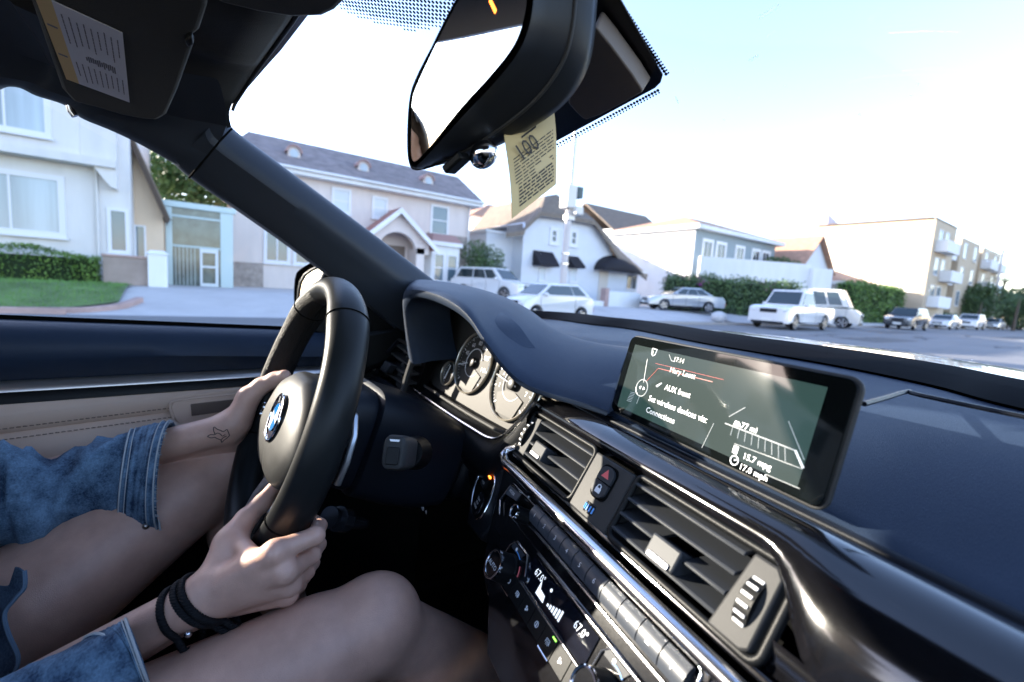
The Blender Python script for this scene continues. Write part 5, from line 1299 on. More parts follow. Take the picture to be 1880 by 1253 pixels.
# ---------- foliage
def leafmat(name, c, c2): 
    m = bpy.data.materials.new(name); m.use_nodes = True; nt = m.node_tree; N = nt.nodes; Lk = nt.links; b = N['Principled BSDF']; b.inputs['Roughness'].default_value = .55
    oi = N.new('ShaderNodeTexNoise'); oi.inputs['Scale'].default_value = 1.7; oi.inputs['Detail'].default_value = 4; tc = N.new('ShaderNodeTexCoord'); Lk.new(tc.outputs['Object'], oi.inputs['Vector'])
    cr = N.new('ShaderNodeValToRGB'); cr.color_ramp.elements[0].position = .35; cr.color_ramp.elements[0].color = (*c, 1); cr.color_ramp.elements[1].position = .68; cr.color_ramp.elements[1].color = (*c2, 1)
    Lk.new(oi.outputs['Fac'], cr.inputs['Fac']); Lk.new(cr.outputs['Color'], b.inputs['Base Color']); return m
LF1 = leafmat('hedge_leaf', (.05, .12, .018), (.17, .29, .045)); LF2 = leafmat('dark_leaf', (.03, .07, .022), (.115, .19, .055)); LF3 = leafmat('tree_leaf', (.05, .11, .03), (.15, .25, .08)); BARK = M('bark', (.10, .075, .055), .9, noise=(8, .2)); COREM = M('twig_core', (.018, .030, .012), .95); BOUG = M('magenta_bracts', (.38, .03, .30), .6)
def leaves(pts, nrmls, size, seed, mb=None, m=0):
    rg = random.Random(seed); mb = mb or MB()
    for p, n in zip(pts, nrmls):
        a = nrm(np.array([rg.gauss(0, 1), rg.gauss(0, 1), rg.gauss(0, 1)])+np.array(n)*.8); b_ = nrm(np.cross(a, [rg.gauss(0, 1), rg.gauss(0, 1), rg.gauss(0, 1)])); c_ = np.cross(a, b_); s_ = size*rg.uniform(.6, 1.3)
        mb.add([p-b_*s_*.55, p-c_*s_*.3+b_*.0, p+b_*s_*.55, p+c_*s_*.3], [[0, 1, 2, 3]], m)
    return mb
def hedge(name, label, loc, rz, L, D, H, leaf, n, size, seed, flowers=0, rough=.10, cat='hedge', skirt=0):
    root = thing(name, label, cat, loc, rz); rg = random.Random(seed)
    MB().box(.08, L-.08, .08, D-.08, -.1, H-.12).build('branches', [COREM], root, bevel=.08)
    pts, ns = [], []
    areas = [('f', L*H), ('b', L*H*.3), ('t', L*D*1.2), ('l', D*H), ('r', D*H)]; tot = sum(a for _, a in areas)
    for f, a in areas:
        for _ in range(int(n*a/tot)):
            u, v = rg.random(), rg.random(); j = rg.gauss(0, rough)
            wv = .10*math.sin(u*L*2.1+seed)+.06*math.sin(v*H*3+u*9)
            if f == 'f': p, q = (u*L, j+wv*.6, v*H), (0, -1, .2)
            elif f == 'b': p, q = (u*L, D+j, v*H), (0, 1, .2)
            elif f == 't': p, q = (u*L, v*D, H+j+wv), (0, 0, 1)
            elif f == 'l': p, q = (j, u*D, v*H), (-1, 0, .2)
            else: p, q = (L+j, u*D, v*H), (1, 0, .2)
            pts.append(np.array(p)); ns.append(q)
    leaves(pts, ns, size, seed).build('foliage', [leaf], root, 0)
    if flowers:
        for k in range(flowers):
            c_ = np.array([rg.uniform(.05, .95)*L, rg.uniform(-.1, D*.5), H+rg.uniform(-.35, .12)]); P_ = [c_+np.array([rg.gauss(0, .16), rg.gauss(0, .12), rg.gauss(0, .12)]) for _ in range(26)]
            leaves(P_, [(0, -1, .5)]*26, .10, seed+k).build('flowers', [BOUG], root, 0)
    return root
def tree(name, label, loc, H, crown, leaf, n, size, seed, trunk_r=.14, cat='tree', group=None):
    """crown: list of (dx, dy, z, r) clumps"""
    root = thing(name, label, cat, loc, 0, group); rg = random.Random(seed); t = MB()
    t.tube([(0, 0, -.2), (.03, .02, H*.3), (-.03, .05, H*.6)], [trunk_r*1.25, trunk_r, trunk_r*.7], 10)
    pts, ns = [], []
    for dx, dy, z, r in crown:
        t.tube([(-.02, .03, H*.42), (dx*.5, dy*.5, (z+H*.42)/2), (dx, dy, z)], [trunk_r*.5, trunk_r*.3, trunk_r*.1], 6)
        for _ in range(int(n*r*r/sum(c[3]**2 for c in crown))):
            d_ = nrm([rg.gauss(0, 1), rg.gauss(0, 1), rg.gauss(0, 1)]); q = r*(1-abs(rg.gauss(0, .28)))
            pts.append(np.array([dx, dy, z])+d_*q*np.array([1, 1, .8])); ns.append(d_)
    t.build('trunk', [BARK], root, 60); leaves(pts, ns, size, seed).build('crown', [leaf], root, 0); return root
def palm(label, loc, H, seed, fl=1.9, n=16, group=None):
    root = thing('palm_tree', label, 'palm', loc, 0, group); rg = random.Random(seed)
    MB().tube([(0, 0, -.2), (.05, 0, H*.5), (.1, .05, H)], [.20, .15, .13], 10).build('trunk', [BARK], root, 60)
    c_ = MB(); leaves([np.array([.1, .05, H-.25])+np.array([rg.gauss(0, .12), rg.gauss(0, .12), rg.gauss(0, .2)]) for _ in range(60)], [(0, 0, 1)]*60, .2, seed, c_)
    for k in range(n):
        a = 2*math.pi*k/n+rg.uniform(-.2, .2); el = rg.uniform(-.1, 1.1); P_ = []
        for i in range(9):
            t = i/8; P_.append(np.array([.1+math.cos(a)*fl*t*math.cos(el*.7), .05+math.sin(a)*fl*t*math.cos(el*.7), H+fl*(t*math.sin(el)-.75*t*t)]))
        for i in range(8):
            T = nrm(P_[i+1]-P_[i]); sd_ = nrm(np.cross(T, _z)); 
            for s_ in (-1, 1):
                for q in (0, .5):
                    b_ = P_[i]*(1-q)+P_[i+1]*q; l_ = fl*.26*(1-.5*(i/8)); c_.add([b_-T*.025, b_+T*.03, b_+sd_*s_*l_*.8+T*l_*.5-_z*l_*.35], [[0, 1, 2]])
    c_.build('crown', [LF2], root, 0); return root
# ---------- house pieces (local x along the front, y into the lot, z up)
WFR = M('white_frame', (.72, .72, .74), .5); PANE = M('window_glass', (.10, .15, .18), .06, spec=.7); PANEB = M('dim_glass', (.05, .065, .075), .08, spec=.6); BLIND2 = M('curtained_glass', (.36, .42, .46), .12, spec=.6, noise=(1.2, .45), stretch=(1, 2.5, .05)); BLIND = M('white_blind', (.62, .66, .68), .6)
def window(root, x0, x1, z0, z1, y=0, face='f', bars=(1, 0), frame=WFR, pane=PANE, fw=.08, sill=True, name='window', x=0, rev=.03):
    def q(a, b_, c_): return (a, y+b_, c_) if face == 'f' else (x-b_*-1 if face == 'l' else x-b_, a, c_)
    def bx(mb, a0, a1, d0, d1, c0, c1, m=0):
        P_ = [q(a, d, c_) for c_ in (c0, c1) for d in (d0, d1) for a in (a0, a1)]
        mb.add(P_, [[0, 1, 3, 2], [4, 6, 7, 5], [0, 4, 5, 1], [2, 3, 7, 6], [0, 2, 6, 4], [1, 5, 7, 3]], m)
    f = MB()
    for a0, a1, c0, c1 in ((x0-fw, x0, z0-fw, z1+fw), (x1, x1+fw, z0-fw, z1+fw), (x0, x1, z1, z1+fw), (x0, x1, z0-fw, z0)): bx(f, a0, a1, -.05, .04, c0, c1)
    for k in range(1, bars[0]+1): xx = x0+(x1-x0)*k/(bars[0]+1); bx(f, xx-.03, xx+.03, -.035, .02, z0, z1)
    for k in range(1, bars[1]+1): zz = z0+(z1-z0)*k/(bars[1]+1); bx(f, x0, x1, -.030, .015, zz-.03, zz+.03)
    if sill: bx(f, x0-fw-.05, x1+fw+.05, -.12, -.05, z0-fw-.06, z0-fw+.01)
    fo = f.build(name, [frame], root, 0)
    p = MB(); bx(p, x0, x1, -.012, .0, z0, z1); p.build('pane', [pane], fo, 0); return fo
def gable(mb, x0, x1, y0, y1, z0, z1, along='x', ov=.4, th=.15, m=0):
    """two sloping slabs; ridge runs along x or y"""
    if along == 'x':
        ym = (y0+y1)/2
        for ya, yb in ((y0-ov, ym), (y1+ov, ym)):
            zz = z0-(z1-z0)*ov/((y1-y0)/2); mb.prism([(x0-ov, ya, zz), (x1+ov, ya, zz), (x1+ov, yb, z1), (x0-ov, yb, z1)], (0, 0, th), m)
    else:
        xm = (x0+x1)/2
        for xa, xb in ((x0-ov, xm), (x1+ov, xm)):
            zz = z0-(z1-z0)*ov/((x1-x0)/2); mb.prism([(xa, y0-ov, zz), (xa, y1+ov, zz), (xb, y1+ov, z1), (xb, y0-ov, z1)], (0, 0, th), m)
    return mb
def hip(mb, x0, x1, y0, y1, z0, z1, ov=.45, m=0):
    a, b_, c_, d = x0-ov, x1+ov, y0-ov, y1+ov; hw = min(b_-a, d-c_)/2
    if b_-a >= d-c_: r0, r1 = (a+hw, (c_+d)/2, z1), (b_-hw, (c_+d)/2, z1)
    else: r0, r1 = ((a+b_)/2, c_+hw, z1), ((a+b_)/2, d-hw, z1)
    V = [(a, c_, z0), (b_, c_, z0), (b_, d, z0), (a, d, z0), r0, r1]
    F_ = [[0, 1, 5, 4], [1, 2, 5], [2, 3, 4, 5], [3, 0, 4], [3, 2, 1, 0]] if b_-a >= d-c_ else [[0, 1, 4], [1, 2, 5, 4], [2, 3, 5], [3, 0, 4, 5], [3, 2, 1, 0]]
    return mb.add(V, F_, m)
def fascia(mb, x0, x1, y0, y1, z, ov=.45, h=.22, m=0):
    a, b_, c_, d = x0-ov, x1+ov, y0-ov, y1+ov
    mb.prism([(a, c_, z-h), (b_, c_, z-h), (b_, d, z-h), (a, d, z-h)], (0, 0, h-.004), m); return mb
def shingle(name, c, sc=3.2, amt=.25):
    m = M(name, c, .85, noise=(2.2, amt)); nt = m.node_tree; N = nt.nodes; b = N['Principled BSDF']
    w_ = N.new('ShaderNodeTexBrick'); w_.inputs['Scale'].default_value = sc; w_.inputs['Mortar Size'].default_value = .03; tc = N.new('ShaderNodeTexCoord'); nt.links.new(tc.outputs['Object'], w_.inputs['Vector'])
    bp = N.new('ShaderNodeBump'); bp.inputs['Strength'].default_value = .7; bp.inputs['Distance'].default_value = .03; nt.links.new(w_.outputs['Fac'], bp.inputs['Height']); nt.links.new(bp.outputs['Normal'], b.inputs['Normal']); return m
def clap(name, c):
    m = M(name, c, .65, noise=(.8, .05)); nt = m.node_tree; N = nt.nodes; b = N['Principled BSDF']
    w_ = N.new('ShaderNodeTexWave'); w_.bands_direction = 'Z'; w_.wave_profile = 'SAW'; w_.inputs['Scale'].default_value = 1.6; tc = N.new('ShaderNodeTexCoord'); nt.links.new(tc.outputs['Object'], w_.inputs['Vector'])
    bp = N.new('ShaderNodeBump'); bp.inputs['Strength'].default_value = .8; bp.inputs['Distance'].default_value = .03; nt.links.new(w_.outputs['Fac'], bp.inputs['Height']); nt.links.new(bp.outputs['Normal'], b.inputs['Normal']); return m
R90 = math.pi/2
def house(name, label, x, y, cat='house', z=None, rz=R90): return thing(name, label, cat, (x, y, float(hgt(x, y)) if z is None else z), rz)
STU = M('grey_stucco', (.68, .66, .64), .9, stretch=(1.6, 1.6, .35), noise=(1.3, .09), bump=(60, .3, 'noise', .006)); TAN = M('tan_stucco', (.68, .53, .38), .9, noise=(1.5, .06)); PINK = M('pink_stucco', (.68, .60, .56), .9, stretch=(1.6, 1.6, .4), noise=(1.2, .09), bump=(60, .3, 'noise', .006)); WHI = M('white_wall', (.76, .76, .755), .8, stretch=(1.5, 1.5, .4), noise=(1.2, .06)); CLA = clap('white_siding', (.70, .72, .76)); BLUW = clap('shade_blue_siding', (.27, .33, .36)); BEIW = M('beige_render', (.52, .42, .30), .9, noise=(.6, .05)); STN = M('stone_cladding', (.34, .29, .26), .85, noise=(4, .4), bump=(9, .8, 'leather', .03))
MAU = shingle('mauve_shingles', (.25, .21, .205), 3.2, .4); BRN = shingle('brown_shingles', (.20, .16, .125)); TER = shingle('terracotta_shingles', (.46, .26, .17)); DKW = M('dark_wood', (.07, .045, .03), .7)
# first house on the left
h = house('apartment_house', 'pale grey stucco two storey house behind the clipped hedge, seen over the car door', -19.6, -11.0)
ye = yat(243, -19.6)+11.0
MB().box(0, ye, 0, 9, -.3, 7.6).build('wall', [STU], h, 0)
yj = yat(226, -19.6)+11
MB().box(-.2, yj-.05, -.55, 0, 3.62, 3.86).box(-.2, yj-.9, -.35, -.003, 3.86, 7.5).prism([(yj-.62, 0, 3.62), (yj-.05, 0, 3.62), (yj-.05, 0, 3.0), (yj-.2, 0, 3.05)], (0, -.42, 0)).box(yj-.9, yj-.05, -.30, -.004, 3.865, 7.45).build('jettied_storey', [STU], h, 0)
w1 = yat(112, -19.6)+11
window(h, w1-3.1, w1, 1.50, 3.05, 0, bars=(2, 0), fw=.16, pane=BLIND2); window(h, w1-3.4, w1-.15, 4.35, 5.6, -.36, bars=(3, 0), fw=.14, pane=BLIND2); window(h, .2, 2.2, 1.35, 2.9, 0, bars=(1, 0), fw=.14)
w2 = yat(236, -19.6)+11
window(h, w2-.40, w2-.05, 1.1, 2.35, 0, bars=(0, 0), fw=.10, pane=PANE)
MB().tube([(w1+.9, -.06, -.2), (w1+.9, -.06, 3.6)], .045, 8).build('drainpipe', [STU], h, 60)
gable(MB(), 0, ye-.3, -.3, 9, 7.6, 10, 'x').build('roof', [BRN], h, 0)
hn = house('apartment_house', 'unseen flat roofed grey house added left of the jettied stucco house, reflected in the screen', -20.5, -31.0)  # added out of view to darken the reflection in the display screen
MB().box(0, 18, 0, 9, -.3, 6.0).build('wall', [STU], hn, 0); MB().box(-.2, 18.2, -.3, 9.2, 6.0, 6.25).build('roof', [WHI], hn, 0)
for k in range(5):
    for z_ in (1.2, 4.0): window(hn, 1.2+3.4*k, 3.0+3.4*k, z_, z_+1.4, 0, bars=(1, 0), fw=.14)
ya = yat(243.5, -20.6); yb_ = yat(301, -20.6); wb = yb_-ya
h2 = house('gabled_annex', 'tan gabled annex with a dark raking eave beside the grey stucco house', -20.6, ya)
MB().prism([(0, 0, -.3), (wb, 0, -.3), (wb, 0, 2.6), (0, 0, 5.2)], (0, 6, 0)).build('wall', [TAN], h2, 0)
MB().prism([(-.25, -.45, 5.65), (wb+.12, -.45, 2.30), (wb+.12, 6.2, 2.30), (-.25, 6.2, 5.65)], (.09, 0, .10)).build('roof', [BRN], h2, 0); MB().prism([(-.25, -.52, 5.50), (wb+.14, -.52, 2.10), (wb+.14, -.455, 2.10), (-.25, -.455, 5.50)], (.05, 0, .26)).build('bargeboard', [DKW], h2, 0)
window(h2, .12, .34, .7, 2.0, 0, bars=(0, 0), fw=.05)
hedge('clipped_hedge', 'low clipped green hedge standing on the lawn before the grey house', (-18.4, -11.5, .42), R90, 9.0, .9, .95, LF1, 9000, .07, 11, rough=.03)
g_ = thing('garden_wall', 'low brownish rendered garden wall at the end of the clipped hedge', 'wall', (-18.6, yat(188, -18.6), .42), R90)
MB().box(0, 1.12, 0, .3, -.2, .95).build('wall', [M('brown_render', (.34, .27, .235), .9, noise=(2, .2))], g_, 0, bevel=.02); MB().box(-.03, 1.15, -.04, .34, .95, 1.02).build('coping', [KRB], g_, 0, bevel=.02)
g_ = thing('gate_pier', 'white painted gate pier at the corner of the driveway', 'pier', (-18.4, yat(271, -18.4), .42), R90)
MB().box(0, .50, 0, .5, -.2, 1.12).build('shaft', [WHI], g_, 0, bevel=.02); MB().prism([(-.05, -.05, 1.12), (.55, -.05, 1.12), (.55, .55, 1.12), (-.05, .55, 1.12)], (0, 0, .12), scale=.6).build('cap', [WHI], g_, 0); 
g_ = thing('entrance_gate', 'glazed steel entrance gate with pale blue frame between the two houses', 'gate', (-21.3, yat(305, -21.3), .5), R90)
GFR = M('pale_blue_steel', (.40, .50, .53), .4, .3)
f = MB()
for x0, x1 in ((0, .20), (1.72, 2.15)): f.box(x0, x1, 0, .15, -.2, 2.9)
f.box(-.1, 2.25, -.05, .2, 2.9, 3.12).box(.20, 1.72, .02, .12, 2.55, 2.63).box(.20, 1.72, .02, .12, 1.45, 1.52).build('gate_frame', [GFR], g_, 0, bevel=.01)
MB().box(.20, 1.72, .06, .075, -.05, 2.9).build('glazing', [M('gate_glass', (.10, .13, .12), .12, spec=.6, noise=(2.5, .5))], g_, 0)
dr = MB(); 
for x0, x1, z0, z1 in ((1.05, 1.13, 0, 1.45), (1.55, 1.65, 0, 1.45), (1.13, 1.55, 1.3, 1.45), (1.13, 1.55, .72, .8), (1.13, 1.55, 0, .12)): dr.box(x0, x1, -.03, .03, z0, z1)
dr.build('gate_door', [M('white_steel', (.62, .66, .68), .4)], g_, 0)
for k in range(6): MB().box(.28+.12*k, .30+.12*k, -.01, .02, 0, 1.45).build('bar', [GFR], g_, 0)
tree('broadleaf_tree', 'leafy green tree rising behind the entrance gate', (-30, -.2, .5), 8, [(.2, -.9, 4.2, 1.6), (0, 1.4, 4.4, 1.6), (0, 0, 6.2, 2.0), (-1.4, -.8, 5.4, 1.7), (1.2, .9, 5.0, 1.7), (.3, -1.8, 5.2, 1.6), (.8, 2.2, 5.6, 1.5), (-.4, .8, 7.4, 1.3)], LF3, 9000, .24, 5)
# pink house with dormers
h = house('dormer_house', 'pink stucco house with mauve shingle roof, three dormers and arched porch', -24, yat(428, -24))
MB().box(0, 12, 0, 9, -.4, 5.5).build('wall', [PINK], h, 0)
MB().box(-.05, 1.2, -.06, .3, -.4, 1.1).box(9.3, 12.06, -.03, .3, -.4, 3.55).box(11.3, 12.08, -.08, .3, -.4, 3.4).build('stone_corner', [STN], h, 0, bevel=.02)
y0d = yat(428, -24); rx = yat(833, -27.2)-y0d
MB_ = MB().add([(-.6, -.6, 5.62), (12.55, -.6, 5.62), (12.55, 9.5, 5.62), (-.6, 9.5, 5.62), (.9, 3.4, 7.75), (rx, 3.4, 7.75), (rx, 5.6, 7.75), (.9, 5.6, 7.75)], [[0, 1, 5, 4], [1, 2, 6, 5], [2, 3, 7, 6], [3, 0, 4, 7], [4, 5, 6, 7], [3, 2, 1, 0]])
rf = MB_.build('roof', [MAU], h, 0)
fascia(MB(), 0, 12, 0, 9, 5.62, .55, .30).build('eaves', [WHI], h, 0)
MB().tube([(-.6, -.64, 5.56), (12.6, -.64, 5.56)], .07, 8).tube([(11.9, -.10, 5.4), (11.9, -.10, -.2)], .045, 8).build('gutter', [WHI], h, 60)
for px_ in (537, 661, 777):
    dx = yat(px_, -24.9)-y0d; ff = Fr((dx, .75, 6.55), axes=((1, 0, 0), (0, 0, 1)))
    dd = MB().fprism(ff, [(-.28, -.45), (.28, -.45)]+[(.28*math.cos(a), .26*math.sin(a)) for a in np.linspace(0, math.pi, 12)], -1.4, 0).build('dormer', [PINK], rf, 30)
    MB().fprism(ff, [(.37*math.cos(a), .36*math.sin(a)) for a in np.linspace(0, math.pi, 12)]+[(-.285*math.cos(a), .27*math.sin(a)) for a in np.linspace(0, math.pi, 12)], -1.3, .10).build('dormer_hood', [M('rose_tile', (.36, .23, .21), .8)], rf, 30)
    MB().fprism(ff, circ(0, -.05, .20, 16), .002, .02).build('dormer_vent', [M('pale_louvre', (.48, .55, .60), .6)], rf, 0)
for a0, a1, c0, c1 in ((4.3, 5.0, 4.0, 5.0), (6.3, 6.9, 4.0, 4.9), (9.6, 10.5, 3.55, 5.0)): window(h, a0, a1, c0, c1, 0, bars=(0, 1), fw=.12, pane=BLIND if a0 < 7 else PANE)
for a0, a1 in ((1.35, 2.2), (2.6, 3.8)): window(h, a0, a1, 1.3, 3.0, -.0, bars=(1, 0), fw=.14, pane=PANE)
bay = MB().prism([(8.9, 0, -.3), (9.3, -.8, -.3), (11.0, -.8, -.3), (11.4, 0, -.3)], (0, 0, 3.1)).build('bay', [WHI], h, 0)
MB().prism([(8.8, 0, 2.8), (9.2, -1.0, 2.8), (11.1, -1.0, 2.8), (11.5, 0, 2.8)], (0, 0, .22)).prism([(8.8, 0, 3.02), (9.2, -1.0, 3.02), (11.1, -1.0, 3.02), (11.5, 0, 3.02)], (0, .3, .45), scale=.7, m=1).build('bay_roof', [WHI, M('rose_tile2', (.36, .22, .20), .8)], h, 0)
window(h, 9.5, 10.0, .9, 2.3, -.8, bars=(0, 1)); window(h, 10.3, 10.8, .9, 2.3, -.8, bars=(0, 1))
pc = MB(); pc.box(5.7, 6.15, -1.3, -.003, -.3, 2.5).box(8.2, 8.65, -1.3, -.003, -.3, 2.5)
arc = [(7.175+1.02*math.cos(a), 2.2+1.0*math.sin(a)) for a in np.linspace(0, math.pi, 16)]
pf = Fr((0, -1.3, 0), axes=((1, 0, 0), (0, 0, 1)))
pc.prism([pf.P(u, v, 0) for u, v in [(8.9, 2.2), (8.9, 2.75), (7.175, 4.2), (5.45, 2.75), (5.45, 2.2)]+[(7.175-1.02*math.cos(a), 2.2+1.0*math.sin(a)) for a in np.linspace(0, math.pi, 16)]], np.array([0, .35, 0])).build('porch', [PINK], h, 30)
pr = MB()
for s_ in (-1, 1):
    pr.prism([(7.175+s_*2.1, -1.6, 2.45), (7.175+s_*2.1, 0, 2.45), (7.175, 0, 4.25), (7.175, -1.6, 4.25)], (0, 0, .16), 1); pr.prism([(7.175+s_*2.15, -1.66, 2.22), (7.175+s_*2.15, -1.6, 2.22), (7.175, -1.6, 4.1), (7.175, -1.66, 4.1)], (0, 0, .30), 0)
pr.build('porch_roof', [WHI, M('red_tile', (.42, .20, .17), .8)], h, 0)
MB().box(6.3, 8.05, -.02, .05, -.2, 2.6).build('door', [M('brown_door', (.16, .12, .10), .5)], h, 0)
tree('round_bush', 'rounded dark green bush between the pink house and the white gabled house', (-23.3, yat(886, -23.3), .5), 3.6, [(0, 0, 1.7, 1.3), (-.2, -.5, 2.7, .95), (.3, -.9, 1.2, 1.0), (.2, .9, 1.2, 1.1), (0, .2, 2.4, 1.1)], LF2, 5200, .13, 8, .09, 'bush')
# white house with the gambrel roof
h = house('gambrel_house', 'white clapboard house with brown gambrel roof and dark awnings', -23.5, 17.4)
def loc_(px, py, x): p = ax(px, py, 0, x); return (float(p[1])-17.4, -(x+23.5), float(p[2])-float(hgt(-23.5, 17.4)))
def rng(px0, px1, py0, py1, x=-23.5):
    a, b_ = loc_(px0, py1, x), loc_(px1, py0, x); return a[0], b_[0], a[2], b_[2]
wl = [loc_(px, py, -23.5) for px, py in [(962, 418), (994, 395), (1040, 401), (1088, 411), (1110, 440), (1131, 478), (1152, 500)]]
zb = -.4
MB().prism([(wl[0][0], 0, zb)]+[(u, 0, v) for u, _, v in wl]+[(wl[-1][0], 0, zb)], (0, 7.5, 0)).build('wall', [CLA], h, 0)
E_ = [loc_(px, py, -23.05) for px, py in [(929, 428), (962, 424), (966, 414), (993, 389), (1040, 396), (1093, 406), (1137, 470), (1188, 510)]]
E0 = [(u, y, v-.28) for u, y, v in E_]
R_1 = [loc_(px, py, -24.4) for px, py in [(931, 418), (962, 410), (972, 398), (1001, 360), (1022, 357), (1077, 392), (1141, 462), (1190, 505)]]
R_2 = [(u, 7.8, v+.05) for u, y, v in R_1]
R_0 = [(u, 7.8, v-.35) for u, y, v in R_1]
MB().grid([E0, E_, R_1, R_2, R_0]).build('roof', [BRN], h, 0)
a0, a1, c0, c1 = rng(888, 966, 436, 530, -24.6)
MB().box(a0, wl[0][0]+.1, 1.1, 7, zb, c1).build('side_wing', [CLA], h, 0); MB().box(a0-.15, wl[0][0]+.1, .95, 7.1, c1, c1+.12).build('wing_roof', [WHI], h, 0)
for q_ in ((1013, 1021, 425, 443), (1049, 1057, 428, 447)): a0, a1, c0, c1 = rng(*q_); window(h, a0, a1, c0, c1, 0, bars=(0, 1), fw=.22, pane=PANEB)
for q_ in ((990, 1001, 488, 514), (1047, 1058, 492, 516)): a0, a1, c0, c1 = rng(*q_); window(h, a0, a1, c0, c1, 0, bars=(0, 1), fw=.1, pane=BLIND)
AWN = M('dark_awning', (.022, .020, .024), .7)
for q_ in ((977, 1015, 464, 487), (1040, 1062, 472, 491)):
    a0, a1, c0, c1 = rng(*q_); MB().prism([(a0, 0, c1), (a0, -.8, c0+.12), (a0, -.8, c0-.02), (a0, 0, c0-.02)], (a1-a0, 0, 0)).build('awning', [AWN], h, 0)
a0, a1, c0, c1 = rng(1090, 1160, 474, 495); am = MB(); rows = []; mu, ru_ = (a0+a1)/2, (a1-a0)/2
for k in range(15):
    t = math.pi*k/14; rows.append([(mu-ru_*math.cos(t), 0, c0+(c1-c0)*math.sin(t)), (mu-ru_*1.03*math.cos(t), -.9, c0+(c1-c0)*.6*math.sin(t)), (mu-ru_*1.06*math.cos(t), -1.15, c0-.05)])
am.grid(rows).build('awning', [AWN], h, 60, solid=.03)
a0, a1, c0, c1 = rng(1097, 1117, 494, 540); MB().box(a0, a1, -.05, .03, zb, c1).build('door', [M('cream_door', (.62, .55, .48), .6)], h, 0)
a0, a1, c0, c1 = rng(1136, 1172, 502, 530, -24.2); MB().box(wl[-1][0]+.01, a1, .7, 6, zb, c1).build('lean_to', [WHI], h, 0); MB().prism([(wl[-1][0]-.6, .3, c1+.22), (a1+.5, .3, c1+.0), (a1+.5, 6.2, c1+.0), (wl[-1][0]-.6, 6.2, c1+.22)], (0, 0, .13)).build('lean_to_roof', [WHI], h, 0)
window(h, wl[-1][0]+.3, a1-.2, c0+.05, c1-.25, .7, bars=(2, 0), pane=PANEB, fw=.06)
g_ = thing('garden_wall', 'white boundary wall with a stepped end before the gambrel house', 'wall', (-19.3, yat(1116, -19.3), .45), R90)
MB().box(0, yat(1176, -19.3)-yat(1116, -19.3), 0, .25, -.3, .98).build('wall', [WHI], g_, 0, bevel=.02); MB().box(-3.2, 0, 0, .25, -.3, .35).build('low_wall', [WHI], g_, 0, bevel=.02)
MB().box(-.28, -.003, -.1, .35, -.3, 1.15).build('brick_pier', [KRB], g_, 0)
# long hedge, white wall, blue house
hx0, hy0, hx1, hy1 = -18.2, 25.6, -14.4, 34.8
hl = math.hypot(hx1-hx0, hy1-hy0)
hedge('flowering_hedge', 'tall overgrown green hedge with magenta flowers behind the silver sedan', (hx0, hy0, .3), math.atan2(hy1-hy0, hx1-hx0), hl, 1.5, 2.35, LF2, 10500, .15, 21, flowers=9, rough=.16)
h = house('blue_house', 'long house with shade-tinted blue front, sun-whitened side and hipped brown roof beyond the flowering hedge', -22.4, yat(1265, -22.4))
MB().box(0, 13, 0.0, 9, -.4, 6.6).build('wall', [BLUW], h, 0)  # blue of the shaded front is put into its colour
MB().box(-.12, -.004, .02, 9, -.4, 6.55).build('sunlit_side_wall', [WHI], h, 0)  # sun on this side is put in as a white slab
hip(MB(), 0, 13, 0, 9, 6.9, 8.6, .6).build('roof', [TER], h, 0); fascia(MB(), 0, 13, 0, 9, 6.9, .6, .34).build('eaves', [WHI], h, 0)
for a in (1.2, 3.2, 6.2, 9.0, 10.8): window(h, a, a+1.1, 4.0, 5.7, 0, bars=(1, 0), fw=.25, pane=PANEB)
window(h, 4.6, 4.9, 4.2, 5.6, face='l', x=-.13, bars=(0, 0), pane=BLIND)
h = house('brown_roofed_house', 'house with dark brown roof peeking over the blue house', -33, 35)
MB().box(0, 9, 0, 8, -.3, 7.6).build('wall', [WHI], h, 0); gable(MB(), 0, 9, 0, 8, 7.6, 10.4, 'x', .5).build('roof', [BRN], h, 0)
h = house('cream_house', 'sunlit white house with red roof seen between the pink and gambrel houses', -38, 21.5)
MB().box(0, 12, 0, 8, -.3, 7.3).build('wall', [WHI], h, 0); hip(MB(), 0, 12, 0, 8, 7.3, 9.4, .5).build('roof', [TER], h, 0)
_a, _b = sp(1277, 35.5), sp(1480, 36.5); _l = math.hypot(_b[0]-_a[0], _b[1]-_a[1])
g_ = thing('white_wall', 'high white wall standing above the flowering hedge', 'wall', (*_a, 0), math.atan2(_b[1]-_a[1], _b[0]-_a[0]))
MB().box(0, _l, 0, .3, 0, 4.65).build('wall', [WHI], g_, 0); MB().box(_l-.05, _l+1.6, -.4, .8, 0, 4.35).build('pier', [WHI], g_, 0)
tree('bougainvillea', 'dark bougainvillea with purple flowers climbing above the white wall', (-21.0, yat(1425, -21), .2), 4.6, [(0, 0, 4.9, .9), (.5, 1.2, 4.8, .8), (-.3, -1.2, 5.0, .7)], LF2, 1300, .2, 31, .08, 'shrub')
h = house('gabled_house', 'white boarded house with orange shingle roof behind the white wall', -20.2, yat(1456, -20.2))
MB().box(0, 6.6, 0, 7, -.3, 5.0).prism([(0, 0, 5.0), (6.6, 0, 5.0), (3.3, 0, 7.9)], (0, 7, 0)).build('wall', [CLA], h, 0); gable(MB(), 0, 6.6, 0, 7, 5.0, 8.0, 'y', .5).build('roof', [TER], h, 0)
h = house('low_house', 'low white house with brown hipped roof below the apartment block', -20.0, yat(1532, -20))
MB().box(0, 12, 0, 10, -.3, 4.0).build('wall', [WHI], h, 0); hip(MB(), 0, 12, 0, 10, 4.1, 6.4, .7).build('roof', [TER], h, 0); fascia(MB(), 0, 12, 0, 10, 4.1, .7, .35).build('eaves', [WHI], h, 0)
for a in (2, 5, 8.5): window(h, a, a+1.2, 1.4, 2.8, 0)
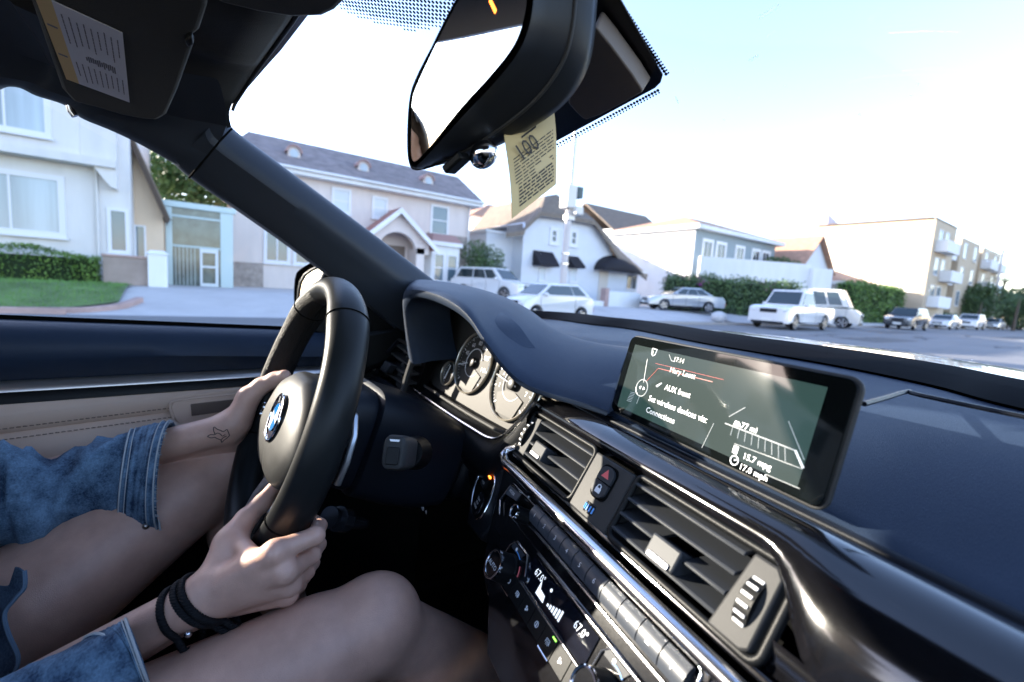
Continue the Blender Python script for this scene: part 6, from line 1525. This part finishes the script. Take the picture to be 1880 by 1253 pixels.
hedge('tall_hedge', 'tall sunlit green hedge behind the white pickup', (-17.3, yat(1563, -17.3), 0), R90, yat(1656, -17.3)-yat(1563, -17.3), 1.6, 3.9, LF1, 9500, .2, 41, rough=.16)
hedge('low_hedge', 'long low dark hedge behind the parked cars', (-16.4, yat(1640, -16.4), 0), R90, 26, 1.0, 1.6, LF2, 4500, .2, 43, rough=.08)
# apartment block
h = house('apartment_block', 'beige four storey apartment block with white balconies', -16.2, yat(1690, -16.2), 'apartments', z=0)
MB().box(0, 8.9, 0, 12, -.3, 12.2).build('wall', [BEIW], h, 0)
MB().box(-.08, -.004, .3, 12, 3.8, 12.0).build('sunlit_side_wall', [M('sunlit_render', (.72, .66, .56), .9)], h, 0)  # sunlight on this side is put in as a paler render
MB().box(14, 24, .4, 12, -.3, 11.8).box(8.9, 14, 2.2, 12, -.3, 11.4).build('wall', [BEIW], h, 0); MB().box(26, 38, .4, 12, -.3, 11.6).box(24, 26, 1.6, 12, -.3, 11).build('wall', [BEIW], h, 0)
for fl in range(3):
    z0_ = 2.6+3.2*fl
    for a, y_ in ((2.0, 0), (4.6, 0), (15.5, .4), (21, .4), (28, .4), (34, .4)): window(h, a, a+1.5, z0_+.3, z0_+2.2, y_, bars=(1, 0), pane=PANE)
    for a, y_, w_ in ((1.2 if fl != 1 else 4.6, 0, 5.2), (9.4, 1.6, 4.0), (26.0, .4, 5), (33, .4, 4)):
        bb = MB().box(a, a+w_, y_-1.1, y_-.003, z0_-.35, z0_-.15).box(a, a+w_, y_-1.1, y_-1.0, z0_-.15, z0_+.95).box(a, a+.1, y_-1.0, y_-.003, z0_-.15, z0_+.95).box(a+w_-.1, a+w_, y_-1.0, y_-.003, z0_-.15, z0_+.95); bb.build('balcony', [WHI], h, 0)
for k, (a, b_) in enumerate(((0, 8.9), (14, 24), (26, 38))): MB().box(a-.05, b_+.05, -.05+(.4 if k else 0), .3, 12.2-.3*k, 12.35-.3*k).build('parapet', [DKW], h, 0)
MB().box(-.16, .10, .31, 12, 12.2, 12.42).build('parapet', [DKW], h, 0)
h = house('stair_tower', 'pale mauve stair tower rising behind the apartment block', -29, yat(1497, -29), 'tower', z=0)
MB().prism([(0, 0, 0), (4.2, 0, 0), (4.2, 0, 13.6), (0, 0, 14.6)], (0, 2.5, 0)).build('shaft', [M('mauve_render', (.50, .46, .52), .9)], h, 0); MB().box(.1, 3.1, -.05, -.003, 9.2, 11.0).build('louvre', [TER], h, 0)
# trees at the far end
for i, (px, z_, H_) in enumerate(((1770, 66, 4.6), (1800, 62, 3.8), (1835, 64, 6.8), (1868, 58, 4.4))):
    x, y = sp(px, z_); palm(['feathery palm hiding the foot of the apartment block', 'short bushy palm beside the street lamp', 'tallest palm at the far end of the street', 'palm at the right edge of the street view'][i], (x, y, 0), H_, 50+i, 2.6, 18, 'palms at the far end of the street')
for i, (px, z_, s_) in enumerate(((1752, 66, 1.9), (1795, 64, 2.1), (1856, 72, 2.4), (1882, 66, 2.2))):
    x, y = sp(px, z_); tree('street_shrub', ['dark shrub in front of the lowest balconies', 'broad dark shrub behind the white parked cars', 'dark tree behind the street lamp', 'dark tree at the far right behind the cars'][i], (x, y, 0), 5.6, [(0, 0, 2.2, s_*1.2), (1.4, .8, 4.2, s_), (-1.3, -.6, 3.6, s_), (.3, .2, 5.2, s_*.7)], LF2, 4200, .34, 60+i, .1, 'shrub', 'shrubs at the far end of the street')
x, y = sp(1875, 92); h = house('distant_house', 'cream house far down the street at the right edge', x-1, y, z=0)
MB().box(-6, 8, 0, 8, 0, 6.5).build('wall', [BEIW], h, 0); hip(MB(), -6, 8, 0, 8, 6.5, 8.4).build('roof', [TER], h, 0)
# poles
GAL = M('galvanised_steel', (.55, .52, .50), .45, .6); POLE = M('pale_pole', (.62, .56, .53), .6, noise=(3, .1))
x, y = sp(1824, 63); L_ = thing('street_lamp', 'tall pale street lamp post with curved arm beside the parked cars', 'street lamp', (x, y, 0))
MB().tube([(0, 0, 0), (0, 0, 5), (0, 0, 10.8)], [.22, .17, .12], 12).build('post', [POLE], L_, 60); MB().tube([(0, 0, 10.6), (.8, .6, 11.3), (2.2, 1.6, 11.8), (3.4, 2.4, 11.9)], .05, 8).build('arm', [GAL], L_, 60); MB().blob((3.7, 2.6, 11.85), .3, 0, 10, 6, (1.4, .8, .35)).build('lamp_head', [GAL], L_, 60)
x, y = sp(1030, 20.6); L_ = thing('signal_pole', 'thick pale pole with signal housings standing before the white gambrel house', 'pole', (x, y, .1))
MB().tube([(0, 0, -.1), (.0, .02, 2.2), (.0, .04, 4.7)], [.165, .155, .14], 14).build('post', [POLE], L_, 60)
MB().tube([(0, .04, 4.6), (0, .06, 9.5)], [.11, .09], 10).build('mast', [GAL], L_, 60)
MB().tube([(0, .02, 2.3), (0, .02, 2.38)], .18, 14).tube([(0, .02, 2.75), (0, .02, 2.83)], .175, 14).build('band', [CHR], L_, 60)
sgm = M('signal_housing', (.72, .68, .62), .5)
MB().box(-.28, .26, -.30, .24, 4.75, 5.75).build('signal_housing', [sgm], L_, 0, bevel=.05); MB().box(.02, .44, .10, .52, 4.5, 4.85).build('control_box', [sgm], L_, 0, bevel=.04); MB().box(-.1, .24, .3, .62, 5.25, 5.75).build('visor_hood', [M('dark_green_hood', (.05, .08, .08), .5)], L_, 0, bevel=.04)
MB().box(-.14, .16, -.14, .30, 4.25, 4.5).build('bracket', [GAL], L_, 0, bevel=.03)
# ---------- vehicles (local x forward, z up)
TYR = M('tyre', (.012, .012, .012), .85); ALU = M('alloy_rim', (.5, .5, .52), .3, .9); CGL = M('car_glass', (.020, .035, .040), .05, spec=.8); HLT = M('headlamp_glass', (.75, .77, .78), .1, coat=1); TLT = M('tail_lamp', (.42, .02, .02), .15, coat=1); PLT = M('number_plate', (.75, .75, .72), .5); BLKP = M('bumper_black', (.02, .02, .022), .5)
def vehicle(name, label, cat, loc, heading, L, Wd, prof, green, wheels, wr_, paint, group=None, grille=True, roofz=None, belt=None, cab=None, tail=TLT, bars=()):
    """prof: lower-body outline (x, z) from front sill over bonnet to rear; green: four belt/roof points (x, z)"""
    root = thing(name, label, cat, loc, heading, group)
    b = MB(); hw = Wd/2
    bot = []
    for wx in sorted(wheels):
        bot += [(wx+wr_*1.18*math.cos(a), .02+wr_+wr_*1.18*math.sin(a)) for a in np.linspace(math.pi, 0, 10)]
    zb = .24
    bot = [(x, max(z, zb)) for x, z in bot]
    body = [(prof[-1][0], zb+.08)]+bot+[(prof[0][0], zb+.08)]+list(prof)
    rows = []
    for yy, sc_ in ((-hw, .965), (-hw*.985, .99), (-hw*.8, 1.0), (hw*.8, 1.0), (hw*.985, .99), (hw, .965)):
        zc = .55; rows.append([(x*sc_, yy, zc+(z-zc)*(1 if abs(yy) < hw*.9 else .97)) for x, z in body])
    b.grid(rows, cu=True, caps=True); b.build('body', [paint], root, 40)
    (x0, z0), (x1, z1), (x2, z2), (x3, z3) = green      # front belt, front roof, rear roof, rear belt
    ti = .80
    A = [(x0, -hw*.93, z0), (x0, hw*.93, z0), (x3, hw*.93, z3), (x3, -hw*.93, z3)]; T = [(x1, -hw*ti, z1), (x1, hw*ti, z1), (x2, hw*ti, z2), (x2, -hw*ti, z2)]
    xm = (x1+x2)/2; 
    gm = MB(); gr = []
    for t in (0, .5, .85, .96, 1.0):
        k = t; bul = .05*math.sin(math.pi*t)
        ring = []
        for (a, c_) in zip(A, T): ring.append(np.array(a)*(1-k)+np.array(c_)*k+np.array([0, 0, 0 if t < 1 else .02]))
        gr.append(ring)
    gm.grid(gr, cu=True, caps=True); gm.build('cabin', [paint], root, 0, bevel=.05, seg=3, bang=25)
    def lerp(P, Q, t): return np.array(P)*(1-t)+np.array(Q)*t
    def pane(name_, a, b_, c_, d, n_, m=CGL, off=.012): MB().prism([np.array(q)+np.array(n_)*off for q in (a, b_, c_, d)], np.array(n_)*.008).build(name_, [m], root, 0)
    def quad(P0, P1, Q1, Q0, u0, u1, v0, v1):
        f = lambda u, v: lerp(lerp(P0, P1, u), lerp(Q0, Q1, u), v)
        return f(u0, v0), f(u1, v0), f(u1, v1), f(u0, v1)
    n_f = nrm(np.cross(np.array(A[1])-A[0], np.array(T[0])-A[0])); n_f = n_f if n_f[0] > 0 else -n_f
    pane('windscreen', *quad(A[0], A[1], T[1], T[0], .06, .94, .10, .90), n_f)
    n_r = nrm(np.cross(np.array(A[2])-A[3], np.array(T[3])-A[3])); n_r = n_r if n_r[0] < 0 else -n_r
    pane('rear_window', *quad(A[3], A[2], T[2], T[3], .08, .92, .14, .88), n_r)
    for s_ in (0, 1):
        P0, P1, Q1, Q0 = (A[0], A[3], T[3], T[0]) if s_ == 0 else (A[1], A[2], T[2], T[1])
        n_s = nrm(np.cross(np.array(P1)-P0, np.array(Q0)-P0)); n_s = n_s if n_s[1]*(1 if s_ else -1) > 0 else -n_s
        cuts = [.06]+list(bars)+[.94]
        for u0, u1 in zip(cuts[:-1], cuts[1:]): pane('side_window', *quad(P0, P1, Q1, Q0, u0+.012, u1-.012, .12, .86), n_s)
        yy = hw*(1 if s_ else -1); so2 = 1 if s_ else -1
        for gx in [x0-.15]+[x0*(1-b_)+x3*b_ for b_ in (list(bars) or [.98])]: MB().box(gx-.008, gx+.008, min(yy*1.0, yy*1.0+so2*.004), max(yy*1.0, yy*1.0+so2*.004), .38, z0-.03).build('door_gap', [BLKP], root, 0)
        MB().box(min(wheels)+wr_*1.3, max(wheels)-wr_*1.3, min(yy*.985, yy*1.0+so2*.006), max(yy*.985, yy*1.0+so2*.006), .22, .31).build('sill', [BLKP], root, 0)
        for b_ in (list(bars) or [.9]): hx_ = x0*(1-b_)+x3*b_+.16; MB().box(hx_-.09, hx_+.09, min(yy, yy+so2*.03), max(yy, yy+so2*.03), z0-.16, z0-.12).build('door_handle', [paint], root, 0, bevel=.008)
        MB().blob((x0-.35, yy*1.06, z0+.08), .11, 0, 10, 6, (.8, 1, .75)).build('wing_mirror', [paint], root, 60)
        fx_, rx_ = prof[0][0], prof[-1][0]; zf = prof[1][1]
        MB().blob((fx_-.10, yy*.78, zf-.10), .16, 0, 10, 6, (.8, 1.1, .62)).build('headlight', [HLT], root, 60)
        MB().box(rx_-.03, rx_+.18, min(yy*.70, yy*.985), max(yy*.70, yy*.985), prof[-2][1]-.30, prof[-2][1]-.10).build('taillight', [tail], root, 0, bevel=.03)
        for wx in wheels:
            Wf = Fr((wx, yy*.90, wr_), axes=((1, 0, 0), (0, 0, 1))); sg = -1 if s_ else 1
            tyre = MB().tube([Wf.P((wr_-.055)*math.cos(a), (wr_-.055)*math.sin(a), 0) for a in np.linspace(0, 2*math.pi, 28, endpoint=False)], .06, 8, closed=True, up=(0, 1, 0), ry=.10); to = tyre.build('wheel', [TYR], root, 60)
            rm_ = MB().fprism(Wf, circ(0, 0, wr_-.10, 24), -.06*sg*0+.0, .075*sg, 1)
            for k in range(5):
                a = 2*math.pi*k/5; rm_.prism([Wf.P(.04*math.cos(a)-.03*math.sin(a), .04*math.sin(a)+.03*math.cos(a), .078*sg), Wf.P((wr_-.10)*math.cos(a)-.03*math.sin(a), (wr_-.10)*math.sin(a)+.03*math.cos(a), .078*sg), Wf.P((wr_-.10)*math.cos(a)+.03*math.sin(a), (wr_-.10)*math.sin(a)-.03*math.cos(a), .078*sg), Wf.P(.04*math.cos(a)+.03*math.sin(a), .04*math.sin(a)-.03*math.cos(a), .078*sg)], Wf.n*.012*sg, 0)
            rm_.ring(Wf, circ(0, 0, wr_-.10, 24), .078*sg, .014, 0, 6); rm_.build('rim', [ALU, BLKP], to, 30)
    fx_, rx_ = prof[0][0], prof[-1][0]
    if grille: MB().box(fx_-.06, fx_+.012, -hw*.42, hw*.42, prof[1][1]-.24, prof[1][1]-.04).build('grille', [BLKP], root, 0, bevel=.015)
    MB().box(fx_-.1, fx_+.03, -hw*.80, hw*.80, .26, .40).build('front_bumper', [BLKP], root, 0, bevel=.02)
    MB().box(fx_+.0315, fx_+.04, -.26, .26, .40, .55).build('number_plate', [PLT], root, 0)
    MB().box(rx_-.04, rx_-.0, -.26, .26, .62, .76).build('number_plate', [PLT], root, 0)
    return root
pW = M('white_paint', (.72, .72, .73), .25, coat=1); pS = M('silver_paint', (.46, .49, .53), .3, .5, coat=1); pD = M('dark_paint', (.03, .035, .042), .2, coat=1); pB = M('navy_paint', (.025, .035, .06), .2, coat=1); pG = M('pale_silver_paint', (.58, .60, .63), .3, .3, coat=1)
hatch = dict(prof=[(1.72, .50), (1.66, .78), (1.35, .93), (.95, 1.0), (-1.2, 1.02), (-1.68, .99), (-1.76, .72), (-1.74, .45)], green=[(1.08, .97), (.42, 1.47), (-.95, 1.50), (-1.64, 1.0)], wheels=(1.14, -1.14), wr_=.29, bars=(.68,))
sedan = dict(prof=[(2.35, .46), (2.30, .72), (1.9, .86), (1.0, .96), (-1.5, 1.0), (-2.2, .98), (-2.38, .74), (-2.36, .46)], green=[(1.05, .94), (.25, 1.42), (-.85, 1.43), (-1.65, 1.0)], wheels=(1.42, -1.38), wr_=.32, bars=(.36, .66))
suv = dict(prof=[(2.28, .52), (2.22, .92), (1.8, 1.04), (1.15, 1.10), (-1.9, 1.12), (-2.22, 1.08), (-2.30, .8), (-2.28, .52)], green=[(1.2, 1.08), (.55, 1.70), (-1.75, 1.70), (-2.15, 1.1)], wheels=(1.38, -1.36), wr_=.36, bars=(.30, .58))
truck = dict(prof=[(2.95, .62), (2.92, 1.08), (2.6, 1.20), (1.45, 1.24), (-2.85, 1.24), (-2.95, 1.16), (-2.97, .9), (-2.95, .62)], green=[(1.5, 1.22), (.85, 2.06), (-.15, 2.07), (-.42, 1.24)], wheels=(2.0, -1.75), wr_=.40, bars=())
vanp = dict(prof=[(2.6, .55), (2.6, 1.0), (2.35, 1.22), (1.9, 1.30), (-2.5, 1.32), (-2.6, 1.28), (-2.62, .9), (-2.6, .55)], green=[(2.0, 1.35), (1.45, 2.50), (-2.45, 2.50), (-2.58, 1.35)], wheels=(1.7, -1.6), wr_=.37, bars=(.25, .6))
DN = -math.pi/2
def veh(name, label, cat, px, z_, hd_, kind, L, W, paint, zz=None, **k):
    x, y = sp(px, z_); z0_ = float(hgt(x, y)) if zz is None else zz; return vehicle(name, label, cat, (x, y, z0_), hd_, L, W, paint=paint, **kind, **k)
veh('hatchback', 'small white hatchback parked just beyond the instrument hood', 'car', 1006, 18.7, DN-.06, hatch, 3.55, 1.65, pW, zz=0)
veh('minivan', 'white estate car on the driveway in front of the pink house', 'car', 903, 24.8, math.radians(22), suv, 4.6, 1.85, pW)
veh('sedan', 'silver sedan parked nose in against the flowering hedge', 'car', 1250, 28.4, math.radians(-122), sedan, 4.75, 1.8, pS)
veh('pickup', 'white pickup truck facing the camera at the kerb', 'truck', 1458, 25.0, DN+.03, truck, 5.9, 2.0, pW, zz=0)
veh('van', 'white van standing behind the white pickup', 'van', 1499, 31.5, math.radians(12), vanp, 5.2, 2.0, M('ivory_paint', (.62, .60, .56), .3, coat=1))
veh('parked_car', 'dark estate car, first in the row along the far kerb', 'car', 1670, 36.2, DN, suv, 4.6, 1.8, pD, zz=0)
veh('parked_car', 'silver sedan behind the dark car in the far kerb row', 'car', 1738, 45.5, DN, sedan, 4.7, 1.8, pG, zz=0)
veh('parked_car', 'white sport utility car in the middle of the far kerb row', 'car', 1788, 51.5, DN, suv, 4.6, 1.85, pW, zz=0)
veh('parked_car', 'small silver car fourth in the far kerb row', 'car', 1830, 61, DN, sedan, 4.6, 1.75, pG, zz=0)
veh('parked_car', 'dark blue car last in the far kerb row at the right edge', 'car', 1866, 70, DN, sedan, 4.7, 1.8, pB, zz=0)
for o in bpy.data.objects:
    if o.name.startswith('parked_car') and o.parent is None: o['group'] = 'cars parked along the far kerb'
bd_ = MB(); bd_.blob((0, 0, .25), .42, 0, 12, 8, (1.1, .8, .75)); x, y = sp(1322, 25.8); o = bd_.build('boulder', [M('pale_stone', (.55, .55, .56), .8, noise=(6, .1), bump=(7, .6, 'noise', .05))], None, 60); o.location = (x, y, float(hgt(x, y))+.04); tag(o, 'pale rounded boulder behind the silver sedan', 'boulder')
# ================================================================== light
SUN_AZ, SUN_EL = 128, 14.8      # degrees to the left of straight ahead, and up
w = bpy.data.worlds.new('World'); S.world = w; w.use_nodes = True
nt = w.node_tree; sk_ = nt.nodes.new('ShaderNodeTexSky'); sk_.sky_type = 'NISHITA'; sk_.sun_disc = False
sd = np.array([-math.sin(math.radians(SUN_AZ))*math.cos(math.radians(SUN_EL)), math.cos(math.radians(SUN_AZ))*math.cos(math.radians(SUN_EL)), math.sin(math.radians(SUN_EL))])
sk_.sun_elevation = math.radians(SUN_EL); sk_.sun_rotation = math.atan2(sd[0], sd[1])
sk_.dust_density = .5; sk_.air_density = 1.0; sk_.ozone_density = 2.6
bg = nt.nodes['Background']; mxs = nt.nodes.new('ShaderNodeVectorMath'); mxs.operation = 'MULTIPLY'; mxs.inputs[1].default_value = (1.13, .95, .95); nt.links.new(sk_.outputs['Color'], mxs.inputs[0]); nt.links.new(mxs.outputs['Vector'], bg.inputs['Color']); bg.inputs['Strength'].default_value = .115
sl = bpy.data.lights.new('sun', 'SUN'); sl.energy = 2.6; sl.angle = math.radians(.5); sl.color = (1, .90, .76)
so_ = bpy.data.objects.new('sun', sl); COL.objects.link(so_); so_.rotation_euler = Vector(sd).to_track_quat('Z', 'Y').to_euler()
so_.location = (0, 0, 30)
S.view_settings.view_transform = 'Standard'; S.view_settings.look = 'None'; S.view_settings.exposure = 2.95; S.view_settings.gamma = 1
S.cycles.use_denoising = True
try: S.cycles.denoiser = 'OPENIMAGEDENOISE'
except Exception: pass
S.cycles.max_bounces = 8; S.cycles.transparent_max_bounces = 16; S.cycles.caustics_reflective = False; S.cycles.caustics_refractive = False; S.cycles.sample_clamp_indirect = 8
